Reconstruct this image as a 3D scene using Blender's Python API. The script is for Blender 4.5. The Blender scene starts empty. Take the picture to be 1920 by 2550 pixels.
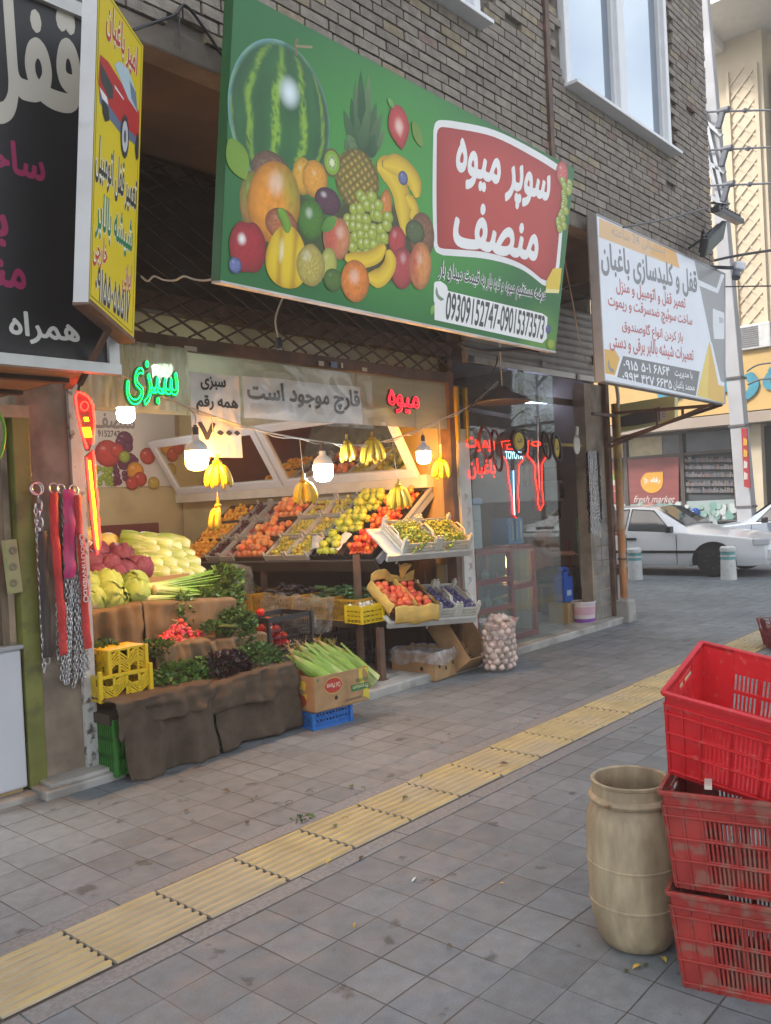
import bpy, math, random, re
from mathutils import Vector, Matrix, noise
random.seed(11)
R = math.radians
SC = bpy.context.scene
COL = SC.collection
V = Vector

# ------------------------------------------------------------------ camera, sky, sun, exposure
F_PX, YAW, PITCH, ROLL, CAM_H = 2131.85, R(41.302), R(-0.584), R(2.801), 1.55
cF = V((math.cos(YAW)*math.cos(PITCH), math.sin(YAW)*math.cos(PITCH), math.sin(PITCH)))
r0 = V((math.sin(YAW), -math.cos(YAW), 0)); u0 = r0.cross(cF)
cR = r0*math.cos(ROLL) - u0*math.sin(ROLL); cU = u0*math.cos(ROLL) + r0*math.sin(ROLL)
cam = bpy.data.cameras.new('camera'); co = bpy.data.objects.new('camera', cam); COL.objects.link(co)
cam.sensor_fit = 'HORIZONTAL'; cam.sensor_width = 36; cam.lens = 36*F_PX/1920
cam.clip_start = .05; cam.clip_end = 600
m = Matrix((cR, cU, -cF)).transposed().to_4x4(); m.translation = (0, 0, CAM_H); co.matrix_world = m
SC.camera = co
def P(px, py, X=None, Y=None, Z=None):
    """the point of the place seen at photo pixel (px, py) on the plane X=, Y= or Z="""
    d = cF + cR*((px-960)/F_PX) - cU*((py-1275)/F_PX)
    t = X/d.x if X is not None else Y/d.y if Y is not None else (Z-CAM_H)/d.z
    return V((0, 0, CAM_H)) + d*t

SUN_EL, SUN_AZ = 48, 150          # azimuth of the sun measured from +X towards +Y
W = bpy.data.worlds.new("World"); SC.world = W; W.use_nodes = True
wn = W.node_tree.nodes; wl = W.node_tree.links
sky = wn.new('ShaderNodeTexSky'); sky.sky_type = 'NISHITA'; sky.sun_disc = False
sky.sun_elevation = R(SUN_EL); sky.sun_rotation = R(90-SUN_AZ); sky.dust_density = 3.0; sky.air_density = 1.0; sky.ozone_density = 1.0
bgn = wn['Background']; bgn.inputs[1].default_value = 0.15
# broken cloud over the blue
tc = wn.new('ShaderNodeTexCoord'); cn = wn.new('ShaderNodeTexNoise'); cn.inputs['Scale'].default_value = 2.2; cn.inputs['Detail'].default_value = 6
cr = wn.new('ShaderNodeValToRGB'); cr.color_ramp.elements[0].position = .42; cr.color_ramp.elements[1].position = .62
mx = wn.new('ShaderNodeMix'); mx.data_type = 'RGBA'; mx.inputs[7].default_value = (7.0, 7.15, 7.3, 1)
wl.new(tc.outputs['Generated'], cn.inputs['Vector']); wl.new(cn.outputs['Fac'], cr.inputs[0]); wl.new(cr.outputs[0], mx.inputs[0])
wl.new(sky.outputs[0], mx.inputs[6]); wl.new(mx.outputs[2], bgn.inputs[0])
sl = bpy.data.lights.new('sun', 'SUN'); sl.energy = 2.4; sl.angle = R(10); sl.color = (1, .96, .91)
so = bpy.data.objects.new('sun', sl); COL.objects.link(so)
sd = V((math.cos(R(SUN_AZ))*math.cos(R(SUN_EL)), math.sin(R(SUN_AZ))*math.cos(R(SUN_EL)), math.sin(R(SUN_EL))))
so.rotation_euler = sd.to_track_quat('Z', 'Y').to_euler(); so.location = (0, 0, 30)
SC.view_settings.view_transform = 'Standard'; SC.view_settings.look = 'None'; SC.view_settings.exposure = 1.0; SC.view_settings.gamma = 1
SC.render.engine = 'CYCLES'
SC.cycles.use_denoising = True; SC.cycles.max_bounces = 8; SC.cycles.transparent_max_bounces = 24; SC.cycles.diffuse_bounces = 3
SC.cycles.glossy_bounces = 3; SC.cycles.transmission_bounces = 6; SC.cycles.sample_clamp_indirect = 6; SC.cycles.caustics_reflective = False; SC.cycles.caustics_refractive = False

# ------------------------------------------------------------------ materials
MATS = {}
def hexc(h):
    return tuple(((int(h[i:i+2], 16)/255)/12.92 if int(h[i:i+2], 16)/255 < .04 else ((int(h[i:i+2], 16)/255+.055)/1.055)**2.4) for i in (0, 2, 4))
def mat(name, col, rough=.6, metal=0., var=.12, vs=6., bump=0., bs=40., rnd=0., dirt=None, emit=None, spec=.5, stretch=None, vc=False, coat=0., sub=0.):
    """Principled material: base colour varied by noise (var at scale vs), optional dirt=(colour, scale, threshold, amount), bump, per-object variation rnd,
    vc=True multiplies by the mesh's own colour attribute"""
    if name in MATS: return MATS[name]
    M = bpy.data.materials.new(name); M.use_nodes = True; MATS[name] = M
    n = M.node_tree.nodes; l = M.node_tree.links; b = n['Principled BSDF']
    if isinstance(col, str): col = hexc(col)
    b.inputs['Roughness'].default_value = rough; b.inputs['Metallic'].default_value = metal; b.inputs['Specular IOR Level'].default_value = spec
    if coat: b.inputs['Coat Weight'].default_value = coat
    if sub: b.inputs['Subsurface Weight'].default_value = sub; b.inputs['Subsurface Radius'].default_value = (.02, .012, .006)
    t = n.new('ShaderNodeTexCoord'); vec = t.outputs['Object']
    if stretch:
        mp = n.new('ShaderNodeMapping'); mp.inputs['Scale'].default_value = stretch; l.new(vec, mp.inputs[0]); vec = mp.outputs[0]
    def noi(s, d=4.):
        k = n.new('ShaderNodeTexNoise'); k.inputs['Scale'].default_value = s; k.inputs['Detail'].default_value = d; l.new(vec, k.inputs['Vector']); return k.outputs['Fac']
    def mul(a, f):
        k = n.new('ShaderNodeMix'); k.data_type = 'RGBA'; k.blend_type = 'MULTIPLY'; k.inputs[0].default_value = 1; l.new(a, k.inputs[6]); l.new(f, k.inputs[7]); return k.outputs[2]
    def rng(f, a, c, lo=.3, hi=.7):
        k = n.new('ShaderNodeMapRange'); k.inputs[1].default_value = lo; k.inputs[2].default_value = hi; k.inputs[3].default_value = a; k.inputs[4].default_value = c; l.new(f, k.inputs[0]); return k.outputs[0]
    rgb = n.new('ShaderNodeRGB'); rgb.outputs[0].default_value = (*col, 1); c = rgb.outputs[0]
    if vc:
        a = n.new('ShaderNodeAttribute'); a.attribute_name = 'Col'; c = mul(c, a.outputs['Color'])
    if var: c = mul(c, rng(noi(vs), 1-var, 1+var))
    if rnd:
        oi = n.new('ShaderNodeObjectInfo'); c = mul(c, rng(oi.outputs['Random'], 1-rnd, 1+rnd, 0, 1))
        h = n.new('ShaderNodeHueSaturation'); h.inputs['Hue'].default_value = .5; l.new(c, h.inputs['Color'])
        k = n.new('ShaderNodeMath'); k.operation = 'MULTIPLY'; k.inputs[1].default_value = 7.13; l.new(oi.outputs['Random'], k.inputs[0])
        k2 = n.new('ShaderNodeMath'); k2.operation = 'FRACT'; l.new(k.outputs[0], k2.inputs[0]); l.new(rng(k2.outputs[0], .5-rnd*.08, .5+rnd*.08, 0, 1), h.inputs['Hue']); c = h.outputs[0]
    if dirt:
        dc, ds, th, am = dirt
        k = n.new('ShaderNodeMix'); k.data_type = 'RGBA'; k.inputs[7].default_value = (*(hexc(dc) if isinstance(dc, str) else dc), 1)
        l.new(rng(noi(ds, 7.), 0, am, th, th+.12), k.inputs[0]); l.new(c, k.inputs[6]); c = k.outputs[2]
    l.new(c, b.inputs['Base Color'])
    if bump:
        bm = n.new('ShaderNodeBump'); bm.inputs['Strength'].default_value = min(1, bump); bm.inputs['Distance'].default_value = .01*max(1, bump); l.new(noi(bs, 5.), bm.inputs['Height']); l.new(bm.outputs[0], b.inputs['Normal'])
    if emit:
        b.inputs['Emission Strength'].default_value = emit[1]; b.inputs['Emission Color'].default_value = (*(hexc(emit[0]) if isinstance(emit[0], str) else emit[0]), 1)
    return M
def clear_mat(name, tint=(1, 1, 1), clear=.6, rough=.15, gloss=.08, film=(.8, .8, .8), streak=None):
    """thin sheet: see-through share + diffuse film + reflection (fresnel)"""
    if name in MATS: return MATS[name]
    M = bpy.data.materials.new(name); M.use_nodes = True; MATS[name] = M
    n = M.node_tree.nodes; l = M.node_tree.links; n.remove(n['Principled BSDF']); out = n['Material Output']
    tr = n.new('ShaderNodeBsdfTransparent'); tr.inputs[0].default_value = (*tint, 1)
    df = n.new('ShaderNodeBsdfDiffuse'); df.inputs[0].default_value = (*film, 1)
    tl = n.new('ShaderNodeBsdfTranslucent'); tl.inputs[0].default_value = (*film, 1)
    dm = n.new('ShaderNodeMixShader'); dm.inputs[0].default_value = .5; l.new(df.outputs[0], dm.inputs[1]); l.new(tl.outputs[0], dm.inputs[2])
    a = n.new('ShaderNodeMixShader'); l.new(tr.outputs[0], a.inputs[2]); l.new(dm.outputs[0], a.inputs[1]); a.inputs[0].default_value = clear
    if streak:
        t = n.new('ShaderNodeTexCoord'); mp = n.new('ShaderNodeMapping'); mp.inputs['Scale'].default_value = streak[0]; l.new(t.outputs['Object'], mp.inputs[0])
        k = n.new('ShaderNodeTexNoise'); k.inputs['Scale'].default_value = 1; k.inputs['Detail'].default_value = 5; l.new(mp.outputs[0], k.inputs[0])
        r = n.new('ShaderNodeMapRange'); r.inputs[1].default_value = .35; r.inputs[2].default_value = .7; r.inputs[3].default_value = streak[1]; r.inputs[4].default_value = streak[2]; l.new(k.outputs[0], r.inputs[0]); l.new(r.outputs[0], a.inputs[0])
    gl = n.new('ShaderNodeBsdfGlossy'); gl.inputs['Roughness'].default_value = rough
    lw = n.new('ShaderNodeLayerWeight'); lw.inputs[0].default_value = .5      # 1-cos on either side of the sheet
    fr = n.new('ShaderNodeMath'); fr.operation = 'POWER'; fr.inputs[1].default_value = 4; l.new(lw.outputs['Facing'], fr.inputs[0])
    ml = n.new('ShaderNodeMath'); ml.operation = 'MULTIPLY_ADD'; ml.inputs[1].default_value = .95; ml.inputs[2].default_value = gloss; ml.use_clamp = True; l.new(fr.outputs[0], ml.inputs[0])
    b = n.new('ShaderNodeMixShader'); l.new(ml.outputs[0], b.inputs[0]); l.new(a.outputs[0], b.inputs[1]); l.new(gl.outputs[0], b.inputs[2]); l.new(b.outputs[0], out.inputs[0])
    return M
def emit_mat(name, col, s):
    if name in MATS: return MATS[name]
    M = bpy.data.materials.new(name); M.use_nodes = True; MATS[name] = M
    b = M.node_tree.nodes['Principled BSDF']; col = hexc(col) if isinstance(col, str) else col
    b.inputs['Base Color'].default_value = (*col, 1); b.inputs['Emission Color'].default_value = (*col, 1); b.inputs['Emission Strength'].default_value = s
    return M

# ------------------------------------------------------------------ mesh builder
def basis(a):
    a = a.normalized(); s = V((0, 0, 1)) if abs(a.z) < .9 else V((1, 0, 0)); u = a.cross(s).normalized(); return u, a.cross(u).normalized()
class MB:
    def __init__(s, vc=False): s.v = []; s.f = []; s.m = []; s.c = []; s.vc = vc
    def add(s, vs, fs, m=0, col=None):
        o = len(s.v); s.v += [tuple(p) for p in vs]
        for f in fs: s.f.append([i+o for i in f]); s.m.append(m)
        if s.vc: s.c += (list(col) if isinstance(col, list) else [col or (1, 1, 1)]*len(vs))
        return s
    def box(s, c, d, rot=None, m=0, col=None, tx=1., ty=1.):
        """box centred at c with size d; tx, ty scale the top"""
        x, y, z = (k/2 for k in d); q = [(-x, -y, -z), (x, -y, -z), (x, y, -z), (-x, y, -z), (-x*tx, -y*ty, z), (x*tx, -y*ty, z), (x*tx, y*ty, z), (-x*tx, y*ty, z)]
        q = [V(p) for p in q]
        if rot is not None: q = [rot @ p for p in q]
        return s.hexa([p+V(c) for p in q], m, col)
    def hexa(s, q, m=0, col=None):
        return s.add(q, [(3, 2, 1, 0), (4, 5, 6, 7), (0, 1, 5, 4), (1, 2, 6, 5), (2, 3, 7, 6), (3, 0, 4, 7)], m, col)
    def bar(s, a, b, w, h=None, up=(0, 0, 1), m=0, col=None):
        """rectangular bar from a to b, w wide, h high"""
        a = V(a); b = V(b); h = h or w; d = (b-a).normalized(); u = V(up)
        if abs(d.dot(u)) > .95: u = V((1, 0, 0))
        sx = d.cross(u).normalized()*w/2; sy = sx.cross(d).normalized()*h/2
        return s.hexa([a-sx-sy, a+sx-sy, b+sx-sy, b-sx-sy, a-sx+sy, a+sx+sy, b+sx+sy, b-sx+sy], m, col)
    def tube(s, pts, r, n=8, m=0, closed=False, col=None, caps=True):
        pts = [V(p) for p in pts]; N = len(pts); rr = r if isinstance(r, (list, tuple)) else [r]*N; vs = []; cs = []; pu = None
        for i, p in enumerate(pts):
            d = (pts[(i+1) % N]-pts[i-1]) if closed else (pts[min(i+1, N-1)]-pts[max(i-1, 0)])
            if d.length < 1e-9: d = V((0, 0, 1))
            d.normalize()
            if pu is None: u, w = basis(d)
            else:
                u = pu-d*pu.dot(d); u = u.normalized() if u.length > 1e-6 else basis(d)[0]; w = d.cross(u)
            pu = u
            for k in range(n):
                a = 2*math.pi*k/n; vs.append(p+(u*math.cos(a)+w*math.sin(a))*rr[i])
            if isinstance(col, list): cs += [col[i]]*n
        fs = []
        for i in range(N if closed else N-1):
            j = (i+1) % N
            for k in range(n): fs.append((i*n+k, i*n+(k+1) % n, j*n+(k+1) % n, j*n+k))
        if caps and not closed: fs += [tuple(range(n))[::-1], tuple((N-1)*n+k for k in range(n))]
        return s.add(vs, fs, m, cs if isinstance(col, list) else col)
    def lathe(s, prof, n=24, m=0, M=None, col=None, rfn=None):
        """profile [(r, z)...] turned about z"""
        vs = []; cs = []
        for i, (r, z) in enumerate(prof):
            for k in range(n):
                a = 2*math.pi*k/n; q = r*(rfn(a, z, i) if rfn else 1); p = V((q*math.cos(a), q*math.sin(a), z)); vs.append(M @ p if M is not None else p)
            if isinstance(col, list): cs += [col[i]]*n
        fs = [(i*n+k, i*n+(k+1) % n, (i+1)*n+(k+1) % n, (i+1)*n+k) for i in range(len(prof)-1) for k in range(n)]
        if prof[0][0] > 1e-6: fs.append(tuple(range(n))[::-1])
        if prof[-1][0] > 1e-6: fs.append(tuple((len(prof)-1)*n+k for k in range(n)))
        return s.add(vs, fs, m, cs if isinstance(col, list) else col)
    def ball(s, c, r, seg=12, rings=8, m=0, rot=None, col=None, fn=None):
        r = (r, r, r) if not isinstance(r, (tuple, list)) else r; vs = []; cs = []
        for i in range(rings+1):
            t = math.pi*i/rings
            for k in range(seg):
                a = 2*math.pi*k/seg; d = V((math.sin(t)*math.cos(a), math.sin(t)*math.sin(a), -math.cos(t))); q = fn(d) if fn else 1
                p = V((d.x*r[0]*q, d.y*r[1]*q, d.z*r[2]*q)); p = rot @ p if rot is not None else p; vs.append(p+V(c))
                if callable(col): cs.append(col(d))
        fs = [(i*seg+k, i*seg+(k+1) % seg, (i+1)*seg+(k+1) % seg, (i+1)*seg+k) for i in range(rings) for k in range(seg)]
        return s.add(vs, fs, m, cs if callable(col) else col)
    def grid(s, fn, nu, nv, m=0, col=None):
        vs = [V(fn(i/nu, j/nv)) for j in range(nv+1) for i in range(nu+1)]
        cs = [col(i/nu, j/nv) for j in range(nv+1) for i in range(nu+1)] if callable(col) else col
        return s.add(vs, [(j*(nu+1)+i, j*(nu+1)+i+1, (j+1)*(nu+1)+i+1, (j+1)*(nu+1)+i) for j in range(nv) for i in range(nu)], m, cs)
    def prism(s, poly, fn, h0, h1, m=0, col=None, m_side=None):
        """flat polygon [(u, v)] set at heights h0..h1 by fn(u, v, h)"""
        n = len(poly); a = [V(fn(x, y, h0)) for x, y in poly]; b = [V(fn(x, y, h1)) for x, y in poly]
        s.add(a+b, [tuple(range(n))[::-1], tuple(range(n, 2*n))], m, col)
        return s.add(a+b, [(i, (i+1) % n, (i+1) % n+n, i+n) for i in range(n)], m if m_side is None else m_side, col)
    def merge(s, vs, fs, fn, m=0, col=None): return s.add([fn(*p) for p in vs], fs, m, col)
    def build(s, name, mats, parent=None, loc=None, smooth=None, bevel=0, solid=0, fix=False):
        if loc is not None:
            L = V(loc); vv = [tuple(V(p)-L) for p in s.v]
        else: vv = s.v
        me = bpy.data.meshes.new(name); me.from_pydata(vv, [], s.f)
        for k in (mats if isinstance(mats, (list, tuple)) else [mats]): me.materials.append(k)
        me.polygons.foreach_set('material_index', s.m)
        if s.vc:
            at = me.color_attributes.new('Col', 'FLOAT_COLOR', 'POINT'); at.data.foreach_set('color', [x for c in s.c for x in (c[0], c[1], c[2], 1)])
        if fix:
            import bmesh
            b = bmesh.new(); b.from_mesh(me); bmesh.ops.recalc_face_normals(b, faces=b.faces); b.to_mesh(me); b.free()
        if smooth is not None:
            me.polygons.foreach_set('use_smooth', [True]*len(me.polygons)); me.set_sharp_from_angle(angle=R(smooth))
        me.update(); o = bpy.data.objects.new(name, me); COL.objects.link(o)
        if parent is not None: o.parent = parent
        if loc is not None and parent is None: o.location = loc
        if bevel:
            b = o.modifiers.new('bevel', 'BEVEL'); b.width = bevel; b.segments = 2; b.limit_method = 'ANGLE'
        if solid:
            b = o.modifiers.new('solid', 'SOLIDIFY'); b.thickness = solid; b.offset = 0
        return o
def tag(o, label, cat, group=None, kind=None):
    o['label'] = label; o['category'] = cat
    if group: o['group'] = group
    if kind: o['kind'] = kind
    return o
def thing(name, label, cat, loc=(0, 0, 0), rotz=0, group=None):
    o = bpy.data.objects.new(name, None); COL.objects.link(o); o.location = loc; o.rotation_euler = (0, 0, rotz); o.empty_display_size = .1
    return tag(o, label, cat, group)
def struct(o): o['kind'] = 'structure'; return o
def stuff(o, label, cat): tag(o, label, cat); o['kind'] = 'stuff'; return o
KIDS = {}
def dup(o, loc=None, rot=None, label=None, scale=None, parent=None):
    """copy of a thing with copies of its parts and sub-parts"""
    c = o.copy(); COL.objects.link(c)
    if parent is not None: c.parent = parent
    if loc is not None: c.location = loc
    if rot is not None: c.rotation_euler = rot
    if scale is not None: c.scale = scale if isinstance(scale, (tuple, list)) else (scale,)*3
    if label: c['label'] = label
    for k in list(o.children): dup(k, parent=c)
    return c

# ------------------------------------------------------------------ lettering: Arabic letters are joined here, the built-in font has the joined forms
JN = {}
for t_ in 'ا FE8D 2,ب FE8F 4,پ FB56 4,ت FE95 4,ث FE99 4,ج FE9D 4,چ FB7A 4,ح FEA1 4,خ FEA5 4,د FEA9 2,ذ FEAB 2,ر FEAD 2,ز FEAF 2,ژ FB8A 2,س FEB1 4,ش FEB5 4,ص FEB9 4,ض FEBD 4,ط FEC1 4,ع FEC9 4,غ FECD 4,ف FED1 4,ق FED5 4,ک FB8E 4,گ FB92 4,ل FEDD 4,م FEE1 4,ن FEE5 4,و FEED 2,ه FEE9 4,ی FBFC 4,آ FE81 2,ئ FE89 4'.split(','):
    a_, b_, n_ = t_.split(); JN[a_] = (int(b_, 16), int(n_))
def fa(s):
    out = []
    for i, ch in enumerate(s):
        if ch not in JN: out.append(ch); continue
        p = s[i-1] if i else ''; n = s[i+1] if i+1 < len(s) else ''
        jp = p in JN and JN[p][1] == 4; jn = n in JN and JN[ch][1] == 4; b = JN[ch][0]
        out.append(chr(b+(3 if jp and jn else 1 if jp else 2 if jn else 0)) if JN[ch][1] == 4 else chr(b+(1 if jp else 0)))
    return re.sub(r'[0-9۰-۹](?:[0-9۰-۹\- ]*[0-9۰-۹])?', lambda k: k.group(0)[::-1], ''.join(out)[::-1])
TXC = {}
def glyph_fill(body):
    """verts, faces of a line of text: outlines filled by non-zero winding (letters that overlap themselves stay whole)"""
    if body in TXC: return TXC[body]
    import numpy as np
    from mathutils.geometry import interpolate_bezier, delaunay_2d_cdt
    cu = bpy.data.curves.new('t', 'FONT'); cu.body = body; cu.size = 1
    o = bpy.data.objects.new('t', cu); COL.objects.link(o); bpy.context.view_layer.update()
    dg = bpy.context.evaluated_depsgraph_get(); cv = o.evaluated_get(dg).to_curve(dg); loops = []
    for sp in cv.splines:
        pts = []
        if sp.type == 'BEZIER':
            bp_ = sp.bezier_points; n = len(bp_)
            for a in range(n):
                p, q = bp_[a], bp_[(a+1) % n]; straight = p.handle_right_type == 'VECTOR' and q.handle_left_type == 'VECTOR'
                pts += [(v.x, v.y) for v in interpolate_bezier(p.co, p.handle_right, q.handle_left, q.co, 2 if straight else 6)[:-1]]
        else: pts = [(p.co.x, p.co.y) for p in sp.points]
        out = []
        for p in pts:
            if not out or abs(p[0]-out[-1][0])+abs(p[1]-out[-1][1]) > 1e-4: out.append(p)
        if len(out) > 2: loops.append(out)
    o.evaluated_get(dg).to_curve_clear(); bpy.data.objects.remove(o); bpy.data.curves.remove(cu)
    vs = [p for l in loops for p in l]; ed = []; k = 0
    for l in loops: ed += [(k+i, k+(i+1) % len(l)) for i in range(len(l))]; k += len(l)
    ov, oe, of, *_ = delaunay_2d_cdt([V(p) for p in vs], ed, [], 0, 1e-5)
    P0 = np.array([vs[a] for a, b in ed]); P1 = np.array([vs[b] for a, b in ed]); fs = []
    for f in of:
        c = sum((ov[i] for i in f), V((0, 0)))/len(f); up = (P0[:, 1] <= c.y) & (P1[:, 1] > c.y); dn = (P0[:, 1] > c.y) & (P1[:, 1] <= c.y)
        side = (P1[:, 0]-P0[:, 0])*(c.y-P0[:, 1])-(c.x-P0[:, 0])*(P1[:, 1]-P0[:, 1])
        if int((up & (side > 0)).sum())-int((dn & (side < 0)).sum()): fs.append(tuple(f))
    TXC[body] = ([(v.x, v.y, 0.) for v in ov], fs, loops); return TXC[body]
def text_mesh(s, bold=0., shear=0., outline=None):
    """(verts, faces) of a line of text scaled to the unit box; outline: tubes of that radius along the letter outlines instead"""
    body = fa(s) if any(c in JN or '\u06f0' <= c <= '\u06f9' for c in s) else s
    v0, f0, loops = glyph_fill(body)
    if outline:
        b = MB()
        for l in loops: b.tube([(x, y, 0) for x, y in l], outline, 5, closed=True)
        vs, fs = [list(p) for p in b.v], b.f
    elif bold > .012:                                   # bold: the same letters laid over each other a little shifted all round
        vs, fs = [], []
        for i in range(9):
            dx, dy = (bold*math.cos(i*.785), bold*math.sin(i*.785)) if i < 8 else (0, 0); n_ = len(vs)
            vs += [[p[0]+dx, p[1]+dy, -.00003*i] for p in v0]; fs += [tuple(k+n_ for k in q) for q in f0]
    else: vs, fs = [list(p) for p in v0], f0
    if shear:
        for p in vs: p[0] += shear*p[1]
    x0 = min(p[0] for p in vs); x1 = max(p[0] for p in vs); y0 = min(p[1] for p in vs); y1 = max(p[1] for p in vs)
    return [((p[0]-x0)/(x1-x0), (p[1]-y0)/(y1-y0), p[2]/(x1-x0) if outline else p[2]) for p in vs], fs
def put_text(mb, s, fn, box, h, bold=.0, m=0, layers=None, shear=0., warp=None, col=None):
    """text fitted into box (u0, v0, u1, v1) of the plane fn(u, v, h)"""
    u0, v0, u1, v1 = box
    for i, (b, hh) in enumerate(layers or [(bold, h)]):
        vs, fs = text_mesh(s, b, shear); e = (b-(layers or [(bold, h)])[-1][0])*.0
        pts = []
        for x, y, z in vs:
            u, v = u0+(u1-u0)*x, v0+(v1-v0)*y
            if warp: u, v = warp(u, v)
            pts.append(fn(u, v, hh+z))
        mb.add(pts, fs, m, col)
def plane(o, u, n):
    """frame on a plane: origin o, unit u to the right, normal n towards the viewer"""
    o = V(o); u = V(u).normalized(); n = V(n).normalized(); v = n.cross(u).normalized()
    return lambda a, b, h=0: o+u*a+v*b+n*h
def bend(pts, n=6):
    """smooth curve through points (Catmull-Rom)"""
    pts = [V(p) for p in pts]; out = []
    for i in range(len(pts)-1):
        a = pts[max(i-1, 0)]; b = pts[i]; c = pts[i+1]; d = pts[min(i+2, len(pts)-1)]
        for k in range(n):
            t = k/n; out.append(.5*((2*b)+(c-a)*t+(2*a-5*b+4*c-d)*t*t+(3*b-a-3*c+d)*t**3))
    return out+[pts[-1]]
def U(a, b): return random.uniform(a, b)
# ------------------------------------------------------------------ ground
def paving_mat():
    M = bpy.data.materials.new('paving'); M.use_nodes = True; n = M.node_tree.nodes; l = M.node_tree.links; b = n['Principled BSDF']
    t = n.new('ShaderNodeTexCoord'); mp = n.new('ShaderNodeMapping'); mp.inputs['Location'].default_value = (.06, 0, 0); l.new(t.outputs['Object'], mp.inputs[0])
    wob = n.new('ShaderNodeTexNoise'); wob.inputs['Scale'].default_value = 2.5; l.new(mp.outputs[0], wob.inputs[0])
    ad = n.new('ShaderNodeVectorMath'); ad.operation = 'MULTIPLY_ADD'; ad.inputs[1].default_value = (.022, .022, 0); l.new(wob.outputs['Color'], ad.inputs[0]); l.new(mp.outputs[0], ad.inputs[2])
    br = n.new('ShaderNodeTexBrick'); br.offset = 0; br.squash = 1; br.inputs['Scale'].default_value = 1; br.inputs['Brick Width'].default_value = .2; br.inputs['Row Height'].default_value = .2
    br.inputs['Mortar Size'].default_value = .0028; br.inputs['Mortar Smooth'].default_value = .35; br.inputs['Bias'].default_value = 0
    br.inputs['Color1'].default_value = (.134, .155, .168, 1); br.inputs['Color2'].default_value = (.176, .2, .214, 1); br.inputs['Mortar'].default_value = (.07, .068, .066, 1); l.new(ad.outputs[0], br.inputs[0])
    def noi(s, d=5.):
        k = n.new('ShaderNodeTexNoise'); k.inputs['Scale'].default_value = s; k.inputs['Detail'].default_value = d; l.new(t.outputs['Object'], k.inputs[0]); return k.outputs['Fac']
    def rng(f, a, c, lo=.3, hi=.7):
        k = n.new('ShaderNodeMapRange'); k.inputs[1].default_value = lo; k.inputs[2].default_value = hi; k.inputs[3].default_value = a; k.inputs[4].default_value = c; l.new(f, k.inputs[0]); return k.outputs[0]
    def mul(a, f):
        k = n.new('ShaderNodeMix'); k.data_type = 'RGBA'; k.blend_type = 'MULTIPLY'; k.inputs[0].default_value = 1; l.new(a, k.inputs[6]); l.new(f, k.inputs[7]); return k.outputs[2]
    l.new(rng(noi(1.7, 3), .0004, .0046), br.inputs['Mortar Size'])
    c = mul(br.outputs['Color'], rng(noi(.9), .82, 1.14)); c = mul(c, rng(noi(18, 8), .84, 1.13)); c = mul(c, rng(noi(150, 2), .9, 1.1))
    sp = mul(c, rng(noi(7, 8), .45, 1, .3, .36))        # spots and spills
    v = n.new('ShaderNodeTexVoronoi'); v.inputs['Scale'].default_value = 3.1; l.new(t.outputs['Object'], v.inputs[0])
    sp = mul(sp, rng(v.outputs['Distance'], .4, 1, .02, .06))
    fl = n.new('ShaderNodeVectorMath'); fl.operation = 'DIVIDE'; fl.inputs[1].default_value = (.2, .2, 1); l.new(ad.outputs[0], fl.inputs[0])
    f2 = n.new('ShaderNodeVectorMath'); f2.operation = 'FLOOR'; l.new(fl.outputs[0], f2.inputs[0]); wn2 = n.new('ShaderNodeTexWhiteNoise'); wn2.noise_dimensions = '2D'; l.new(f2.outputs[0], wn2.inputs['Vector'])
    l.new(sp, b.inputs['Base Color']); l.new(rng(noi(9), .5, .78), b.inputs['Roughness']); b.inputs['Specular IOR Level'].default_value = .5
    bm = n.new('ShaderNodeBump'); bm.inputs['Strength'].default_value = .9; bm.inputs['Distance'].default_value = .006; bm.invert = True; l.new(br.outputs['Fac'], bm.inputs['Height'])
    b2 = n.new('ShaderNodeBump'); b2.inputs['Strength'].default_value = .25; b2.inputs['Distance'].default_value = .004; l.new(noi(90), b2.inputs['Height']); l.new(bm.outputs[0], b2.inputs['Normal'])
    b3 = n.new('ShaderNodeBump'); b3.inputs['Strength'].default_value = .5; b3.inputs['Distance'].default_value = .03; l.new(noi(2.2, 2), b3.inputs['Height']); l.new(b2.outputs[0], b3.inputs['Normal']); 
    tl_ = n.new('ShaderNodeVectorMath'); tl_.operation = 'MULTIPLY_ADD'; tl_.inputs[1].default_value = (.07, .07, 0); tl_.inputs[2].default_value = (-.035, -.035, 0); l.new(wn2.outputs['Color'], tl_.inputs[0])   # each slab lies a little out of level
    a2 = n.new('ShaderNodeVectorMath'); l.new(b3.outputs[0], a2.inputs[0]); l.new(tl_.outputs[0], a2.inputs[1]); nz = n.new('ShaderNodeVectorMath'); nz.operation = 'NORMALIZE'; l.new(a2.outputs[0], nz.inputs[0]); l.new(nz.outputs[0], b.inputs['Normal'])
    return M
ASPH = mat('asphalt', (.16, .16, .165), .8, var=.2, vs=3, bump=.4, bs=120)
g = MB(); g.add([(-250, -250, -.02), (250, -250, -.02), (250, 250, -.02), (-250, 250, -.02)], [(0, 1, 2, 3)]); struct(g.build('ground', mat('earth', (.2, .19, .18), .9)))
g = MB(); g.add([(14.9, -60, -.012), (21.2, -60, -.012), (21.2, 80, -.012), (14.9, 80, -.012)], [(0, 1, 2, 3)])
g.add([(-60, -12, -.016), (14.9, -12, -.016), (14.9, -2.6, -.016), (-60, -2.6, -.016)], [(0, 1, 2, 3)]); struct(g.build('road', ASPH))
PAVE = paving_mat()
g = MB(); g.add([(-12, -2.4, 0), (14.9, -2.4, 0), (14.9, 4.75, 0), (-12, 4.75, 0)], [(0, 1, 2, 3)]); g.add([(9.5, 4.75, 0), (14.9, 4.75, 0), (14.9, 40, 0), (9.5, 40, 0)], [(0, 1, 2, 3)])
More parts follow.
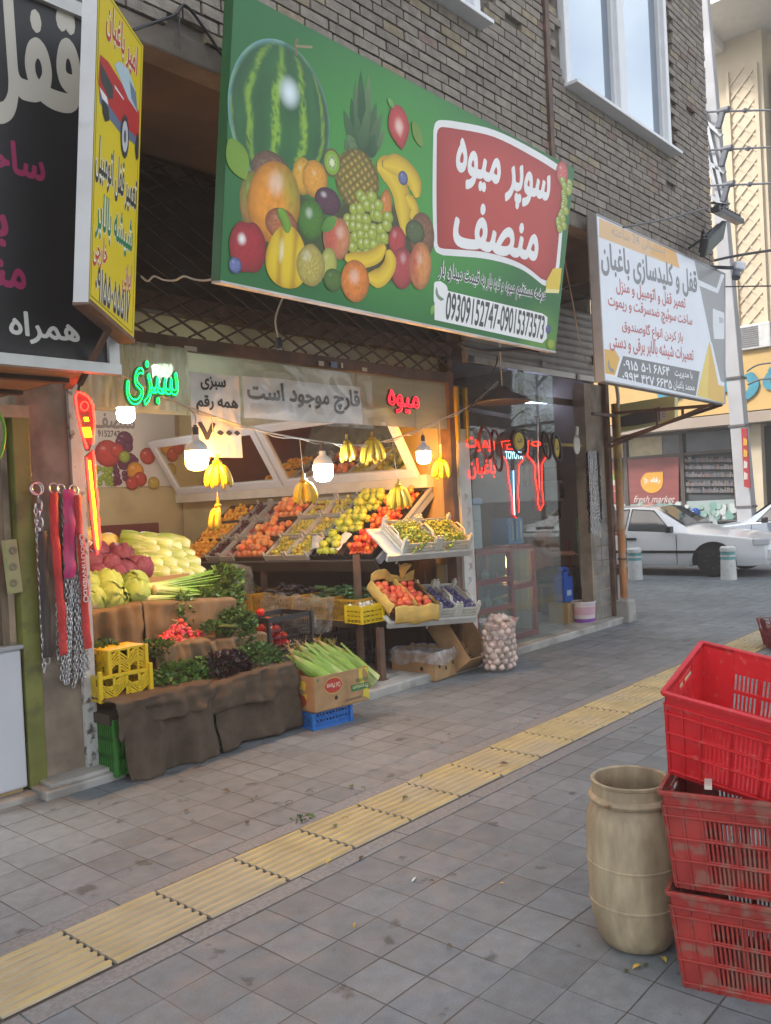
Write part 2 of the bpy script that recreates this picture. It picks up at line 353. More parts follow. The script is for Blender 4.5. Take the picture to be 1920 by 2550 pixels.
g.add([(21.2, -60, 0), (22.2, -60, 0), (22.2, 80, 0), (21.2, 80, 0)], [(0, 1, 2, 3)]); struct(g.build('sidewalk', PAVE))
KERB = mat('kerb_stone', (.34, .34, .34), .75, var=.25, vs=8, bump=.3)
g = MB(); g.box((-22.55, -2.5, -.05), (75, .2, .13)); g.box((21.15, 10, -.03), (.14, 140, .16)); struct(g.build('kerb', KERB))
# granite edging and the ribbed yellow guide path
gm = mat('granite_edging', (.17, .185, .195), .6, var=.25, vs=55, bump=.25, bs=150, dirt=((.2, .19, .18), 3, .5, .4))
g = MB(); x = -6.0
while x < 14.6:
    for y0, y1 in ((2.59, 2.684), (3.083, 3.18)): g.box((x+.3, (y0+y1)/2, .0005), (.594, y1-y0-.003, .006))
    x += .6
struct(g.build('path_edging', gm))
ty = mat('tactile_yellow', (.43, .325, .125), .55, var=.22, vs=4, bump=.25, bs=120, dirt=((.36, .31, .22), 1.6, .47, .55))
tw = mat('tactile_worn', (.33, .29, .22), .7, var=.2, vs=9, bump=.3, bs=120)
tj = mat('tactile_joint', (.075, .065, .055), .9)
g = MB(); g.box((4.2, 2.884, .001), (21, .398, .004), m=2)
def rib(k, y0):                                         # cross profile of one tile: eight rounded ribs
    out = [(0, .004)]
    for i in range(8):
        c = .384*(i+.5)/8; out += [(c-.015, .006), (c-.009, .0125), (c+.009, .0125), (c+.015, .006)]
    return out+[(.384, .004)]
pr = rib(0, 0); x = 1.545-.4*19
while x < 14.4:
    dz = U(0, .003); dy = U(-.003, .003); xa, xb = x+.008, x+.386; n_ = len(pr)
    vs = []
    for q in range(13):                                  # ribs end in small waves at the joint
        xx = xa+(xb-xa)*q/12
        for y, z in pr: vs.append((xx+(.008 if z > .01 and q == 12 else 0)-(.004 if z > .01 and q == 0 else 0), 2.692+dy+y, z+dz))
    fs = []; ms = []
    for q in range(12):
        for j in range(n_-1): g.add([vs[q*n_+j], vs[q*n_+j+1], vs[(q+1)*n_+j+1], vs[(q+1)*n_+j]], [(3, 2, 1, 0)], 0 if (j % 4) in (2,) or (j % 4 in (1, 3) and True) and j not in (0, n_-2) else 1)
    e = [V(p) for p in vs[:n_]]; g.add(e+[V((p.x, p.y, 0)) for p in e], [(j, j+1, j+1+n_, j+n_) for j in range(n_-1)], 1)
    e = [V(p) for p in vs[-n_:]]; g.add(e+[V((p.x, p.y, 0)) for p in e], [(j+1, j, j+n_, j+1+n_) for j in range(n_-1)], 1)
    x += .4
struct(g.build('tactile_path', [ty, tw, tj]))

# ------------------------------------------------------------------ the brick building and its two shops
BX0, BX1, BY, ZB = -6.0, 9.62, 3.45, 3.9       # overhanging upper storey: front plane BY, underside ZB
bld = thing('brick_building', 'grey brick building overhanging two lit street-level shops at the corner', 'building', (9.6, 3.45, 0))
def bp(mb, name, mats, **k): return mb.build(name, mats, bld, (9.6, 3.45, 0), **k)
WINS = [(3.35, 5.19, 4.93, 7.4), (6.42, 8.55, 4.93, 7.6)]
brick = mat('dark_brick', (1, 1, 1), .85, var=.22, vs=14, bump=.7, bs=70, vc=True)
g = MB(vc=True); rc = random.Random(5)
cols = [(.235, .2, .165)]*14+[(.26, .222, .182)]*7+[(.21, .18, .15)]*4+[(.27, .22, .15)]*2+[(.22, .16, .13)]
z = ZB; row = 0
while z < 7.0:
    x = 1.2+(.108 if row % 2 else 0)+rc.uniform(-.02, .02)
    while x < BX1-.02:
        w = min(.214+rc.uniform(-.012, .012), BX1-x); skip = any(a-.02 < x+w and x < b+.02 and c-.02 < z < d for a, b, c, d in WINS)
        if not skip and rc.random() > .004 and w > .03:
            k = rc.uniform(.9, 1.12); c = rc.choice(cols); h = .054+rc.uniform(-.004, .004); o = rc.uniform(-.003, .003)
            t = rc.uniform(-.012, .012); rm = Matrix.Rotation(t, 3, 'Y')
            g.box((x+w/2, BY+.012-o, z+.034), (w-rc.uniform(.006, .013), .044, h), rm, 0, tuple(q*k for q in c))
        x += w+.004
    z += .067; row += 1
bp(g, 'brick_face', brick)
g = MB(); mo = mat('mortar', (.16, .137, .112), .95, var=.3, vs=9, bump=.5)
y = BY+.03
def wall_xz(mb, x0, x1, z0, z1, y, th, holes, m=0):
    """wall in the XZ plane with rectangular openings"""
    xs = sorted({x0, x1, *[h[0] for h in holes], *[h[1] for h in holes]}); zs = sorted({z0, z1, *[h[2] for h in holes], *[h[3] for h in holes]})
    for a, b in zip(xs, xs[1:]):
        for c, d in zip(zs, zs[1:]):
            if not any(h[0] <= a and b <= h[1] and h[2] <= c and d <= h[3] for h in holes): mb.box(((a+b)/2, y+th/2, (c+d)/2), (b-a, th, d-c), m=m)
wall_xz(g, BX0, BX1-.02, ZB+.003, 10.5, y, .25, WINS)
g.box((BX1-.15, 8.9, 7.2), (.26, 10.3, 6.59)); g.box((1.8, 14.1, 5.2), (15.6, .2, 10.4))
g.box((1.8, 9, 10.6), (15.6, 10.9, .2))
bp(g, 'upper_wall', mo)
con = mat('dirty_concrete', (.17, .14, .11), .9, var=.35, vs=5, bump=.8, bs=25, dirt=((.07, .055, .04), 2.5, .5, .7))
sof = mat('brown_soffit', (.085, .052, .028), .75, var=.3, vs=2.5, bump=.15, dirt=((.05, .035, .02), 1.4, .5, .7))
g = MB(); g.box((1.8, 3.53, 3.84), (15.6, .15, .13)); bp(g, 'concrete_edge', con, bevel=.012)
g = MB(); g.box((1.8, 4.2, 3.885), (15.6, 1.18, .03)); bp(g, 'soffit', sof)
for i in range(2):                                  # white framed windows, sky in the glass
    a, b, c, d = WINS[i]; up = mat('white_upvc', (.72, .73, .74), .35, var=.04)
    g = MB(); yb = BY-.03
    for x0, x1, z0, z1 in ((a, a+.075, c, d), (b-.075, b, c, d), (a+.075, b-.075, c, c+.075), ((a+b)/2-.07, (a+b)/2+.07, c+.075, d)): g.box(((x0+x1)/2, yb+.06, (z0+z1)/2), (x1-x0, .12, z1-z0))
    w = bp(g, 'window', up, bevel=.006)
    g = MB(); g.box(((a+b)/2, yb-.03, c-.012), (b-a+.03, .14, .03)); g.build('sill', up, bld, (9.6, 3.45, 0), bevel=.005).parent = w
    gl = mat('window_glass', (.35, .42, .5), .03, metal=.85, var=0, bump=.02, bs=1.2)
    for x0, x1 in ((a+.075, (a+b)/2-.07), ((a+b)/2+.07, b-.075)):
        s_ = MB()
        for p0, p1, q0, q1 in ((x0, x0+.035, c+.075, d), (x1-.035, x1, c+.075, d), (x0+.035, x1-.035, c+.075, c+.11)): s_.box(((p0+p1)/2, yb+.07, (q0+q1)/2), (p1-p0, .05, q1-q0))
        f = s_.build('sash', up, w, (9.6, 3.45, 0))
        s_ = MB(); s_.box(((x0+x1)/2, yb+.085, (c+d)/2+.05), (x1-x0-.07, .012, d-c-.12)); s_.build('pane', gl, w, (9.6, 3.45, 0))
rust = mat('rusty_brown_paint', (.13, .07, .045), .6, var=.3, vs=7, bump=.2, dirt=((.05, .035, .025), 4, .5, .6))
g = MB(); g.box((6.13, BY-.02, 5.6), (.06, .03, 3.4)); bp(g, 'steel_strip', rust)
# ground-floor front: plane FY
FY = 4.75
g = MB()
for z0, z1, yy in ((2.632, 2.722, FY-.015), (2.872, 2.995, FY-.01), (3.82, 3.865, FY)): g.box((4.52, yy+.05, (z0+z1)/2), (3.83, .1, z1-z0))
g.box((2.655, FY+.05, 3.25), (.07, .09, 1.2)); g.box((6.4, FY+.05, 1.98), (.075, .11, 3.8))
bp(g, 'front_beams', rust)
# diamond mesh over the transoms
g = MB(); gy = FY-.035
for zz0, zz1, y_ in ((2.72, 3.84, gy),):
    st = .118; hh = zz1-zz0; x = 2.4-hh
    x = 2.66-hh*2
    while x < 6.45:
        for sg in (1, -1):
            a = V((x, y_+.006*sg, zz0 if sg > 0 else zz1)); b = V((x+hh*2.0, y_+.006*sg, zz1 if sg > 0 else zz0))
            ta = max(0, (2.66-a.x)/(b.x-a.x)); tb = min(1, (6.4-a.x)/(b.x-a.x))
            if tb > ta: g.bar(a.lerp(b, ta), a.lerp(b, tb), .012, .014, up=(0, 1, 0))
        x += .235
bp(g, 'diamond_grille', mat('grille_iron', (.05, .035, .028), .7, var=.3))
dkb = mat('unlit_board', (.045, .034, .024), .7, var=.4, vs=4)  # shade of the unlit space above the beams, put into the board's colour
tpan = clear_mat('grimy_glass', (.9, .9, .8), .3, .3, .05, (.42, .40, .29), streak=((1.5, 1, 5), .08, .42))
g = MB(); g.box((4.52, FY+.1, 2.8), (3.74, .006, .18)); g.box((4.52, FY+.1, 3.42), (3.74, .02, .86), m=1); bp(g, 'transom_glass', [tpan, dkb])
tlow = clear_mat('dusty_transom', (.9, .95, .85), .3, .25, .05, (.5, .5, .4), streak=((.7, 1, 5), .12, .5))
g = MB()
for a, b in ((2.69, 3.47), (3.475, 4.3), (4.305, 5.15), (5.155, 5.9), (5.905, 6.36)): g.box(((a+b)/2, FY+.03, 2.42), (b-a, .006, .43))
bp(g, 'hanging_glass', tlow)
# masonry piers, floor and rooms
plast = mat('stained_plaster', (.32, .255, .185), .85, var=.35, vs=3.5, bump=.5, bs=18, dirt=((.12, .095, .075), 2.6, .5, .75))
g = MB(); g.box((2.46, FY+.2, 1.33), (.36, .4, 2.65)); pl = bp(g, 'pier', plast)
pw = mat('flaked_white_paint', (.55, .55, .53), .55, var=.15, vs=8, dirt=((.07, .045, .03), 16, .56, .95), bump=.2)
g = MB(); g.box((2.625, FY-.02, 1.35), (.075, .03, 2.6)); g.box((2.66, FY+.08, 1.35), (.03, .2, 2.6)); bp(g, 'painted_steel_jamb', pw)
wp = mat('white_post_paint', (.5, .49, .45), .6, var=.15, vs=4, dirt=((.16, .12, .08), 5, .58, .7), bump=.15)
g = MB(); g.box((6.53, FY+.12, .92), (.17, .3, 1.72)); g.box((6.53, FY+.12, 1.93), (.17, .3, .3)); bp(g, 'pier', wp)
g = MB(); g.box((6.5, FY-.015, 1.9), (.13, .02, .62), Matrix.Rotation(R(2), 3, 'Y')); bp(g, 'peeling_board', mat('peeled_board', (.42, .36, .24), .7, var=.25, vs=6, dirt=((.2, .14, .08), 4, .52, .7)))
yel = mat('yellow_ochre_paint', (.4, .26, .03), .55, var=.2, vs=6, dirt=((.1, .05, .03), 6, .55, .8))
g = MB(); g.box((6.455, FY-.02, 2.35), (.035, .04, .5)); g.box((6.6, FY-.02, 2.35), (.03, .04, .5)); bp(g, 'yellow_edge', yel)
tilep = mat('grimy_tiles', (.22, .205, .18), .55, var=.3, vs=7, dirt=((.08, .07, .055), 3, .5, .6), bump=.2)
g = MB(); g.box((9.19, FY+.07, 1.4), (.46, .15, 2.84)); bp(g, 'pier', plast)
g = MB()
for k in range(8):
    for j in range(2): g.box((9.075+.2*j+.02, FY-.004, .16+.17*k), (.185, .012, .155))
bp(g, 'pier_tiles', tilep, bevel=.003)
g = MB(); g.box((9.43, FY-.01, 1.5), (.07, .1, 3.0)); g.box((9.3, FY-.01, 3.1), (.3, .06, .1)); bp(g, 'corner_angle_iron', rust)
stone = mat('threshold_stone', (.36, .35, .32), .6, var=.25, vs=3, bump=.2, dirt=((.14, .12, .1), 3.5, .5, .6))
g = MB(); g.box((5.95, 6.9, .03), (7.3, 4.6, .085)); g.box((2.5, 4.68, .02), (.5, .24, .06))
bp(g, 'threshold', stone, bevel=.012)
inw = mat('shop_wall_tile', (.5, .41, .22), .45, var=.12, vs=2, bump=.06, dirt=((.3, .24, .14), 2.2, .55, .4))
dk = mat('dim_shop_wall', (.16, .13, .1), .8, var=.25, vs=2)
g = MB(); g.box((6.46, 7.0, 1.95), (.05, 4.1, 3.86)); g.box((4.5, 9.15, 1.95), (4.0, .1, 3.86)); g.box((2.6, 7.1, 1.95), (.1, 4.1, 3.86)); bp(g, 'shop_walls', inw)
g = MB(); g.box((4.5, 7.0, 3.36), (3.9, 4.3, .05)); bp(g, 'shop_ceiling', inw)
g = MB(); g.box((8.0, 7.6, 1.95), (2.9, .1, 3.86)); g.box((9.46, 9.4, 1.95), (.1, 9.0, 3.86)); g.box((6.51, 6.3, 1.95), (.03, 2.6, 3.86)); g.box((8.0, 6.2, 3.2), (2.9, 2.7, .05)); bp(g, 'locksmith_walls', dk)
wd = mat('plywood', (.34, .23, .1), .6, var=.25, vs=3, stretch=(1, 3, .6), bump=.1)
g = MB(); g.box((6.415, 5.2, 1.45), (.02, .62, 1.0)); bp(g, 'plywood_panel', wd)
# shutter over the locksmith's front
shm = mat('shutter_slats', (.36, .33, .29), .5, var=.15, vs=3, dirt=((.17, .14, .11), 3, .5, .5))
g = MB()
for k in range(9): g.lathe([(.0, -1.29), (.052, -1.29), (.052, 1.29), (0, 1.29)], 10, M=Matrix.Translation((7.93, FY-.0, 2.93+.083*k)) @ Matrix.Rotation(R(90), 4, 'Y') @ Matrix.Diagonal((1, .55, 1, 1)))
sh = bp(g, 'roller_shutter', shm, smooth=40)
g = MB(); g.box((7.93, FY-.01, 2.875), (2.6, .05, .06)); g.build('bottom_bar', mat('bar_metal', (.4, .37, .33), .4, metal=.4), bld, (9.6, 3.45, 0)).parent = sh
# locksmith's shop window
glass = clear_mat('shop_glass', (.86, .93, .92), .9, .015, .05, (.5, .55, .55), streak=((.6, 1, .8), .9, .97))
g = MB(); g.box((7.0, FY-.03, 1.45), (.735, .01, 2.76)); sg = bp(g, 'shop_window', glass)
g = MB(); g.box((7.79, FY-.03, 1.45), (.83, .01, 2.76)); bp(g, 'shop_window', glass)
g = MB(); g.box((7.72, FY+.06, 2.3), (.035, .05, 1.3)); g.box((7.85, FY+.06, 2.105), (2.5, .04, .03), m=1); g.box((7.9, FY+.2, 2.62), (2.5, .04, .07)); g.box((7.9, 5.6, 2.55), (2.5, .03, .05), Matrix.Rotation(R(12), 3, 'Z')); bp(g, 'window_rails', [rust, yel])
# stone base and rust pipe at the corner
pipe = thing('drain_pipe', 'orange-brown rusty drain pipe on the building corner above a stone block', 'pipe', (9.52, 4.64, 0))
opm = mat('orange_rust_pipe', (.42, .17, .05), .6, var=.3, vs=4, dirt=((.45, .33, .22), 3, .5, .8), bump=.2)
ypm = mat('ochre_pipe', (.33, .2, .03), .55, var=.3, vs=4, dirt=((.09, .055, .03), 3, .48, .85))
g = MB(); g.tube([(0, 0, .28), (0, 0, 1.75)], .045, 14); g.build('lower_pipe', opm, pipe, smooth=40)
g = MB(); g.tube([(0, 0, 1.7), (0, 0, 2.6)], .05, 14); g.build('upper_pipe', ypm, pipe, smooth=40)
g = MB(); g.tube(bend([(-.01, -.02, 2.5), (0, -.04, 2.65), (-.02, -.03, 2.82), (-.08, 0, 2.9)]), .022, 10); g.build('white_hose', mat('old_white_plastic', (.5, .47, .42), .5), pipe, smooth=40)
g = MB()
for z in (.75, 2.15): g.lathe([(.056, -.012), (.056, .012)], 14, M=Matrix.Translation((0, 0, z)))
g.bar((0, 0, 2.15), (-.16, .06, 2.15), .02); g.build('bracket', rust, pipe)
g = MB(); g.box((9.5, 4.62, .13), (.2, .2, .27), tx=.9, ty=.9); tag(g.build('stone_block', stone, None, (9.5, 4.62, 0), bevel=.02), 'rough stone block at the foot of the orange pipe', 'stone')
# ------------------------------------------------------------------ signs
PRINT = mat('printed_vinyl', (1, 1, 1), .38, var=.05, vs=1.5, vc=True, bump=.3, bs=2.2)
ALU = mat('sign_edge_metal', (.5, .5, .48), .4, metal=.6)
def quad_frame(BL, BR, TR, TL):
    """frame on a sign face from its four corners: fn(u, v, h) in metres, S(px, py) -> (u, v)"""
    u = (BR-BL).normalized(); n = (BR-BL).cross(TL-BL).normalized(); v = n.cross(u)
    def fn(a, b, h=0): return BL+u*a+v*b+n*(h*.35 if h > 0 else h)
    def S(px, py):
        d = cF+cR*((px-960)/F_PX)-cU*((py-1275)/F_PX); o = V((0, 0, CAM_H)); t = (BL-o).dot(n)/d.dot(n); q = o+d*t-BL
        return q.dot(u), q.dot(v)
    return fn, S, n
def flat(mb, fn, pts, h, col, t=.0006): mb.add([fn(x, y, h) for x, y in pts], [tuple(range(len(pts)))], 0, col)
def blob(mb, fn, c, rx, ry, h, colfn, rot=0, shape=None, seg=26, rings=9):
    """one printed fruit: a flat disc whose printed colours come from colfn(x, y) on the unit disc"""
    vs = []; cs = []
    for i in range(rings+1):
        q = i/rings
        for k in range(seg):
            a = 2*math.pi*k/seg; s = shape(a) if shape else 1; x, y = q*math.cos(a), q*math.sin(a); X, Y = x*rx*s, y*ry*s
            vs.append(fn(c[0]+X*math.cos(rot)-Y*math.sin(rot), c[1]+X*math.sin(rot)+Y*math.cos(rot), h)); cs.append(colfn(x, y))
    mb.add(vs, [(i*seg+k, i*seg+(k+1) % seg, (i+1)*seg+(k+1) % seg, (i+1)*seg+k) for i in range(rings) for k in range(seg)], 0, cs)
def mixc(a, b, t): t = max(0, min(1, t)); return tuple(p+(q-p)*t for p, q in zip(a, b))
def shade(base, edge=None, hi=(1, 1, .95), hx=-.35, hy=.4, hs=.22, amt=.7, other=None):
    """printed shading of a rounded fruit"""
    edge = edge or tuple(k*.45 for k in base)
    def f(x, y):
        r = x*x+y*y; c = base
        if other: c = mixc(base, other[0], other[1](x, y))
        c = mixc(c, edge, r*r*.9+max(0, -.5*(x*-.4+y*.6))*.5)
        k = 1+.22*noise.noise(V((x*7+base[0]*90, y*7, base[1]*50)))+.12*noise.noise(V((x*19, y*19, base[2]*90))); c = tuple(q*k for q in c)
        return mixc(c, hi, amt*max(0, 1-((x-hx)**2+(y-hy)**2)/hs**2)**1.5)
    return f
def lineup(mb, s, fn, S, L, Rr, hgt, layers, shear=0., bold=.02, m=0, dv=0):
    """text whose middle line runs from photo pixel L to Rr on the sign face"""
    (uL, vL), (uR, vR) = S(*L), S(*Rr); k = (vR-vL)/(uR-uL)
    for b, h, col in layers:
        vs, fs = text_mesh(s, b, shear); grow = 0
        mb.add([fn(uL+(uR-uL)*x, vL+(uR-uL)*x*k+(y-.5)*hgt+dv, h+z) for x, y, z in vs], fs, m, col)
# ---- the big green fruit sign
BL = P(548, 697, Y=3.33); BR = P(1383, 874, Y=3.33); TR = P(1431, 420, X=BR.x); TL = P(583, -29, X=BL.x)
gf, gS, gn = quad_frame(BL, BR, TR, TL)
gsn = thing('shop_sign', 'large green fruit shop sign with watermelon, pineapple and a red panel', 'sign', tuple(BL))
def zz(x, y): return gS(540+x*.5402, y*.5402)
W_, H_ = (BR-BL).length, gS(583, -29)[1]
tu = gS(583, -29)[0]; bu = gS(1431, 420)[0]; bv = gS(1431, 420)[1]
OUT = [(0, 0), (W_, 0), (bu, bv), (tu, H_)]
g = MB(vc=True)
N_ = 12                                                # printed green ground, lighter in the middle
def gcol(a, b):
    t = max(0, 1-((a-.42)**2/.18+(b-.55)**2/.35)); c = mixc((.012, .15, .03), (.06, .34, .045), t); return mixc(c, (.2, .42, .05), .6*max(0, 1-((a-.93)**2/.012+(b-.02)**2/.05)))
g.grid(lambda a, b: gf(*[(OUT[0][i]*(1-a)+OUT[1][i]*a)*(1-b)+(OUT[3][i]*(1-a)+OUT[2][i]*a)*b for i in (0, 1)], 0), 40, 20, 0, gcol)
g.build('printed_face', PRINT, gsn, tuple(BL))
g = MB(); g.prism(OUT, gf, -.07, -.004); g.build('sign_box', mat('sign_box_green', (.02, .085, .03), .5, var=.15, vs=3), gsn, tuple(BL))
g = MB()
for a, b in ((0, 1), (1, 2), (2, 3), (3, 0)): g.bar(gf(*OUT[a], -.035), gf(*OUT[b], -.035), .006, .066, up=gn)
g.build('sign_frame', mat('green_trim', (.03, .12, .04), .45), gsn, tuple(BL))
g = MB(); g.bar(gf(0, -.008, -.03), gf(W_, -.008, -.03), .012, .075, up=gn); g.build('bottom_trim', mat('white_trim', (.55, .54, .5), .5, var=.2, vs=4), gsn, tuple(BL))
def el(l, r, t, b):
    cx, cy = (l+r)/2, (t+b)/2; c = zz(cx, cy); a0 = zz(l, cy); a1 = zz(r, cy); b0 = zz(cx, t); b1 = zz(cx, b); return c, abs(a1[0]-a0[0])/2, abs(b0[1]-b1[1])/2
g = MB(vc=True); H = [.001]
def nh(): H[0] += .00012; return H[0]
def B(l, r, t, b, colfn, rot=0, shape=None, seg=36, rings=14):
    c, rx, ry = el(l, r, t, b); blob(g, gf, c, rx, ry, nh(), colfn, rot, shape, seg, rings)
def melon(x, y):
    w = math.sqrt(max(.02, 1-y*y)); u = max(-1, min(1, x/w)); t = math.asin(u)*1.75+.05*math.sin(y*7)+.12*noise.noise(V((x*3, y*3, 1)))
    s = abs((t+.2) % 1-.5)*2; k = noise.noise(V((x*22, y*16, 3)))+.7*noise.noise(V((x*9, y*5, 5)))
    c = mixc((.008, .07, .018), (.03, .2, .035), .5+.5*noise.noise(V((t*2, y*2, 8)))); c = mixc(c, (.26, .46, .035), (s-.62)*5*max(0, .75+k*1.3) if s > .55 else 0)
    c = mixc(c, (.008, .05, .03), (x*x+y*y)**2*.6); c = mixc(c, (.35, .7, .75), .5*max(0, (x*x+y*y-.86)/.14)*(1 if x < 0 else .4))
    return mixc(c, (.85, .98, 1), .95*max(0, 1-((x-.12)**2+(y-.38)**2)/.06)**1.4)
B(60, 537, 192, 900, melon, seg=72, rings=36)
st = MB(vc=True)
for pts, w, c in (([(368, 255), (362, 205), (372, 178)], .008, (.2, .14, .05)), ([(365, 212), (400, 215), (440, 217)], .006, (.3, .25, .12))):
    q = [zz(*p) for p in pts]
    for a, b in zip(q, q[1:]):
        d = V((b[0]-a[0], b[1]-a[1])).normalized(); n = V((-d.y, d.x))*w; flat(g, gf, [(a[0]+n.x, a[1]+n.y), (a[0]-n.x, a[1]-n.y), (b[0]-n.x, b[1]-n.y), (b[0]+n.x, b[1]+n.y)], nh(), c)
def speck(a, b, s): return lambda x, y: max(0, min(1, .5+s*noise.noise(V((x*9, y*9, a)))+b))
def leaf(p0, p1, w, c0, c1, n=8):
    a, b = zz(*p0), zz(*p1); d = V((b[0]-a[0], b[1]-a[1])); nn = V((-d.y, d.x)).normalized(); h = nh(); vs = []; cs = []
    for i in range(n+1):
        t = i/n; q = w*math.sin(math.pi*min(1, t*.95+.05))**.8
        for s in (-1, 0, 1): vs.append(gf(a[0]+d.x*t+nn.x*q*s, a[1]+d.y*t+nn.y*q*s, h)); cs.append(mixc(c0, c1, t if s else t*.5+.3))
    g.add(vs, [(i*3+j, i*3+j+1, (i+1)*3+j+1, (i+1)*3+j) for i in range(n) for j in (0, 1)], 0, cs)
def crescent(pts, w, c0, c1, tip=(.12, .07, .02)):
    q = bend([V((*zz(*p), 0)) for p in pts], 7); h = nh(); n = len(q); vs = []; cs = []
    for i, p in enumerate(q):
        d = (q[min(i+1, n-1)]-q[max(i-1, 0)]).normalized(); nn = V((-d.y, d.x, 0)); k = w*min(1, .25+math.sin(math.pi*i/(n-1))*1.1); e = i/(n-1)
        for s in (-1, -.3, .35, 1): vs.append(gf(p.x+nn.x*k*s, p.y+nn.y*k*s, h)); cs.append(tip if e < .04 or e > .97 else mixc(c0, c1, abs(s+.2)**1.5*.8))
    g.add(vs, [(i*4+j, i*4+j+1, (i+1)*4+j+1, (i+1)*4+j) for i in range(n-1) for j in range(3)], 0, cs)
YB, YBd = (.85, .6, .03), (.5, .28, .02)
B(120, 560, 860, 1290, lambda x, y: mixc((.05, .075, .015), (.045, .2, .04), max(0, x*x+y*y-.75)*4)); B(520, 960, 900, 1310, lambda x, y: mixc((.06, .06, .015), (.05, .22, .04), max(0, x*x+y*y-.75)*4))
B(158, 340, 697, 900, shade((.16, .08, .045), amt=.0, other=((.28, .17, .1), speck(1, 0, 1.4))))
B(103, 225, 785, 1060, shade((.42, .22, .05), amt=.1, other=((.2, .3, .03), lambda x, y: .5+y)))
B(348, 445, 725, 900, shade((.75, .4, .03), amt=.25)); B(393, 512, 738, 915, shade((.8, .36, .03), hx=-.1, hy=.3, amt=.25))
B(750, 808, 872, 1035, shade((.7, .24, .04), amt=.2))
for i, (x, y, x2, y2) in enumerate([(640, 715, 600, 560), (690, 715, 745, 560), (625, 720, 590, 640), (700, 725, 775, 600), (650, 710, 620, 450), (690, 710, 735, 470), (660, 705, 640, 370), (680, 705, 700, 340), (670, 700, 664, 325), (645, 715, 585, 505), (695, 715, 762, 520), (655, 715, 600, 620), (685, 715, 730, 620), (665, 715, 640, 520), (675, 715, 690, 500), (650, 718, 618, 660), (692, 718, 740, 672), (668, 716, 665, 590)]):
    leaf((x, y), (x2, y2), .034, (.006, .045, .01), mixc((.02, .12, .03), (.15, .27, .1), (i % 4)/3))
def pine(x, y):
    a = (x*3.1+y*3.3) % 1; b = (x*3.1-y*3.3) % 1; d = min(a, 1-a, b, 1-b); c = mixc((.1, .06, .01), (.55, .34, .03), d*3); c = mixc(c, (.12, .2, .02), .5*speck(4, 0, 1)(x, y))
    if (a-.5)**2+(b-.5)**2 < .02: c = (.75, .5, .15)
    return mixc(c, (.05, .04, .01), (x*x+y*y)**2*.6)
B(545, 752, 688, 975, pine, seg=64, rings=26)
def kiwi(x, y):
    r = math.hypot(x, y); a = math.atan2(y, x); c = mixc((.75, .85, .45), (.22, .42, .02), (r-.15)*2.2)
    if .3 < r < .5 and math.sin(a*15) > .6: c = (.02, .03, .01)
    return c if r < .85 else (.16, .1, .03)
B(488, 572, 684, 816, kiwi, seg=40, rings=16)
crescent([(735, 762), (795, 790), (850, 900), (868, 1090)], .075, YB, YBd); crescent([(760, 755), (840, 765), (905, 830), (925, 915)], .06, YB, YBd); crescent([(868, 900), (900, 940), (910, 975), (892, 1010)], .04, YB, YBd)
B(835, 880, 788, 854, shade((.07, .09, .24), amt=.3, other=((.25, .28, .5), speck(7, 0, 1))))
B(450, 572, 865, 992, shade((.11, .035, .06), amt=.5, hs=.3)); B(372, 497, 918, 1110, shade((.07, .22, .015), hx=-.2, hy=.3, amt=.45, hs=.35))
B(146, 385, 738, 1130, shade((.85, .32, .02), hx=-.15, hy=.45, amt=.4, hs=.4, other=((.25, .4, .02), lambda x, y: 1.4*(x*.7+y*.7)-.3)), rot=-.28)
B(222, 372, 960, 1110, shade((.4, .1, .04), amt=.1, other=((.5, .2, .06), speck(9, 0, 1.5))))
B(885, 1003, 978, 1200, shade((.3, .14, .06), amt=.0, other=((.18, .07, .03), speck(10, 0, 1.4)))); B(868, 958, 1015, 1125, shade((.06, .1, .03), amt=.05, other=((.12, .16, .05), speck(3, 0, 1.4))))
rc = random.Random(3)
for i in range(46):
    x = 600+185*(i % 7)/6.2+rc.uniform(-10, 10); y = 915+265*(i//7)/6+rc.uniform(-12, 12)
    if (x-695)**2/105**2+(y-1040)**2/150**2 < 1.05: B(x-25, x+25, y-30, y+30, shade((.42, .5, .05), hx=-.2, hy=.3, hs=.35, amt=.5), seg=14, rings=5)
B(487, 614, 993, 1202, shade((.75, .3, .12), hx=.2, hy=.3, amt=.3, hs=.4, other=((.6, .1, .06), lambda x, y: .6-x)), shape=lambda a: 1-.1*max(0, math.cos((a-1.57)*2))**9)
leaf((480, 1060), (552, 1005), .035, (.05, .2, .02), (.15, .35, .05))
B(788, 870, 1042, 1180, shade((.5, .05, .05), amt=.2, hs=.35)); B(800, 906, 1140, 1335, shade((.48, .06, .06), hx=0, hy=.5, amt=.3, hs=.35)); B(884, 988, 1115, 1338, shade((.75, .3, .08), hx=-.1, hy=.3, amt=.25, hs=.4, other=((.55, .08, .05), lambda x, y: .2-x+.6*noise.noise(V((x*3, y*3, 0))))))
B(55, 228, 1013, 1268, shade((.42, .018, .025), hx=-.35, hy=.25, amt=.95, hs=.28), shape=lambda a: 1-.12*max(0, math.cos((a-1.7)*2))**7)
def pepper(x, y):
    c = mixc((.85, .6, .01), (.5, .28, .01), abs(math.sin(x*4.6))**6*.8+(x*x+y*y)**2*.5); return mixc(c, (1, .95, .6), .7*max(0, 1-((x+.3)**2/.02+(y-.2)**2/.2)))
B(225, 420, 1045, 1338, pepper, shape=lambda a: 1+.05*math.cos(3*a+1.57), seg=40, rings=14)
crescent([(322, 1075), (318, 1030), (300, 990), (280, 965)], .03, (.2, .4, .03), (.1, .22, .02), (.25, .4, .06))
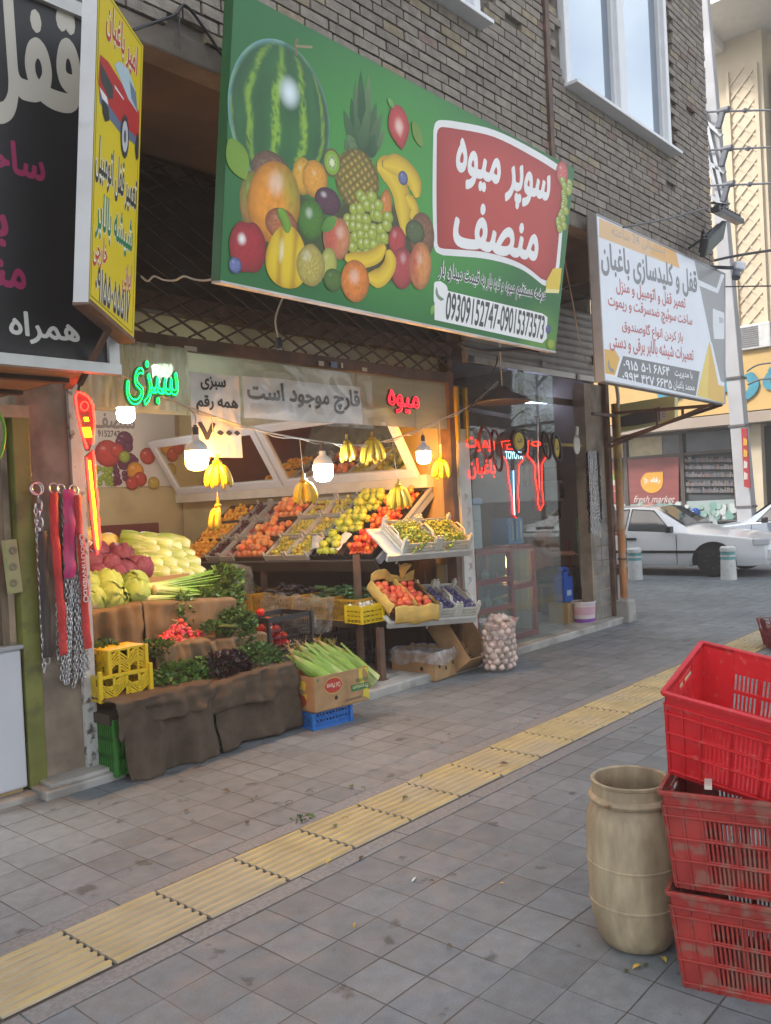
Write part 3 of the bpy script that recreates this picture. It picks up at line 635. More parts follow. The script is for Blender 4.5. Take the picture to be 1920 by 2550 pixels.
B(475, 552, 1140, 1300, shade((.5, .5, .1), amt=.2)); B(365, 498, 1122, 1322, shade((.6, .5, .1), amt=.3, hs=.4, other=((.4, .3, .06), speck(12, -.1, 1.3))), shape=lambda a: 1-.16*max(0, math.sin(a))**2*abs(math.cos(a)))
B(490, 580, 1238, 1345, shade((.08, .17, .02), amt=.1))
crescent([(585, 1185), (660, 1200), (730, 1180), (775, 1130)], .045, YB, YBd); crescent([(690, 1275), (750, 1280), (795, 1220), (785, 1150)], .055, YB, YBd)
B(570, 702, 1198, 1394, shade((.85, .27, .03), hx=-.1, hy=.2, hs=.5, amt=.35, other=((.75, .2, .02), speck(14, 0, 1.2))))
B(52, 112, 1185, 1262, shade((.07, .1, .3), amt=.3, other=((.25, .3, .55), speck(15, 0, 1.2))))
B(788, 888, 485, 690, shade((.6, .06, .05), amt=.8, hx=0, hy=0, hs=.55, hi=(.95, .75, .65)), rot=.35, shape=lambda a: 1-.35*max(0, -math.sin(a))**1.2*abs(math.cos(a)) )
leaf((815, 495), (785, 455), .02, (.1, .3, .05), (.2, .4, .1)); leaf((900, 560), (945, 680), .04, (.12, .25, .02), (.2, .32, .04)); leaf((60, 640), (130, 830), .07, (.14, .3, .02), (.22, .36, .03))
g.build('fruit_picture', PRINT, gsn, tuple(BL))
# red panel with its white border
g = MB(vc=True); hp = .0010
def curve(pts, k=6):
    q = bend([V((*zz(*p), 0)) for p in pts], k); return [(p.x, p.y) for p in q]
wh = curve([(1000, 1130), (994, 900), (998, 600)])+curve([(1005, 570), (1025, 554), (1080, 556)])+curve([(1080, 556), (1280, 600), (1480, 700), (1600, 778)])+curve([(1608, 790), (1602, 950), (1580, 1220)])+curve([(1574, 1262), (1540, 1320), (1500, 1312)])+curve([(1500, 1312), (1400, 1240), (1250, 1195), (1060, 1178)])+curve([(1040, 1176), (1010, 1160), (1000, 1130)])
rd = curve([(1016, 1120), (1012, 900), (1014, 620)])+curve([(1018, 600), (1035, 586), (1080, 590)])+curve([(1080, 590), (1280, 632), (1480, 735), (1590, 805)])+curve([(1594, 815), (1588, 950), (1566, 1200)])+curve([(1562, 1230), (1530, 1290), (1495, 1285)])+curve([(1495, 1285), (1400, 1215), (1250, 1165), (1070, 1148)])+curve([(1050, 1147), (1025, 1140), (1016, 1120)])
def fan(pts, h, colc, cole):
    cx = sum(p[0] for p in pts)/len(pts); cy = sum(p[1] for p in pts)/len(pts); n = len(pts); vs = [gf(cx, cy, h)]; cs = [colc]
    for q in (.75, 1):
        vs += [gf(cx+(x-cx)*q, cy+(y-cy)*q, h) for x, y in pts]; cs += [mixc(colc, cole, .25 if q < 1 else 1)]*n
    g.add(vs, [(0, 1+(i+1) % n, 1+i) for i in range(n)]+[(1+i, 1+(i+1) % n, 1+n+(i+1) % n, 1+n+i) for i in range(n)], 0, cs)
fan(wh, hp, (.85, .85, .83), (.85, .85, .83)); fan(rd, hp+.0006, (.55, .06, .045), (.4, .035, .03))
g.build('red_panel', PRINT, gsn, tuple(BL))
wt = (.9, .9, .88)
g = MB(vc=True)
def gz(p): return (540+p[0]*.5402, p[1]*.5402)
lineup(g, 'سوپر میوه', gf, gS, gz((1100, 752)), gz((1533, 900)), .33, [(.035, .0035, wt), (.02, .0041, wt), (0, .0047, wt)])
lineup(g, 'منصف', gf, gS, gz((1092, 1020)), gz((1485, 1112)), .31, [(.035, .0035, wt), (.02, .0041, wt), (0, .0047, wt)])
lineup(g, 'عرضه مستقیم میوه و تره بار به قیمت میدان بار', gf, gS, gz((1022, 1250)), gz((1516, 1370)), .15, [(.075, .0025, wt), (.05, .0029, wt), (.02, .0035, (.05, .05, .05)), (0, .0040, (.05, .05, .05))])
q = [zz(*p) for p in ((1003, 1395), (1062, 1340), (1500, 1445), (1524, 1462), (1520, 1560), (1500, 1582), (1003, 1474))]; flat(g, gf, q, .0025, wt)
q = curve([(1000, 1320), (1004, 1300), (1030, 1296)], 3)+curve([(1030, 1296), (1060, 1320), (1064, 1360)], 3)+curve([(1064, 1360), (1055, 1400), (1020, 1404)], 3)+curve([(1020, 1404), (1000, 1390), (1000, 1320)], 3); flat(g, gf, q, .0033, wt)
crescent_h = H[0]; H[0] = .0039; crescent([(1012, 1325), (1014, 1355), (1028, 1375), (1045, 1380)], .012, (.2, .3, .18), (.2, .3, .18), (.2, .3, .18)); 
lineup(g, '09309152747-09015373573', gf, gS, gz((1056, 1408)), gz((1508, 1512)), .175, [(.02, .0040, (.06, .06, .06)), (0, .0045, (.06, .06, .06))])
g.build('lettering', PRINT, gsn, tuple(BL))
g = MB(vc=True); H[0] = .0055
B(1562, 1620, 740, 862, shade((.55, .05, .06), amt=.3, other=((.75, .25, .2), speck(2, 0, 1.3))))
g.build('strawberry_print', PRINT, gsn, tuple(BL)); g = MB(vc=True)
for i in range(20): B(*(lambda x, y: (x-14, x+14, y-22, y+22))(1612-i*1.8+rc.uniform(-20, 20), 835+i*11.5), shade((.4, .48, .06), hs=.4, amt=.5), seg=12, rings=4)
g.build('grape_print', PRINT, gsn, tuple(BL)); g = MB(vc=True)
q = [zz(*p) for p in ((1512, 1350), (1520, 1290), (1548, 1238), (1588, 1235), (1582, 1300), (1575, 1352))]; flat(g, gf, q, nh(), (.8, .58, .05))
q = [zz(*p) for p in ((1512, 1350), (1518, 1330), (1578, 1335), (1575, 1352))]; flat(g, gf, q, nh(), (.9, .8, .35))
g.build('pineapple_print', PRINT, gsn, tuple(BL)); g = MB(vc=True)
B(1515, 1538, 1496, 1540, shade((.1, .12, .3), amt=.3)); leaf((985, 1450), (1000, 1405), .02, (.15, .35, .05), (.3, .5, .1)); B(1520, 1558, 1560, 1612, shade((.3, .42, .04), amt=.1))
g.build('blueberry_print', PRINT, gsn, tuple(BL))
# hangers of the sign
g = MB()
for x in (.4, W_-.35): pass
for x in (.3, W_-.3): g.bar(gf(x, 1.2, -.06), gf(x, 1.2, -.06)+V((0, .5, .02)), .03)
g.build('bracket', rust, gsn, tuple(BL))

# ---- white locksmith sign
BL = P(1505, 948, Y=3.31); BR = P(1805, 1005, Y=3.31); TL = P(1484, 533, X=BL.x); TR = P(1805, 682, X=BR.x)
wf, wS, wnv = quad_frame(BL, BR, TR, TL); OUT = [(0, 0), (wS(1805, 1005)[0], 0), wS(1805, 682), wS(1484, 533)]
wsn = thing('shop_sign', 'white locksmith sign with orange corners and grey phone strip beyond the green sign', 'sign', tuple(BL))
def z4(x, y): return wS(1380+x*.3241, 520+y*.3241)
def p4(x, y): return (1380+x*.3241, 520+y*.3241)
g = MB(vc=True); flat(g, wf, OUT, 0, (.74, .77, .82)); g.build('printed_face', PRINT, wsn, tuple(BL))
g = MB(); g.prism(OUT, wf, -.09, -.004); g.build('sign_box', mat('dark_sign_box', (.12, .11, .1), .6), wsn, tuple(BL))
g = MB()
for a, b in ((0, 1), (1, 2), (2, 3), (3, 0)): g.bar(wf(*OUT[a], -.035), wf(*OUT[b], -.035), .014, .08, up=wnv)
g.build('sign_frame', mat('grey_sign_frame', (.3, .3, .3), .45, metal=.4), wsn, tuple(BL))
g = MB(vc=True)
for pts, c, h in (([(345, 72), (935, 330), (965, 458), (345, 215)], (.72, .46, .22), .001), ([(760, 268), (935, 332), (965, 458), (740, 345)], (.75, .4, .1), .0015), ([(1075, 388), (1308, 496), (1308, 1335), (1270, 1330)], (.3, .3, .3), .001), ([(1108, 545), (1248, 610), (1282, 500), (1308, 510), (1258, 650), (1112, 590)], (.78, .8, .82), .0018),
                  ([(1192, 1015), (1096, 1437), (1306, 1493), (1306, 1365), (1262, 1350)], (.75, .45, .06), .0015), ([(1192, 1015), (1096, 1437), (1180, 1460)], (.8, .58, .1), .0021), ([(1196, 1015), (1212, 1030), (1280, 1325), (1308, 1335), (1308, 1365), (1262, 1352)], (.8, .82, .84), .0027),
                  ([(530, 1130), (1118, 1250), (1088, 1437), (478, 1292)], (.16, .16, .165), .0015), ([(385, 1078), (470, 1088), (504, 1152), (466, 1280), (392, 1265)], (.72, .4, .05), .0015), ([(504, 1152), (520, 1140), (482, 1296), (392, 1280), (392, 1265), (466, 1280)], (.85, .86, .87), .0021),
                  ([(1218, 765), (1308, 800), (1308, 1000), (1228, 1000), (1220, 900)], (.72, .74, .75), .002), ([(1265, 830), (1300, 840), (1300, 880), (1268, 878)], (.45, .46, .48), .0026)):
    flat(g, wf, [z4(*p) for p in pts][::-1], h, c)
g.build('printed_shapes', PRINT, wsn, tuple(BL))
g = MB(vc=True); gy = (.2, .2, .21); re_ = (.5, .1, .09); w9 = (.85, .86, .88)
for s, l, r, h, c, b in (('پشتیبانی 24 ساعته', (440, 178), (850, 330), .12, (.42, .36, .3), .0), ('قفل و کلیدسازی باغبان', (358, 375), (1097, 590), .29, gy, .02), ('تعمیر قفل و اتومبیل و منزل', (475, 592), (1008, 735), .145, re_, .01), ('ساخت سوئیچ ضدسرقت و ریموت', (413, 715), (1060, 875), .155, re_, .01),
                         ('باز کردن انواع گاوصندوق', (520, 905), (988, 1000), .145, re_, .01), ('تعمیرات شیشه بالابر برقی و دستی', (425, 1020), (1070, 1135), .155, re_, .01), ('۰۹۱۵ ۵۰۱ ۶۸۶۴', (530, 1193), (886, 1252), .085, w9, .01), ('۰۹۹۳ ۴۲۷ ۶۶۳۵', (522, 1283), (903, 1350), .085, w9, .01), ('با مدیریت', (925, 1262), (1062, 1285), .09, w9, .01), ('محمد باغبان', (915, 1352), (1078, 1378), .1, w9, .01)):
    lineup(g, s, wf, wS, p4(*l), p4(*r), h, [(b+.008, .0035, c), (0, .004, c)])
crescent_zz = zz; zz = z4; gf_, gf = gf, wf; H[0] = .0035; crescent([(418, 1165), (420, 1210), (440, 1240), (462, 1245)], .02, (.3, .25, .2), (.3, .25, .2), (.3, .25, .2)); zz = crescent_zz; gf = gf_
g.build('lettering', PRINT, wsn, tuple(BL))
# steel frame under the white sign
g = MB(); a = wf(.35, -.02, -.05); z_ = BL.z
fr = [(V((9.45, 3.36, z_-.04)), V((9.45, 4.62, z_+.0)))]
for p, q in fr: g.bar(p, q, .035)
g.bar((8.9, 4.62, z_-.03), (9.45, 4.62, z_-.03), .035)
for x in (9.45,): g.bar((x, 4.62, z_-.32), (x, 3.36, z_-.04), .03); g.bar((x, 4.1, z_-.2), (x, 4.1, z_-.02), .025); g.bar((x, 3.8, z_-.13), (x, 3.8, z_-.02), .025)
for x in (9.2,): g.bar((x, 4.62, z_-.42), (x, 3.36, z_-.04), .03)
g.build('support_frame', rust, wsn, tuple(BL))

# ---- left: black locksmith sign with a boarded underside, yellow box sign at its end
yb_ = 3.35; x1 = 2.045
bsn = thing('shop_sign', 'black sign with large cream and magenta lettering at the left edge', 'sign', (x1, yb_, 2.2))
bf, bS, bn = quad_frame(V((-1, yb_, 2.2)), V((x1, yb_, 2.2)), V((x1, yb_, 3.72)), V((-1, yb_, 3.72)))
g = MB(vc=True); flat(g, bf, [(0, 0), (3.045, 0), (3.045, 1.52), (0, 1.52)], 0, (.012, .011, .011)); g.build('printed_face', mat('black_vinyl', (1, 1, 1), .45, var=0, vc=True, bump=.05, bs=2), bsn, (x1, yb_, 2.2))
g = MB(vc=True); cc = (.5, .46, .38); mg = (.3, .022, .085)
for s, r, v, w, h, c, b in (('قفل', (203, 205), 0, .47, .58, cc, .035), ('ساخت سوئیچ', (112, 432), 0, .78, .21, mg, .03), ('باز کردن', (20, 560), 0, .6, .2, mg, .03), ('منزل', (64, 690), 0, .28, .2, mg, .03), ('همراه :', (198, 832), 0, .37, .13, (.62, .61, .56), .025)):
    u1, v1 = bS(*r); vs, fs = text_mesh(s, b); vs2, fs2 = text_mesh(s, 0)
    for k, (vv, ff) in enumerate(((vs, fs), (vs2, fs2))): g.add([bf(u1-w+w*x, v1+(y-.5)*h, .002+.0006*k+z) for x, y, z in vv], ff, 0, c)
g.build('lettering', PRINT, bsn, (x1, yb_, 2.2))
am = mat('white_aluminium', (.45, .45, .42), .4, metal=.3, var=.1, vs=9)
g = MB(); g.bar((-1, yb_-.01, 2.19), (x1+.03, yb_-.01, 2.19), .05, .045); g.bar((x1+.009, yb_-.01, 2.2), (x1+.009, yb_-.01, 3.72), .018, .05); g.bar((-1, yb_, 3.72), (x1, yb_, 3.72), .05, .06); g.build('aluminium_frame', am, bsn, (x1, yb_, 2.2))
bdm = mat('canopy_board', (.3, .16, .075), .6, var=.25, vs=2, stretch=(1, .3, 1), bump=.1)
g = MB(); g.box((.55, yb_+.68, 2.205), (2.95, 1.3, .02)); g.box((x1, yb_+.55, 2.5), (.02, 1.1, .6), m=1); g.build('canopy_underside', [bdm, mat('dark_sheet', (.06, .055, .05), .6)], bsn, (x1, yb_, 2.2))
g = MB()
for y in (.35, .8, 1.2): g.box((.55, yb_+y, 2.185), (2.95, .05, .02))
g.box((1.2, yb_+.03, 2.98), (1.7, .05, 1.5)); g.build('battens', mat('dark_wood', (.07, .04, .025), .7), bsn, (x1, yb_, 2.2))
A = P(222, 752, Y=2.95); Bq = P(333, 850, Y=3.27); C_ = P(357, 115, Y=3.27); D_ = P(246, -55, Y=2.95)
yf, yS, yn = quad_frame(A, Bq, C_, D_); OUT = [(0, 0), yS(333, 850), yS(357, 115), yS(246, -55)]
ysn = thing('box_sign', 'yellow box sign with a red car hanging beside the black sign', 'sign', tuple(A))
g = MB(vc=True); flat(g, yf, OUT, 0, (.72, .56, .012))
cx_ = [(p[0]*.93+.012, p[1]*.965+.03) for p in OUT]
for a, b in zip(cx_, cx_[1:]+cx_[:1]):
    d = V((b[0]-a[0], b[1]-a[1])).normalized(); n = V((-d.y, d.x))*.0022; flat(g, yf, [(a[0]-n.x, a[1]-n.y), (b[0]-n.x, b[1]-n.y), (b[0]+n.x, b[1]+n.y), (a[0]+n.x, a[1]+n.y)], .0008, (.08, .07, .02))
g.build('printed_face', PRINT, ysn, tuple(A))
g = MB(); g.prism(OUT, yf, -.062, -.003); g.build('sign_box', mat('white_box_sheet', (.55, .55, .54), .45, var=.15, vs=3, dirt=((.3, .27, .2), 5, .58, .5)), ysn, tuple(A))
g = MB(); g.bar(yf(.0, 0, -.03), yf(*yS(333, 850), -.03), .07, .02); g.bar(yf(.3, 0, -.03), yf(.3, 0, -.03)+V((.02, .3, -.2)), .02); g.bar(yf(.42, .1, -.03), yf(.42, .1, -.03)+V((.45, 1.3, -.12)), .05, .03); g.build('steel_bracket', rust, ysn, tuple(A))
g = MB(vc=True)
def z1(x, y): return yS(x*.3842, y*.3842)
def q1(x, y): return (x*.3842, y*.3842)
rdl = (.5, .04, .03); blk = (.03, .03, .03); grn = (.02, .2, .07)
for s, l, r, h, c in (('امیر باغبان', (690, 110), (888, 430), .17, rdl), ('تعمیر قفل اتومبیل', (620, 1010), (884, 1290), .2, blk), ('شیشه بالابر', (622, 1380), (858, 1560), .2, grn), ('خارجی', (603, 1610), (695, 1660), .13, rdl), ('ایرانی', (795, 1800), (850, 1815), .13, rdl), ('۰۹۱۵۵۰۵۵۵۱۷', (618, 1822), (840, 2000), .14, blk)):
    lineup(g, s, yf, yS, q1(*l), q1(*r), h, [(.06, .0015, (.8, .8, .72)), (.02, .0021, c), (0, .0026, c)])
g.build('lettering', PRINT, ysn, tuple(A))
g = MB(vc=True); h = .0015
for pts, c in (([(640, 560), (645, 660), (700, 760), (770, 850), (900, 960), (900, 880), (760, 740)], (.12, .16, .25)), ([(648, 352), (700, 400), (900, 720), (900, 905), (780, 790), (645, 600), (636, 540)], (.5, .03, .03)), ([(740, 420), (775, 395), (830, 450), (880, 600), (890, 730), (830, 640)], (.45, .6, .66)), ([(838, 520), (880, 600), (888, 720), (850, 640)], (.16, .22, .28)),
               ([(648, 400), (730, 560), (730, 640), (705, 640), (650, 520)], (.05, .05, .05)), ([(738, 545), (800, 640), (800, 650), (745, 575)], (.75, .75, .78)), ([(640, 560), (690, 630), (700, 680), (660, 640)], (.8, .8, .8)), ([(660, 640), (700, 700), (705, 780), (680, 790), (662, 730)], (.03, .03, .03)), ([(885, 860), (898, 880), (895, 1020), (880, 1040), (872, 960)], (.03, .03, .03))):
    h += .0006; flat(g, yf, [z1(*p) for p in pts], h, c)
for rr, c in ((1, (.04, .04, .05)), (.72, (.55, .57, .6)), (.3, (.1, .1, .1))):
    h += .0006; flat(g, yf, [z1(806+27*rr*math.cos(a*.5236), 885+145*rr*math.sin(a*.5236)) for a in range(12)], h, c)
g.build('car_picture', PRINT, ysn, tuple(A))
# ------------------------------------------------------------------ left shop edge
olive = mat('olive_paint', (.16, .17, .035), .55, var=.25, vs=4, dirt=((.05, .045, .02), 5, .53, .7), bump=.15)
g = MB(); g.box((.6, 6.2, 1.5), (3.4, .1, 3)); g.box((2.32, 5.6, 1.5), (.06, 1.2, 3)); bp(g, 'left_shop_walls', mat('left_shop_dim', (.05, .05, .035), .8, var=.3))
g = MB(); g.box((.3, 5.4, .0), (4.0, 1.5, .06)); bp(g, 'left_shop_floor', stone)
ds = thing('door_frame', 'olive green steel door post at the left edge beside the stained pier', 'door frame', (2.3, 4.78, 0))
g = MB(); g.box((0, 0, 1.1), (.1, .09, 2.2)); g.build('post', olive, ds, bevel=.006)
g = MB(); g.box((-.115, .05, 1.1), (.04, .06, 2.2)); g.build('mullion', mat('weathered_wood', (.2, .15, .1), .8, var=.3, stretch=(6, 6, .6), vs=4), ds)
g = MB(); g.box((-.21, .06, 1.0), (.05, .05, 2.0)); g.build('mullion', olive, ds)
g = MB(); g.box((-.6, .0, 2.17), (1.3, .1, .07)); g.build('head_rail', mat('cracked_cream', (.4, .34, .24), .7, var=.3, dirt=((.12, .09, .05), 6, .52, .8)), ds)
fz = thing('white_cabinet', 'white metal cabinet standing inside the door at the left edge', 'cabinet', (1.95, 5.0, .03))
g = MB(); g.box((0, 0, .41), (.58, .5, .78)); cb = g.build('cabinet_body', mat('white_enamel', (.55, .57, .6), .35, var=.05, vs=2), fz, bevel=.012)
g = MB(); g.box((0, -.005, .813), (.6, .53, .025)); g.build('cabinet_top', mat('grey_trim', (.3, .31, .32), .4), fz, bevel=.006)
g = MB(); g.box((0, 0, .01), (.54, .46, .03)); g.build('plinth', mat('chipboard_edge', (.4, .28, .13), .8), fz)
pst = thing('socket_strip', 'grey-green power socket strip fixed to the olive door post', 'power strip', (2.2, 4.72, 1.3))
g = MB(); g.box((0, 0, 0), (.07, .05, .3), Matrix.Rotation(R(-4), 3, 'Y')); g.build('strip_body', mat('aged_plastic', (.3, .3, .14), .5), pst, bevel=.006)
g = MB()
for k in range(3): g.lathe([(.0, -.002), (.022, -.002), (.022, .004), (.014, .005), (0, .001)], 14, M=Matrix.Translation((-.005*k, -.027, .09-.09*k)) @ Matrix.Rotation(R(90), 4, 'X'))
g.build('outlet', mat('aged_plastic_dark', (.18, .17, .09), .5), pst)
g = MB(); g.tube(bend([(1.95, 4.66, 2.2), (2.1, 4.66, 2.19), (2.17, 4.66, 2.08), (2.15, 4.66, 1.93), (2.1, 4.66, 1.87)]), .009, 8); ck = thing('bicycle_lock', 'bright green cable lock hanging at the left edge under the black sign', 'lock', (2.1, 4.66, 1.9))
o = g.build('cable', mat('green_cable', (.12, .4, .02), .4), ck, (2.1, 4.66, 1.9), smooth=50)
g = MB(); g.tube([(2.12, 4.66, 1.92), (2.07, 4.66, 1.82)], .022, 10); g.build('lock_barrel', mat('black_rubber', (.02, .02, .02), .5), ck, (2.1, 4.66, 1.9), smooth=50)

# ------------------------------------------------------------------ chains for sale
steel = mat('zinc_chain', (.55, .56, .57), .28, metal=.9, var=.15, vs=30, rnd=.15)
def chain_mb(pts, ll=.034, wd=.017, th=.0034):
    """links along a path, each turned a quarter from the last"""
    q = bend(pts, 8); L = [0]
    for a, b in zip(q, q[1:]): L.append(L[-1]+(b-a).length)
    g = MB(); s = 0; i = 0; k = random.randint(0, 1); step = ll-2*th*.95
    while s+ll < L[-1]:
        while L[i+1] < s+ll/2: i += 1
        c = q[i].lerp(q[i+1], (s+ll/2-L[i])/max(1e-6, L[i+1]-L[i])); d = (q[i+1]-q[i]).normalized(); u, w = basis(d); a = R(90)*(k % 2)+U(-.35, .35)+.5; w = u*math.cos(a)+w*math.sin(a)
        path = []
        for t in range(10):
            an = 2*math.pi*t/10; path.append(c+d*(math.sin(an)*ll/2 if abs(math.sin(an)) > .9 else math.sin(an)*ll*.47)+w*(math.copysign(abs(math.cos(an))**.5, math.cos(an))*wd/2 if abs(math.cos(an)) > .01 else 0))
        g.tube(path, th, 5, closed=True); s += step; k += 1
    return g
def hang(px0, py0, px1, py1, Y, **k):
    a = P(px0, py0, Y=Y); b = P(px1, py1, Y=Y); return [a, a.lerp(b, .5)+V((U(-.006, .006), U(-.01, .004), 0)), b]
z0 = lambda x, y: (x*.4518, 1000+y*.4518)
CY = 4.705
def chain(label, p0, p1, Y=CY, ring=None, group='chains hanging on the pier by the greengrocer', ll=.034, th=.0034, wd=.017, m=None):
    pts = hang(*p0, *p1, Y); b = pts[0]; t = thing('steel_chain', label, 'chain', tuple(b), group=group)
    chain_mb(pts, ll, wd, th).build('links', m or steel, t, tuple(b), smooth=60)
    return t, b
def add_ring(t, b, px, py, r, Y=CY-.01):
    c = P(px, py, Y=Y); g = MB(); g.tube([c+V((r*math.cos(a*.3927), .2*r*math.sin(a*.3927+.6), r*math.sin(a*.3927))) for a in range(16)], .005, 7, closed=True); g.build('ring', steel, t, tuple(b), smooth=60)
def sleeve(t, b, pts, w, m, name='fabric_sleeve', flatk=.35, rough_=.006):
    """cloth tube hanging along photo points"""
    q = bend([P(*z0(*p), Y=CY-.028) for p in pts], 6); g = MB(); n = 8; vs = []
    for i, p in enumerate(q):
        for k in range(n):
            a = 2*math.pi*k/n; rr = w*(1+.12*math.sin(i*1.7+k)+U(-.06, .06)); vs.append(p+V((rr*math.cos(a), rr*flatk*math.sin(a)-.004*math.sin(i*.9), 0)))
    g.add(vs, [(i*n+k, (i+1)*n+k, (i+1)*n+(k+1) % n, i*n+(k+1) % n) for i in range(len(q)-1) for k in range(n)]); return g.build(name, m, t, tuple(b), smooth=70)
red_cloth = mat('red_nylon', (.42, .022, .022), .55, var=.2, vs=20, bump=.3, bs=60)
t, b = chain('heavy bright chain whose lower half runs through a black sleeve, leftmost on the stained pier', z0(212, 500), z0(262, 1485), ll=.06, th=.006, wd=.03); add_ring(t, b, *z0(208, 478), .036); add_ring(t, b, *z0(198, 482), .034)
sleeve(t, b, [(232, 715), (240, 900), (252, 1150), (266, 1410)], .028, mat('black_ribbed_sleeve', (.03, .025, .022), .6, var=.5, vs=14, stretch=(6, 1, .3)))
t, b = chain('plain chain with wide links hanging just right of the black sleeve', z0(195, 560), z0(246, 1500))
t, b = chain('chain threaded through a red sleeve on the second ring of the stained pier', z0(288, 500), z0(322, 1440)); add_ring(t, b, *z0(296, 478), .03)
sleeve(t, b, [(296, 500), (304, 720), (325, 1000), (345, 1250), (346, 1395)], .025, red_cloth)
t, b = chain('chain under a shiny magenta ribbon between the two red sleeves', z0(345, 480), z0(375, 1560)); add_ring(t, b, *z0(335, 480), .026)
sleeve(t, b, [(380, 483), (381, 600), (384, 800), (386, 972)], .036, mat('magenta_ribbon', (.4, .03, .15), .25, var=.3, vs=14, stretch=(1, 1, .25), bump=.2), 'ribbon', .2)
t, b = chain('chain threaded through a red sleeve with white print, rightmost on the stained pier', z0(415, 500), z0(490, 1500)); add_ring(t, b, *z0(406, 487), .03)
sv = sleeve(t, b, [(425, 515), (437, 700), (455, 900), (470, 1150), (484, 1360)], .024, red_cloth)
g = MB()
o_ = P(*z0(452, 770), Y=CY-.05); o2_ = P(*z0(472, 1070), Y=CY-.05)
fr = lambda u, v, h=0: o_.lerp(o2_, u)+V((.024*v, -h, .004*v))
vs, fs = text_mesh('BOUTINVIERD', .02); g.add([fr(x, y-.5, .001-z) for x, y, z in vs], fs)
for u_ in (-.07, 1.06): g.tube([fr(u_, 0)+V((.015*math.cos(a*.785), -.002, .018*math.sin(a*.785))) for a in range(8)], .004, 5, closed=True)
g.build('print', mat('white_ink', (.7, .65, .62), .6), sv, tuple(b)).parent = sv
for i, (x0, x1, y1) in enumerate(((365, 340, 1550), (392, 362, 1560), (412, 405, 1590), (432, 440, 1540), (447, 462, 1580), (378, 385, 1535), (425, 420, 1570), (405, 372, 1575), (455, 478, 1545))):
    chain('plain silver chain in the bunch hanging below the magenta ribbon', z0(x0+4, 900), z0(x1, y1), CY-.005+.012*(i % 3))
z7 = lambda x, y: (1100+x*.3797, 800+y*.3797)
blk_ch = mat('black_chain', (.018, .018, .018), .4, metal=.5)
for i, (x0, x1, y1) in enumerate(((965, 985, 1400), (982, 1005, 1425), (998, 1022, 1415), (1008, 1042, 1425), (972, 1012, 1330))):
    chain('long silver chain hanging beside the locksmith doorway', z7(x0, 850), z7(x1, y1), 4.6+.012*(i % 2), group='chains hanging beside the locksmith doorway', ll=.046, wd=.022, th=.0042)
for i, (x0, x1, y1) in enumerate(((955, 965, 1250), (962, 975, 1390), (1012, 1030, 1310), (1018, 1042, 1330))):
    chain('black chain hanging behind the silver chains at the locksmith doorway', z7(x0, 860), z7(x1, y1), 4.63, group='black chains beside the locksmith doorway', ll=.05, wd=.03, th=.009, m=blk_ch)

# ------------------------------------------------------------------ across the side street
XF = 22.0
fb = thing('far_building', 'cream stone building with a yellow shop fascia across the side street', 'building', (XF, 8, 0))
def fp(mb, name, mats, **k): return mb.build(name, mats, fb, (XF, 8, 0), **k)
def F(px, py): q = P(px, py, X=XF); return q.y, q.z
def z8(x, y): return (1450+x*.29841, 900+y*.29841)
def z3(x, y): return (1280+x*.38415, y*.38415)
cream = mat('cream_stone', (.62, .52, .37), .7, var=.1, vs=1.2, bump=.1, dirt=((.5, .4, .27), .8, .55, .3))
beige = mat('beige_canopy', (.38, .31, .25), .7, var=.1, vs=1)
yb = mat('yellow_fascia', (.6, .4, .15), .5, var=.05, vs=1); blu = mat('blue_letter', (.06, .27, .36), .5)
dgl = mat('dark_glazing', (.09, .1, .105), .08, var=.4, vs=.6, spec=.8); bgl = mat('blue_glazing', (.1, .13, .18), .06, var=.15, vs=.5, spec=.9)
fr_m = mat('dark_window_frame', (.09, .07, .055), .5)
yl, yr = 16.0, 1.0; H1 = 13.0
g = MB(); yA = F(1733, 500)[0]; yL0, yL1 = F(1822, 400)[0], F(1893, 400)[0]; yG = F(1700, 1000)[0]
g.box((XF+.65, (yl+yL1-.15)/2, (4.85+H1)/2), (1.3, yl-yL1+.15, H1-4.85)); g.box((XF+3, (yl+yr)/2, 8), (3.4, yl-yr, 16)); fp(g, 'upper_wall', cream)
g = MB(); g.box((XF-.12, (yl+yr)/2, 4.1), (.5, yl-yr, 1.46)); fp(g, 'yellow_fascia', yb)
g = MB(); g.box((XF-.2, (yl+yr)/2, 3.2), (.7, yl-yr, .26)); fp(g, 'canopy', beige)
yd0, yd1 = F(1862, 1230)[0], F(1903, 1230)[0]
g = MB(); g.box((XF+.2, (yd0+yd1)/2, 1.53), (.5, yd0-yd1, 3.06)); fp(g, 'entrance_pier', cream)
g = MB(); g.box((XF+.25, (yd1+yr)/2, 1.5), (.1, yd1-yr, 3.0)); fp(g, 'entrance_door', mat('dark_door', (.08, .07, .06), .4))
g = MB()
# diamond tracery on the recessed strip
yt0, yt1 = yL0, yL1; z0_, z1_ = 4.95, 11.8; st = .36
n = int((z1_-z0_)/st)
for k in range(-2, n+2):
    for s in (1, -1):
        za = z0_+k*st; w = yt0-yt1; a = V((XF-.012-.006*s, yt0, za if s > 0 else za+w)); b = V((XF-.012-.006*s, yt1, za+w if s > 0 else za))
        lo, hi = (a, b) if a.z < b.z else (b, a)
        if lo.z < z0_: lo = lo.lerp(hi, (z0_-lo.z)/(hi.z-lo.z)) if hi.z > z0_ else None
        if lo is None: continue
        if hi.z > z1_: hi = hi.lerp(lo, (hi.z-z1_)/(hi.z-lo.z)) if lo.z < z1_ else None
        if hi is None: continue
        g.bar(lo, hi, .05, .03, up=(1, 0, 0))
g.box((XF-.02, yt0, (z0_+z1_)/2), (.12, .07, z1_-z0_)); g.box((XF-.02, yt1, (z0_+z1_)/2), (.12, .09, z1_-z0_)); fp(g, 'lattice_panel', cream)
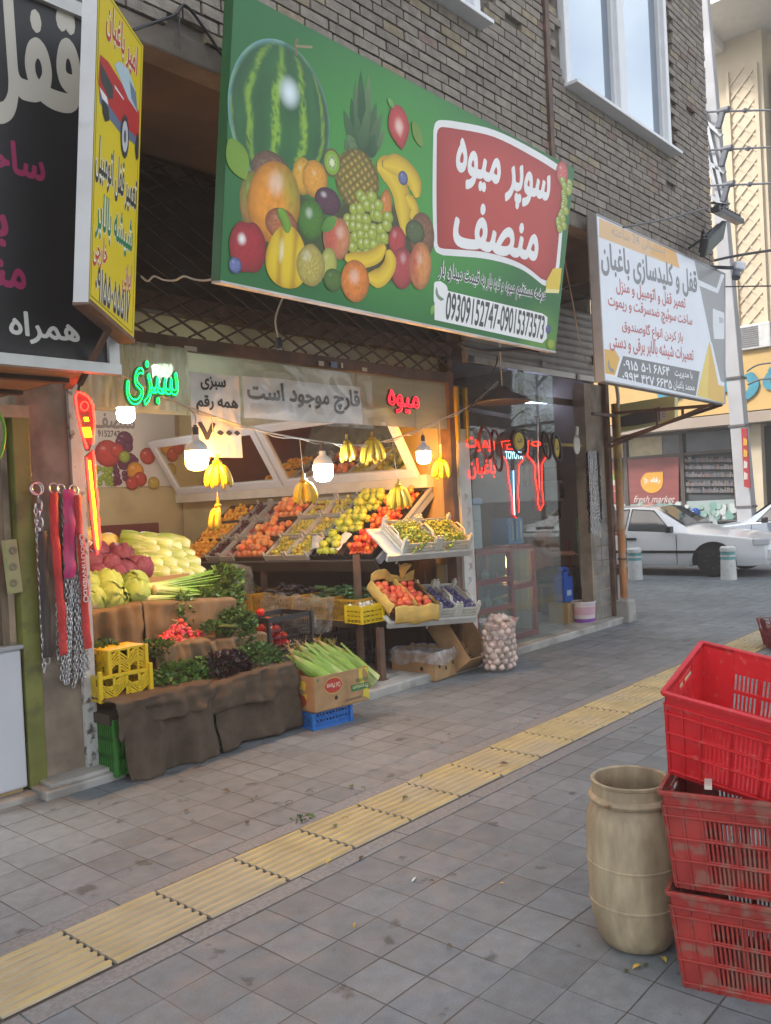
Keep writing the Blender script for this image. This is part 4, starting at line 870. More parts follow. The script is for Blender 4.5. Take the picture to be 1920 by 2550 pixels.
g = MB(); g.box((XF+.5, (yL1-.3+yr)/2, 8.3), (.3, yL1-.3-yr, 7)); w = fp(g, 'glazed_wall', bgl)
g = MB()
for k in range(7): g.box((XF+.32, (yL1-.3+yr)/2, 5.3+k*1.05), (.06, yL1-.3-yr, .05))
for k in range(5): g.box((XF+.32, yL1-.35-k*1.3, 8.3), (.06, .07, 7))
g.build('glazing_bars', fr_m, fb, (XF, 8, 0)).parent = w
yS = F(1800, 70)[0]
g = MB(); g.box((XF-.7, (yS+yr)/2, 13.9), (2.4, yS-yr, 2.6)); g.box((XF-.25, (yl+yS)/2, 12.6), (1.2, yl-yS, .5)); fp(g, 'overhang', mat('pale_cladding', (.72, .7, .66), .6, var=.05))
g = MB(); g.box((XF+.1, (yl+yS)/2, 13.9), (.5, yl-yS-.3, 2.1)); fp(g, 'upper_window', bgl)
# lower shop windows
def rect(mb, x0, y0, x1, y1, d=.0, t=.04, m=0, X=XF):
    a = P(*z8(x0, y0), X=X); b = P(*z8(x1, y1), X=X); mb.box((X+d, (a.y+b.y)/2, (a.z+b.z)/2), (t, abs(a.y-b.y), abs(a.z-b.z)), m=m)
yw0, yw1 = yl, yd0
g = MB(); g.box((XF+.3, (yw0+yw1)/2, 1.5), (.1, yw0-yw1, 3.1)); fp(g, 'shop_glazing', dgl)
g = MB()
for x in (340, 812, 1258): y = P(*z8(x, 900), X=XF).y; g.box((XF+.2, y, 1.55), (.1, .1, 3.05))
g.box((XF+.2, (yw0+yw1)/2, 3.05), (.14, yw0-yw1, .1)); y = P(*z8(600, 790), X=XF); g.box((XF+.2, (yw0+yw1)/2, y.z), (.09, yw0-yw1, .07)); fp(g, 'window_bars', fr_m)
g = MB(); rect(g, 355, 630, 640, 780, .23, .02); rect(g, 200, 630, 325, 800, .23, .02); rect(g, 640, 625, 790, 770, .23, .02, 1); rect(g, 835, 560, 1240, 740, .23, .02, 1); fp(g, 'fanlight', [mat('cream_blind', (.62, .52, .33), .6), mat('grey_blind', (.17, .18, .19), .4, var=.2, vs=2)])
fsh = thing('shop_poster', 'red poster with an orange drop logo in the window across the street', 'poster', tuple(P(*z8(580, 1190), X=XF+.18)))
def fpost(u, v, h=0): q = P(*z8(u, v), X=XF+.18); return V((q.x-h, q.y, q.z))
g = MB(vc=True); g.grid(lambda a, b: fpost(355+a*450, 1190-b*390), 12, 16, 0, lambda a, b: mixc((.29, .085, .075), (.22, .07, .065), abs(noise.noise(V((a*2, b*22, 0)))*2)))
g.build('poster_sheet', PRINT, fsh, tuple(fsh.location))
g = MB(vc=True); dr = [(675, 920), (675, 1005)]+[(582+93*math.cos(a*.2618), 1005+93*math.sin(a*.2618)) for a in range(0, 13)]+[(489, 985)]+[(590-98*math.cos(a*.15), 1000-82*math.sin(a*.15)) for a in range(1, 8)]
g.add([fpost(*p, .012) for p in dr], [tuple(range(len(dr)))], 0, (.72, .36, .05))
def tx(mb, s, x0, x1, y0, y1, h, col, bold=.02, shear=0):
    vs, fs = text_mesh(s, bold, shear); mb.add([fpost(x0+(x1-x0)*x, y1+(y0-y1)*y, h+z) for x, y, z in vs], fs, 0, col)
tx(g, 'رفاه', 572, 652, 965, 1022, .016, (.8, .78, .72), .03); tx(g, 'fresh market', 430, 775, 1120, 1178, .012, (.72, .6, .58), -.005, .4)
for a in range(-2, 3): g.add([fpost(565, 1000+a*3, .016), fpost(520, 998+a*13, .016), fpost(517, 1004+a*13, .016)], [(0, 1, 2)], 0, (.8, .78, .72))
g.build('lettering', PRINT, fsh, tuple(fsh.location))
g = MB(vc=True); rc = random.Random(8)
fsh2 = thing('shop_poster', 'narrow red fruit poster half hidden behind the orange pipe', 'poster', tuple(fpost(290, 1190)))
g.add([fpost(225, 1180), fpost(325, 1185), fpost(325, 812), fpost(225, 820)], [(0, 1, 2, 3)], 0, (.3, .07, .07))
for i in range(14): x, y, r = 290+rc.uniform(-40, 25), 1000+rc.uniform(-90, 80), rc.uniform(12, 26); c = rc.choice([(.5, .15, .05), (.2, .35, .06), (.5, .45, .45), (.45, .05, .06)]); g.add([fpost(x+r*math.cos(a*.785), y+r*1.2*math.sin(a*.785), .003+.001*i) for a in range(8)], [tuple(range(8))], 0, c)
g.build('poster_sheet', PRINT, fsh2, tuple(fsh2.location))
pp = thing('window_graphic', 'pale printed strip of cabbages along the foot of the far shop window', 'window graphic', tuple(fpost(900, 1330)))
g = MB(vc=True); g.add([fpost(225, 1420, -.01), fpost(1290, 1420, -.01), fpost(1290, 1150, -.01), fpost(225, 1195, -.01)], [(0, 1, 2, 3)], 0, (.36, .43, .42))
for i in range(90):
    x, y, r = rc.uniform(360, 1270), rc.uniform(1190, 1330), rc.uniform(14, 38); c = rc.choice([(.5, .58, .56), (.2, .36, .32), (.28, .42, .36), (.55, .6, .6), (.42, .2, .2) if rc.random() < .2 else (.33, .48, .42)])
    g.add([fpost(x+r*math.cos(a*.785)*rc.uniform(.7, 1.2), y+r*1.1*math.sin(a*.785)*rc.uniform(.7, 1.1), .0006*i) for a in range(8)], [tuple(range(8))], 0, c)
g.build('printed_strip', PRINT, pp, tuple(pp.location))
sh2 = thing('shelf_display', 'rows of small packets on shelves behind the far grey shop window', 'shelf display', tuple(fpost(1050, 1100)))
g = MB(vc=True)
for r_, y in enumerate((840, 900, 965, 1040, 1095)):
    for k in range(46):
        x = 850+k*9; hh = rc.uniform(22, 46); c = rc.choice([(.13, .13, .14), (.2, .19, .18), (.09, .09, .1), (.22, .13, .11), (.15, .17, .2)])
        a = P(*z8(x, y), X=XF+.22); b = P(*z8(x+7, y-hh), X=XF+.22); g.box((XF+.22, (a.y+b.y)/2, (a.z+b.z)/2), (.05, abs(a.y-b.y), abs(a.z-b.z)), None, 0, c)
g.build('packets', PRINT, sh2, tuple(sh2.location))
# blue letters on the yellow fascia
g = MB(); yfz = XF-.375
def fas(px, py, h=0): q = P(px, py, X=yfz); return V((q.x-h, q.y, q.z))
vs, fs = text_mesh('رفاه', .03); a, b = P(1640, 1010, X=yfz), P(1888, 880, X=yfz); zb_, zt_ = 3.55, 4.75
g.add([V((yfz-.05-z, a.y+(b.y-a.y)*x, zb_+(zt_-zb_)*y)) for x, y, z in vs], fs); g.add([V((yfz-.01, a.y+(b.y-a.y)*x, zb_+(zt_-zb_)*y)) for x, y, z in vs], fs)
vs, fs = text_mesh('فروشگاه', .03); a, b = P(1903, 1010, X=yfz), P(2420, 880, X=yfz); g.add([V((yfz-.05-z, a.y+(b.y-a.y)*x, zb_+(zt_-zb_)*y)) for x, y, z in vs], fs)
tag(g.build('shop_lettering', blu, None, (yfz, b.y, 3.5)), 'big blue shop letters on the yellow fascia across the street', 'lettering')
g = MB(); vs, fs = text_mesh('سواری مشهد', .0); xo = XF-1.93; a, b = P(1808, 60, X=xo), P(1990, 20, X=xo); g.add([V((xo-.05-z, a.y+(b.y-a.y)*x, 13.15+.95*y)) for x, y, z in vs], fs)
tag(g.build('building_lettering', mat('green_letter', (.1, .33, .24), .5), None, (xo, b.y, 13.1)), 'green calligraphic letters on the pale overhang at top right', 'lettering')
ac = thing('air_conditioner', 'white air conditioner unit above the yellow fascia', 'air conditioner', tuple(P(1885, 870, X=XF-.3)))
g = MB(); g.box((0, 0, .3), (.35, .75, .6)); g.build('unit_body', mat('white_ac', (.6, .6, .58), .5), ac, bevel=.02)
g = MB()
for k in range(10): g.box((-.18, .12, .08+.05*k), (.02, .44, .025))
g.build('grille', mat('grey_grille', (.2, .2, .2), .5), ac)

# ------------------------------------------------------------------ street furniture
bm_ = mat('bollard_paint', (.6, .6, .58), .55, var=.1, vs=6, dirt=((.35, .33, .3), 8, .58, .6), bump=.1); bt = mat('turquoise_band', (.13, .34, .34), .5)
bo = thing('bollard', 'white bollard with two turquoise bands, nearer the shop corner', 'bollard', (14.13, 6.66, 0), group='white bollards along the side street')
g = MB(); g.lathe([(.13, 0), (.118, .33), (.118, .335)], 24); g.lathe([(.122, .385), (.122, .415)], 24); g.lathe([(.118, .47), (.124, .475), (.124, .53), (.1, .555), (0, .56)], 24); g.build('post', bm_, bo, smooth=40)
for a, b in ((.335, .385), (.415, .47)):
    g = MB(); g.lathe([(.114, a), (.114, b)], 24); g.build('band', bt, bo, smooth=40)
dup(bo, (14.46, 5.16, 0), label='white bollard with two turquoise bands, before the car front wheel')
def car(name, label, loc, rotz, paint, hatch=False, cat='car'):
    t = thing(name, label, cat, loc, rotz, 'cars in the side street')
    # stations from nose (x=0) to tail: (x, half width, bottom z, belt z, roof half width, top z)
    S_ = [(0, .6, .3, .55, .5, .58), (.06, .74, .22, .64, .6, .67), (.3, .82, .2, .72, .66, .75), (.75, .84, .2, .77, .7, .82), (1.25, .85, .2, .81, .72, .89), (1.42, .85, .2, .83, .66, .95), (2.02, .85, .2, .85, .56, 1.33), (2.3, .85, .2, .86, .55, 1.37), (2.9, .85, .2, .87, .55, 1.36), (3.25, .85, .2, .88, .55, 1.3), (3.78, .84, .2, .89, .66, .97), (4.2, .82, .22, .86, .66, .93), (4.42, .74, .28, .8, .6, .85), (4.46, .6, .35, .6, .5, .62)]
    if hatch: S_ = [(x*.85, w*.95, b, z, rw*.95, tz) for x, w, b, z, rw, tz in S_[:9]]+[(2.9, .8, .2, .88, .52, 1.3), (3.5, .8, .2, .88, .56, .98), (3.62, .78, .25, .8, .6, .85), (3.66, .6, .35, .6, .5, .62)]
    g = MB(); vs = []; n = 13
    for x, w, b, z, rw, tz in S_:
        h = [(0, b), (w*.9, b), (w*.97, b+.12), (w, (b+z)/2), (w*.97, z), (rw, tz-.035), (0, tz)]
        vs += [V((-x, y, q)) for y, q in h]+[V((-x, -y, q)) for y, q in h[-2:0:-1]]
    n = 12; fs = []
    for i in range(len(S_)-1):
        for k in range(n): g.add([vs[i*n+k], vs[i*n+(k+1) % n], vs[(i+1)*n+(k+1) % n], vs[(i+1)*n+k]], [(0, 1, 2, 3)])
    g.add(vs[:n], [tuple(range(n))[::-1]]); g.add(vs[-n:], [tuple(range(n))])
    import bmesh as _b
    body = g.build('body', paint, t); m_ = _b.new(); m_.from_mesh(body.data); _b.ops.remove_doubles(m_, verts=m_.verts, dist=1e-4); _b.ops.recalc_face_normals(m_, faces=m_.faces); m_.to_mesh(body.data); m_.free()
    body.data.polygons.foreach_set('use_smooth', [True]*len(body.data.polygons)); body.data.set_sharp_from_angle(angle=R(28))
    bv = body.modifiers.new('bevel', 'BEVEL'); bv.width = .02; bv.segments = 2; bv.limit_method = 'ANGLE'; bv.angle_limit = R(25)
    def side(x, f, s, o=.008):          # point on the greenhouse side: f 0 at belt, 1 at roof edge
        for a, b in zip(S_, S_[1:]):
            if a[0] <= x <= b[0]: break
        k = (x-a[0])/(b[0]-a[0]); w, z, rw, tz = (a[i]+(b[i]-a[i])*k for i in (1, 3, 4, 5)); y0, y1 = w*.97, rw; z1 = tz-.035
        d = V((0, z1-z, y0-y1)).normalized(); return V((-x, s*(y0+(y1-y0)*f+d.y*o), z+(z1-z)*f+d.z*o))
    cg = mat('car_glass', (.05, .06, .065), .04, var=.1, spec=.8); bk = mat('car_black', (.018, .018, .018), .5); ch = mat('chrome', (.6, .6, .6), .15, metal=1)
    wx = S_[5][0]; rx_ = S_[6][0]; rr = S_[8][0]; ex = S_[10][0] if not hatch else S_[9][0]
    for s in (1, -1):
        for nm, pts in (('window', [(wx+.14, .07), (wx+.6, .9), (wx+.68, .9), (wx+.68, .07)] if False else [(wx+.2, .06), (rx_+.02, .9), ((rx_+rr)/2-.0, .92), ((rx_+rr)/2, .06)]), ('window', [((rx_+rr)/2+.06, .06), ((rx_+rr)/2+.06, .92), (rr+.06, .9), (rr+.42, .12), (rr+.4, .06)])):
            g = MB(); q = [side(x, f, s) for x, f in pts]; g.add(q, [tuple(range(len(q)))]); w_ = g.build(nm, cg, t, fix=False)
            c = sum(q, V())/len(q); g = MB(); g.tube(q, .012, 5, closed=True); g.build('window_trim', bk, t).parent = w_
        g = MB(); g.box((-2.2, s*.853, .47), (3.3, .02, .05)); g.build('side_moulding', bk, t)
        g = MB(); g.box((-2.38, s*.855, .72), (.19, .02, .05)); g.build('door_handle', bk, t, bevel=.006)
        g = MB(); g.box((-1.62, s*.94, .9), (.1, .16, .12)); g.box((-1.62, s*.86, .87), (.05, .1, .05)); g.build('mirror', bk, t, bevel=.02)
        g = MB()
        for x in ((rx_+rr)/2+.03, wx+.12, rr+.5): g.box((-x, s*.848, .52), (.008, .012, .56))
        g.build('door_gap', bk, t)
        g = MB(); g.box((-.17, s*.655, .645), (.26, .3, .115), Matrix.Rotation(R(-24*s), 3, 'Z')); g.build('headlight', mat('headlight_lens', (.5, .52, .55), .08, spec=.9, var=.1), t, bevel=.015)
    g = MB(); a = [side(wx+.06, .1, 1, .0), side(rx_-.03, .93, 1, .0), side(rx_-.03, .93, -1, .0), side(wx+.06, .1, -1, .0)]; up = V((.006, 0, .012))
    b = S_[5]; c = S_[6]
    q = [V((-wx-.04, .62, S_[5][5]+.005)), V((-rx_+.03, .5, S_[6][5]-.02)), V((-rx_+.03, 0, S_[6][5]+.008)), V((-rx_+.03, -.5, S_[6][5]-.02)), V((-wx-.04, -.62, S_[5][5]+.005)), V((-wx-.04, 0, S_[5][5]+.03))]
    g.add([p+V((.012, 0, .014)) for p in q], [(0, 1, 2, 5), (5, 2, 3, 4)]); g.build('windscreen', cg, t)
    g = MB(); g.box((.0, 0, .42), (.14, 1.42, .17)); g.box((.06, 0, .5), (.05, 1.44, .035), m=1); g.build('bumper', [paint, bk], t, bevel=.03)
    g = MB(); g.box((.078, 0, .4), (.012, .46, .1)); pl_ = g.build('number_plate', mat('plate_white', (.6, .6, .6), .5), t)
    g = MB(); g.box((-.02, 0, .63), (.05, .6, .08)); g.build('grille', bk, t)
    L_ = S_[-1][0]
    for x in (.9, L_-.95 if not hatch else L_-.7):
        for s in (1, -1):
            w = thing('wheel', None, None) if False else None
            Mx = Matrix.Translation((-x, s*.765, .3)) @ Matrix.Rotation(R(90), 4, 'X')
            g = MB(); g.lathe([(.17, -.09), (.27, -.09), (.3, -.06), (.3, .06), (.27, .09), (.17, .09)], 28, M=Mx); wh_ = g.build('wheel', mat('tyre', (.02, .02, .02), .85, bump=.2, bs=60), t, smooth=40)
            g = MB(); g.lathe([(0, -s*.05), (.1, -s*.085), (.175, -s*.075), (.175, s*.02)], 20, M=Mx)
            for k in range(8): g.box(Mx @ V((.13*math.cos(k*.785), .13*math.sin(k*.785), -s*.085)), (.05, .012, .05))
            g.build('rim', mat('steel_rim', (.06, .06, .062), .5, metal=.4), t, smooth=40).parent = wh_
            g = MB(); pts = [(-x+.37*math.cos(a*math.pi/14), s*(.853), .3+.36*math.sin(a*math.pi/14)) for a in range(-1, 16)]; g.add(pts, [tuple(range(len(pts)))]); g.add([(p[0], s*.6, p[2]) for p in pts]+pts, [(i, i+1, i+1+len(pts), i+len(pts)) for i in range(len(pts)-1)]); g.build('wheel_arch', mat('arch_black', (.008, .008, .008), .95), t)
    return t
wpaint = mat('white_car_paint', (.82, .83, .84), .25, var=.03, vs=1, coat=.6); bpaint = mat('ice_blue_car_paint', (.4, .45, .52), .25, var=.03, vs=1, coat=.6)
nose = P(1925, 1400, X=15.3).y
c1 = car('parked_car', 'white saloon car with black side strip behind the bollards', (15.62, 4.62, 0), R(-90), wpaint)
c2 = car('parked_car', 'pale blue car partly behind the white saloon at the right edge', (19.0, 7.3, 0), R(90), bpaint, hatch=True)
for o in (c1, c2): o.scale = (1, 1, .93)
sc_ = thing('scooter', 'blue scooter parked against the shop window across the side street', 'scooter', (20.25, 7.45, 0), R(90))
blp = mat('scooter_blue', (.02, .1, .42), .3, coat=.5)
g = MB(); g.box((.42, 0, .62), (.08, .3, .5), Matrix.Rotation(R(-20), 3, 'Y')); g.box((.08, 0, .3), (.5, .22, .1)); g.box((-.4, 0, .52), (.6, .24, .26)); g.ball((.5, 0, .95), (.12, .16, .13)); g.build('fairing', blp, sc_, bevel=.03, smooth=40)
g = MB(); g.box((-.42, 0, .73), (.75, .24, .1)); g.build('seat', mat('car_black', (.02, .02, .02), .5), sc_, bevel=.03)
g = MB(); g.tube([(.42, -.32, 1.02), (.5, 0, 1.0), (.42, .32, 1.02)], .016, 6); g.tube([(.5, 0, 1.0), (.72, 0, .3)], .025, 6); g.build('handlebar', mat('car_black', (.02, .02, .02), .5), sc_)
for x in (.7, -.62):
    g = MB(); g.lathe([(.15, -.05), (.26, -.05), (.28, 0), (.26, .05), (.15, .05), (.15, -.05)], 20, M=Matrix.Translation((x, 0, .28)) @ Matrix.Rotation(R(90), 4, 'X')); g.build('wheel', mat('tyre', (.02, .02, .02), .85), sc_, smooth=40)
# concrete pole, its arms, insulators and lines
pcon = mat('pole_concrete', (.42, .42, .43), .8, var=.12, vs=1.5, bump=.2)
pb = P(1866, 1330, X=19.5); pb.z = 0; pt = P(1772, 230, X=19.5); pt = pb+(pt-pb)*1.25
pole = thing('utility_pole', 'leaning grey concrete utility pole between the white sign and the far building', 'utility pole', tuple(pb))
g = MB(); d = pt-pb
g.hexa([pb+V((x, y, 0)) for x, y in ((-.17, -.17), (.17, -.17), (.17, .17), (-.17, .17))]+[pt+V((x, y, 0)) for x, y in ((-.1, -.11), (.1, -.11), (.1, .11), (-.1, .11))]); g.build('shaft', pcon, pole, tuple(pb), bevel=.02)
g = MB()
for py in (940, 1060, 1262): c = pb+d*((P(1850, py, X=19.5).z)/pt.z); g.box(c, (.36, .37, .05))
g.build('steel_band', mat('band_dark', (.12, .11, .11), .6), pole, tuple(pb))
galv = mat('galvanised', (.36, .38, .4), .5, metal=.4, var=.1)
g = MB()
for (a, b) in (((1735, 283), (1798, 338)), ((1740, 392), (1806, 430)), ((1742, 468), (1802, 512)), ((1730, 250), (1790, 500)), ((1752, 270), (1805, 500)), ((1736, 330), (1762, 440))): g.bar(P(*a, X=19.3), P(*b, X=19.3), .07, .07)
g.build('cross_arm', galv, pole, tuple(pb))
dkp = mat('dark_plastic', (.09, .1, .12), .5)
LINES = [((1740, 280), (1800, 277), (2010, 272)), ((1742, 375), (1808, 372), (2010, 362)), ((1745, 463), (1812, 461), (2010, 453))]
for i, (a, b, c) in enumerate(LINES):
    q = P(*b, X=19.2); t = thing('line_insulator', 'dark tension clamp on the %s power line at the leaning pole' % ('topmost', 'middle', 'lowest')[i], 'insulator', tuple(q), group='clamps at the leaning pole')
    g = MB(); g.tube([q+V((0, .12, .02)), q+V((0, -.14, 0))], [.06, .08], 8); g.bar(q, q+V((0, .12, -.34)), .1, .12); g.build('clamp_body', dkp, t, tuple(q), bevel=.02)
    g = MB(); e = P(b[0]+55, b[1]-2, X=19.2); g.tube([P(*a, X=19.2), q, P(*c, X=19.2)], .022, 6); g.tube([e+V((0, .06, 0)), e, e+V((0, -.06, 0))], [.02, .06, .02], 8); g.build('line', dkp, t, tuple(q))
for i, (pts, r, lab) in enumerate((([(1552, 566), (1660, 545), (1770, 515)], .015, 'grey conduit crossing in front of the white sign to the brick corner'), ([(1772, 650), (1850, 634), (2000, 612)], .035, 'thick sloping cable from the brick corner past the security camera'), ([(1800, 714), (1860, 713), (2000, 711)], .02, 'level cable running right from the edge of the white sign'), ([(1860, 925), (1890, 908), (1960, 900)], .02, 'upper slack cable running right from the leaning pole'), ([(1862, 958), (1895, 945), (1960, 940)], .02, 'lower slack cable running right from the leaning pole'))):
    q = [P(*p, X=19.3) if i > 2 else P(*p, Y=3.0) if i == 0 else P(*p, X=12.5) for p in pts]; g = MB(); g.tube(bend(q, 5), r*(.6 if i == 0 else .55 if i in (1, 2) else 1), 6); tag(g.build('cable', mat('cable_grey', (.13, .13, .135), .6), None, tuple(q[0]), smooth=60), lab, 'cable')
ad = thing('pole_advert', 'narrow red advert board strapped to the leaning pole', 'advert', tuple(P(1868, 1210, X=19.2)))
def adf(u, v, h=0): q = P(*z8(u, v), X=19.2); return V((q.x-h, q.y, q.z))
g = MB(vc=True); g.hexa([adf(1350, 1045, -.05), adf(1402, 1062, -.05), adf(1402, 1062), adf(1350, 1045), adf(1325, 555, -.05), adf(1372, 562, -.05), adf(1372, 562), adf(1325, 555)], 0, (.4, .05, .055)); g.build('board', PRINT, ad, tuple(ad.location))
g = MB(vc=True)
for v0, c in ((640, (.75, .5, .08)), (735, (.75, .5, .08)), (830, (.7, .66, .6)), (925, (.7, .66, .6))):
    for k in range(3): g.add([adf(1338+v0*.014+k*10, v0+60, .01), adf(1345+v0*.014+k*10, v0+62, .01), adf(1347+v0*.014+k*10, v0+k*6, .01), adf(1339+v0*.014+k*10, v0-4+k*6, .01)], [(0, 1, 2, 3)], 0, c)
g.build('print', PRINT, ad, tuple(ad.location))
# floodlights and camera on the brick corner
def flood(label, a, b, w, up, Y, arm):
    c = (P(*a, Y=Y)+P(*b, Y=Y))/2; t = thing('floodlight', label, 'floodlight', tuple(c), group='floodlights over the white sign'); ax = (P(*b, Y=Y)-P(*a, Y=Y)); L = ax.length; ax.normalize(); n = V(up).normalized(); s = ax.cross(n).normalized(); n = s.cross(ax)
    rm = Matrix((ax, s, n)).transposed()
    g = MB(); g.box(c, (L, w, .05), rm); 
    for k in range(-4, 5): g.box(c+n*.04+ax*(k*L*.1), (.008, w*.8, .04), rm)
    g.build('housing', mat('flood_black', (.03, .032, .035), .5), t, tuple(c), bevel=.006)
    g = MB(); g.box(c-n*.027, (L*.9, w*.86, .006), rm); g.build('lens', mat('flood_lens', (.16, .18, .16), .15, var=.15), t, tuple(c))
    g = MB(); e = P(*arm, Y=Y+.15); g.tube([c-ax*L*.42+s*w*.52, c-ax*L*.1+s*w*.52+n*.1, c-ax*L*.1-s*w*.52+n*.1, c-ax*L*.42-s*w*.52], .011, 6); g.bar(c+n*.1-ax*L*.1, e, .022); g.build('bracket', mat('flood_black', (.03, .032, .035), .5), t, tuple(c))
flood('black floodlight seen edge-on, higher on the brick corner', (1780, 520), (1843, 553), .09, (.2, 0, 1), 3.2, (1772, 505))
flood('large floodlight with a grey lens tilted over the white sign', (1752, 618), (1800, 572), .19, (.6, .5, .55), 3.2, (1716, 618))
c = P(1840, 668, Y=3.1); t = thing('security_camera', 'white security camera on a dark arm at the end of the white sign', 'security camera', tuple(c))
g = MB(); g.box(c+V((.0, 0, .02)), (.12, .1, .09), Matrix.Rotation(R(-40), 3, 'Z') @ Matrix.Rotation(R(12), 3, 'Y')); g.build('housing', mat('camera_white', (.62, .64, .67), .4), t, tuple(c), bevel=.02)
g = MB(); g.tube([c+V((-.03, .02, -.03)), c+V((-.07, .01, -.11))], [.035, .045], 10); g.build('sensor', mat('dark_plastic', (.09, .1, .12), .5), t, tuple(c), smooth=40)
g = MB(); g.bar(c+V((-.05, .03, .0)), P(1772, 665, Y=3.4), .035); g.build('arm', mat('dark_plastic', (.09, .1, .12), .5), t, tuple(c))
# pale yellow box sign on the building's side, dark eave over it
t = thing('box_sign', 'pale yellow box sign with a small white panel behind the bracket of the white sign', 'sign', tuple(P(1610, 1110, X=10.4)))
zb9 = lambda x, y: P(1430+x*.2401, 930+y*.2401, X=10.4)
g = MB(vc=True); q = [zb9(*p) for p in ((420, 620), (1042, 488), (1042, 225), (420, 330))]; g.hexa([*[p+V((.1, 0, 0)) for p in q], *q], 0, (.62, .56, .24)); g.build('sign_box', PRINT, t, tuple(t.location), fix=True)
g = MB(vc=True); g.add([zb9(*p)-V((.004, 0, 0)) for p in ((892, 480), (965, 470), (972, 350), (892, 350))], [(0, 1, 2, 3)], 0, (.6, .55, .52)); g.add([zb9(*p)-V((.004, 0, 0)) for p in ((440, 560), (640, 540), (890, 495), (890, 345), (700, 390), (440, 460))], [(0, 1, 2, 3, 4, 5)], 0, (.11, .095, .085))
for k in range(4): g.add([zb9(*p)-V((.008, 0, 0)) for p in ((915, 455-25*k), (950, 449-25*k), (950, 441-25*k), (915, 447-25*k))], [(0, 1, 2, 3)], 0, (.45, .1, .1))
g.build('print', PRINT, t, tuple(t.location))
# street tree whose leaves enter at the top right
def leafy_tree(label, loc, hgt, rad, n, leafm, seed):
    rr_ = random.Random(seed); t = thing('street_tree', label, 'tree', loc); g = MB()
    br = [bend([(0, 0, 0), (.05, .03, hgt*.3), (-.04, .05, hgt*.55), (.05, 0, hgt*.9)], 4)]
    for k in range(9):
        a = rr_.uniform(0, 6.28); z = hgt*rr_.uniform(.35, .75); L = rad*rr_.uniform(.6, 1); br.append(bend([(0, .03, z), (L*.4*math.cos(a), L*.4*math.sin(a), z+L*.35), (L*.85*math.cos(a), L*.85*math.sin(a), z+L*.5)], 3))
    for i, b in enumerate(br): g.tube(b, [(.14 if i == 0 else .05)*(1-.75*k/len(b)) for k in range(len(b))], 8)
    g.build('trunk', mat('bark', (.12, .09, .065), .9, bump=.6, bs=20), t, smooth=60)
    g = MB(vc=True)
    cl = [V((b[-1].x*.9, b[-1].y*.9, b[-1].z)) for b in br]+[b[len(b)//2] for b in br[1:]]
    for i in range(n):
        c = rr_.choice(cl)+V((rr_.uniform(-1.7, 1.7), rr_.uniform(-1.7, 1.7), rr_.uniform(-1.4, 1.4)))*rad*.3; s = rr_.uniform(.05, .1); a = V((rr_.gauss(0, 1), rr_.gauss(0, 1), rr_.gauss(0, .6)-.3)).normalized(); u, w = basis(a); k = rr_.uniform(.6, 1.4)
        g.add([c, c+a*s+u*s*.4, c+a*s*2, c+a*s-u*s*.4], [(0, 1, 2, 3)], 0, (.07*k, .13*k, .03*k))
    g.build('crown', mat('leaf', (1, 1, 1), .55, var=.1, vc=True), t); return t
tr_ = leafy_tree('tall street tree at the right whose leaf tips show beside the pale overhang', (18.2, 2.75, 0), 11.8, 2.1, 5200, None, 4)
for i, (x, y, s) in enumerate(((25.5, -7, .62), (30, -8.5, .75), (21.5, -6.2, .55))): dup(tr_, (x, y, 0), (0, 0, 1.3*i), ('nearest', 'middle', 'farthest')[i]+' street tree mirrored in the locksmith window', s)
for i, (x, y) in enumerate(((22.5, -4.0), (28.2, -4.4))): dup((c1, c2)[i], (x, y, -.01), (0, 0, R(180)), ('white saloon', 'pale blue car')[i]+' across the street, seen only mirrored in the locksmith window')
# ------------------------------------------------------------------ lamps, neon, banners, wires of the greengrocer
blkp = mat('bakelite', (.02, .02, .022), .35); wcord = mat('white_cord', (.5, .46, .38), .6)
CABLE = [(165, 858), (283, 925), (480, 1017), (640, 1070), (800, 1100), (900, 1108), (1000, 1086), (1080, 1052), (1170, 1010), (1240, 950)]
LY = 4.68
g = MB(); CBQ = bend([P(*p, Y=LY) for p in CABLE], 8); g.tube(CBQ, .0065, 6); g.tube([p+V((0, .012*math.sin(i*1.3), .012*math.cos(i*1.3)-.01)) for i, p in enumerate(CBQ)], .004, 5)
tag(g.build('hanging_cable', wcord, None, tuple(CBQ[0]), smooth=60), 'sagging twisted cable that carries the bulbs and banana bunches across the shop front', 'cable')
def cable_z(x):
    for a, b in zip(CBQ, CBQ[1:]):
        if a.x <= x <= b.x: return a.z+(b.z-a.z)*(x-a.x)/(b.x-a.x)
    return 2.2
def bulb(label, px, py, Y, col, s, sc=1., top=None, dif=True):
    """LED bulb whose lit part is centred on photo pixel (px, py)"""
    c = P(px, py, Y=Y); t = thing('led_bulb', label, 'light bulb', tuple(c), group='bare LED bulbs of the fruit shop')
    g = MB(); g.lathe([(.0, -.084), (.03, -.082), (.053, -.072), (.068, -.054), (.074, -.03), (.074, .045)], 28); o = g.build('diffuser', emit_mat('lamp_glow_%s' % col, col, s), t, smooth=50)
    g = MB(); g.lathe([(.0745, .045), (.0745, .06), (.066, .085), (.045, .105), (.026, .12), (.024, .15)], 28); g.build('neck', mat('lamp_white', (.7, .7, .68), .4), t, smooth=50)
    g = MB(); g.lathe([(.021, .15), (.021, .2), (.012, .205), (.012, .215)], 16); g.build('socket', blkp, t, smooth=40)
    if top: g = MB(); g.tube(bend([(0, 0, .21), (.006, 0, .21+(top-c.z-.21)*.5), (0, LY-Y, top-c.z)], 4), .004, 6); g.build('cord', wcord, t, smooth=60)
    t.scale = (sc,)*3; return t
bulb('warm glowing LED bulb above the left banana bunch', 490, 1140, 4.62, 'ffab3c', 185, 1.0, 2.24)
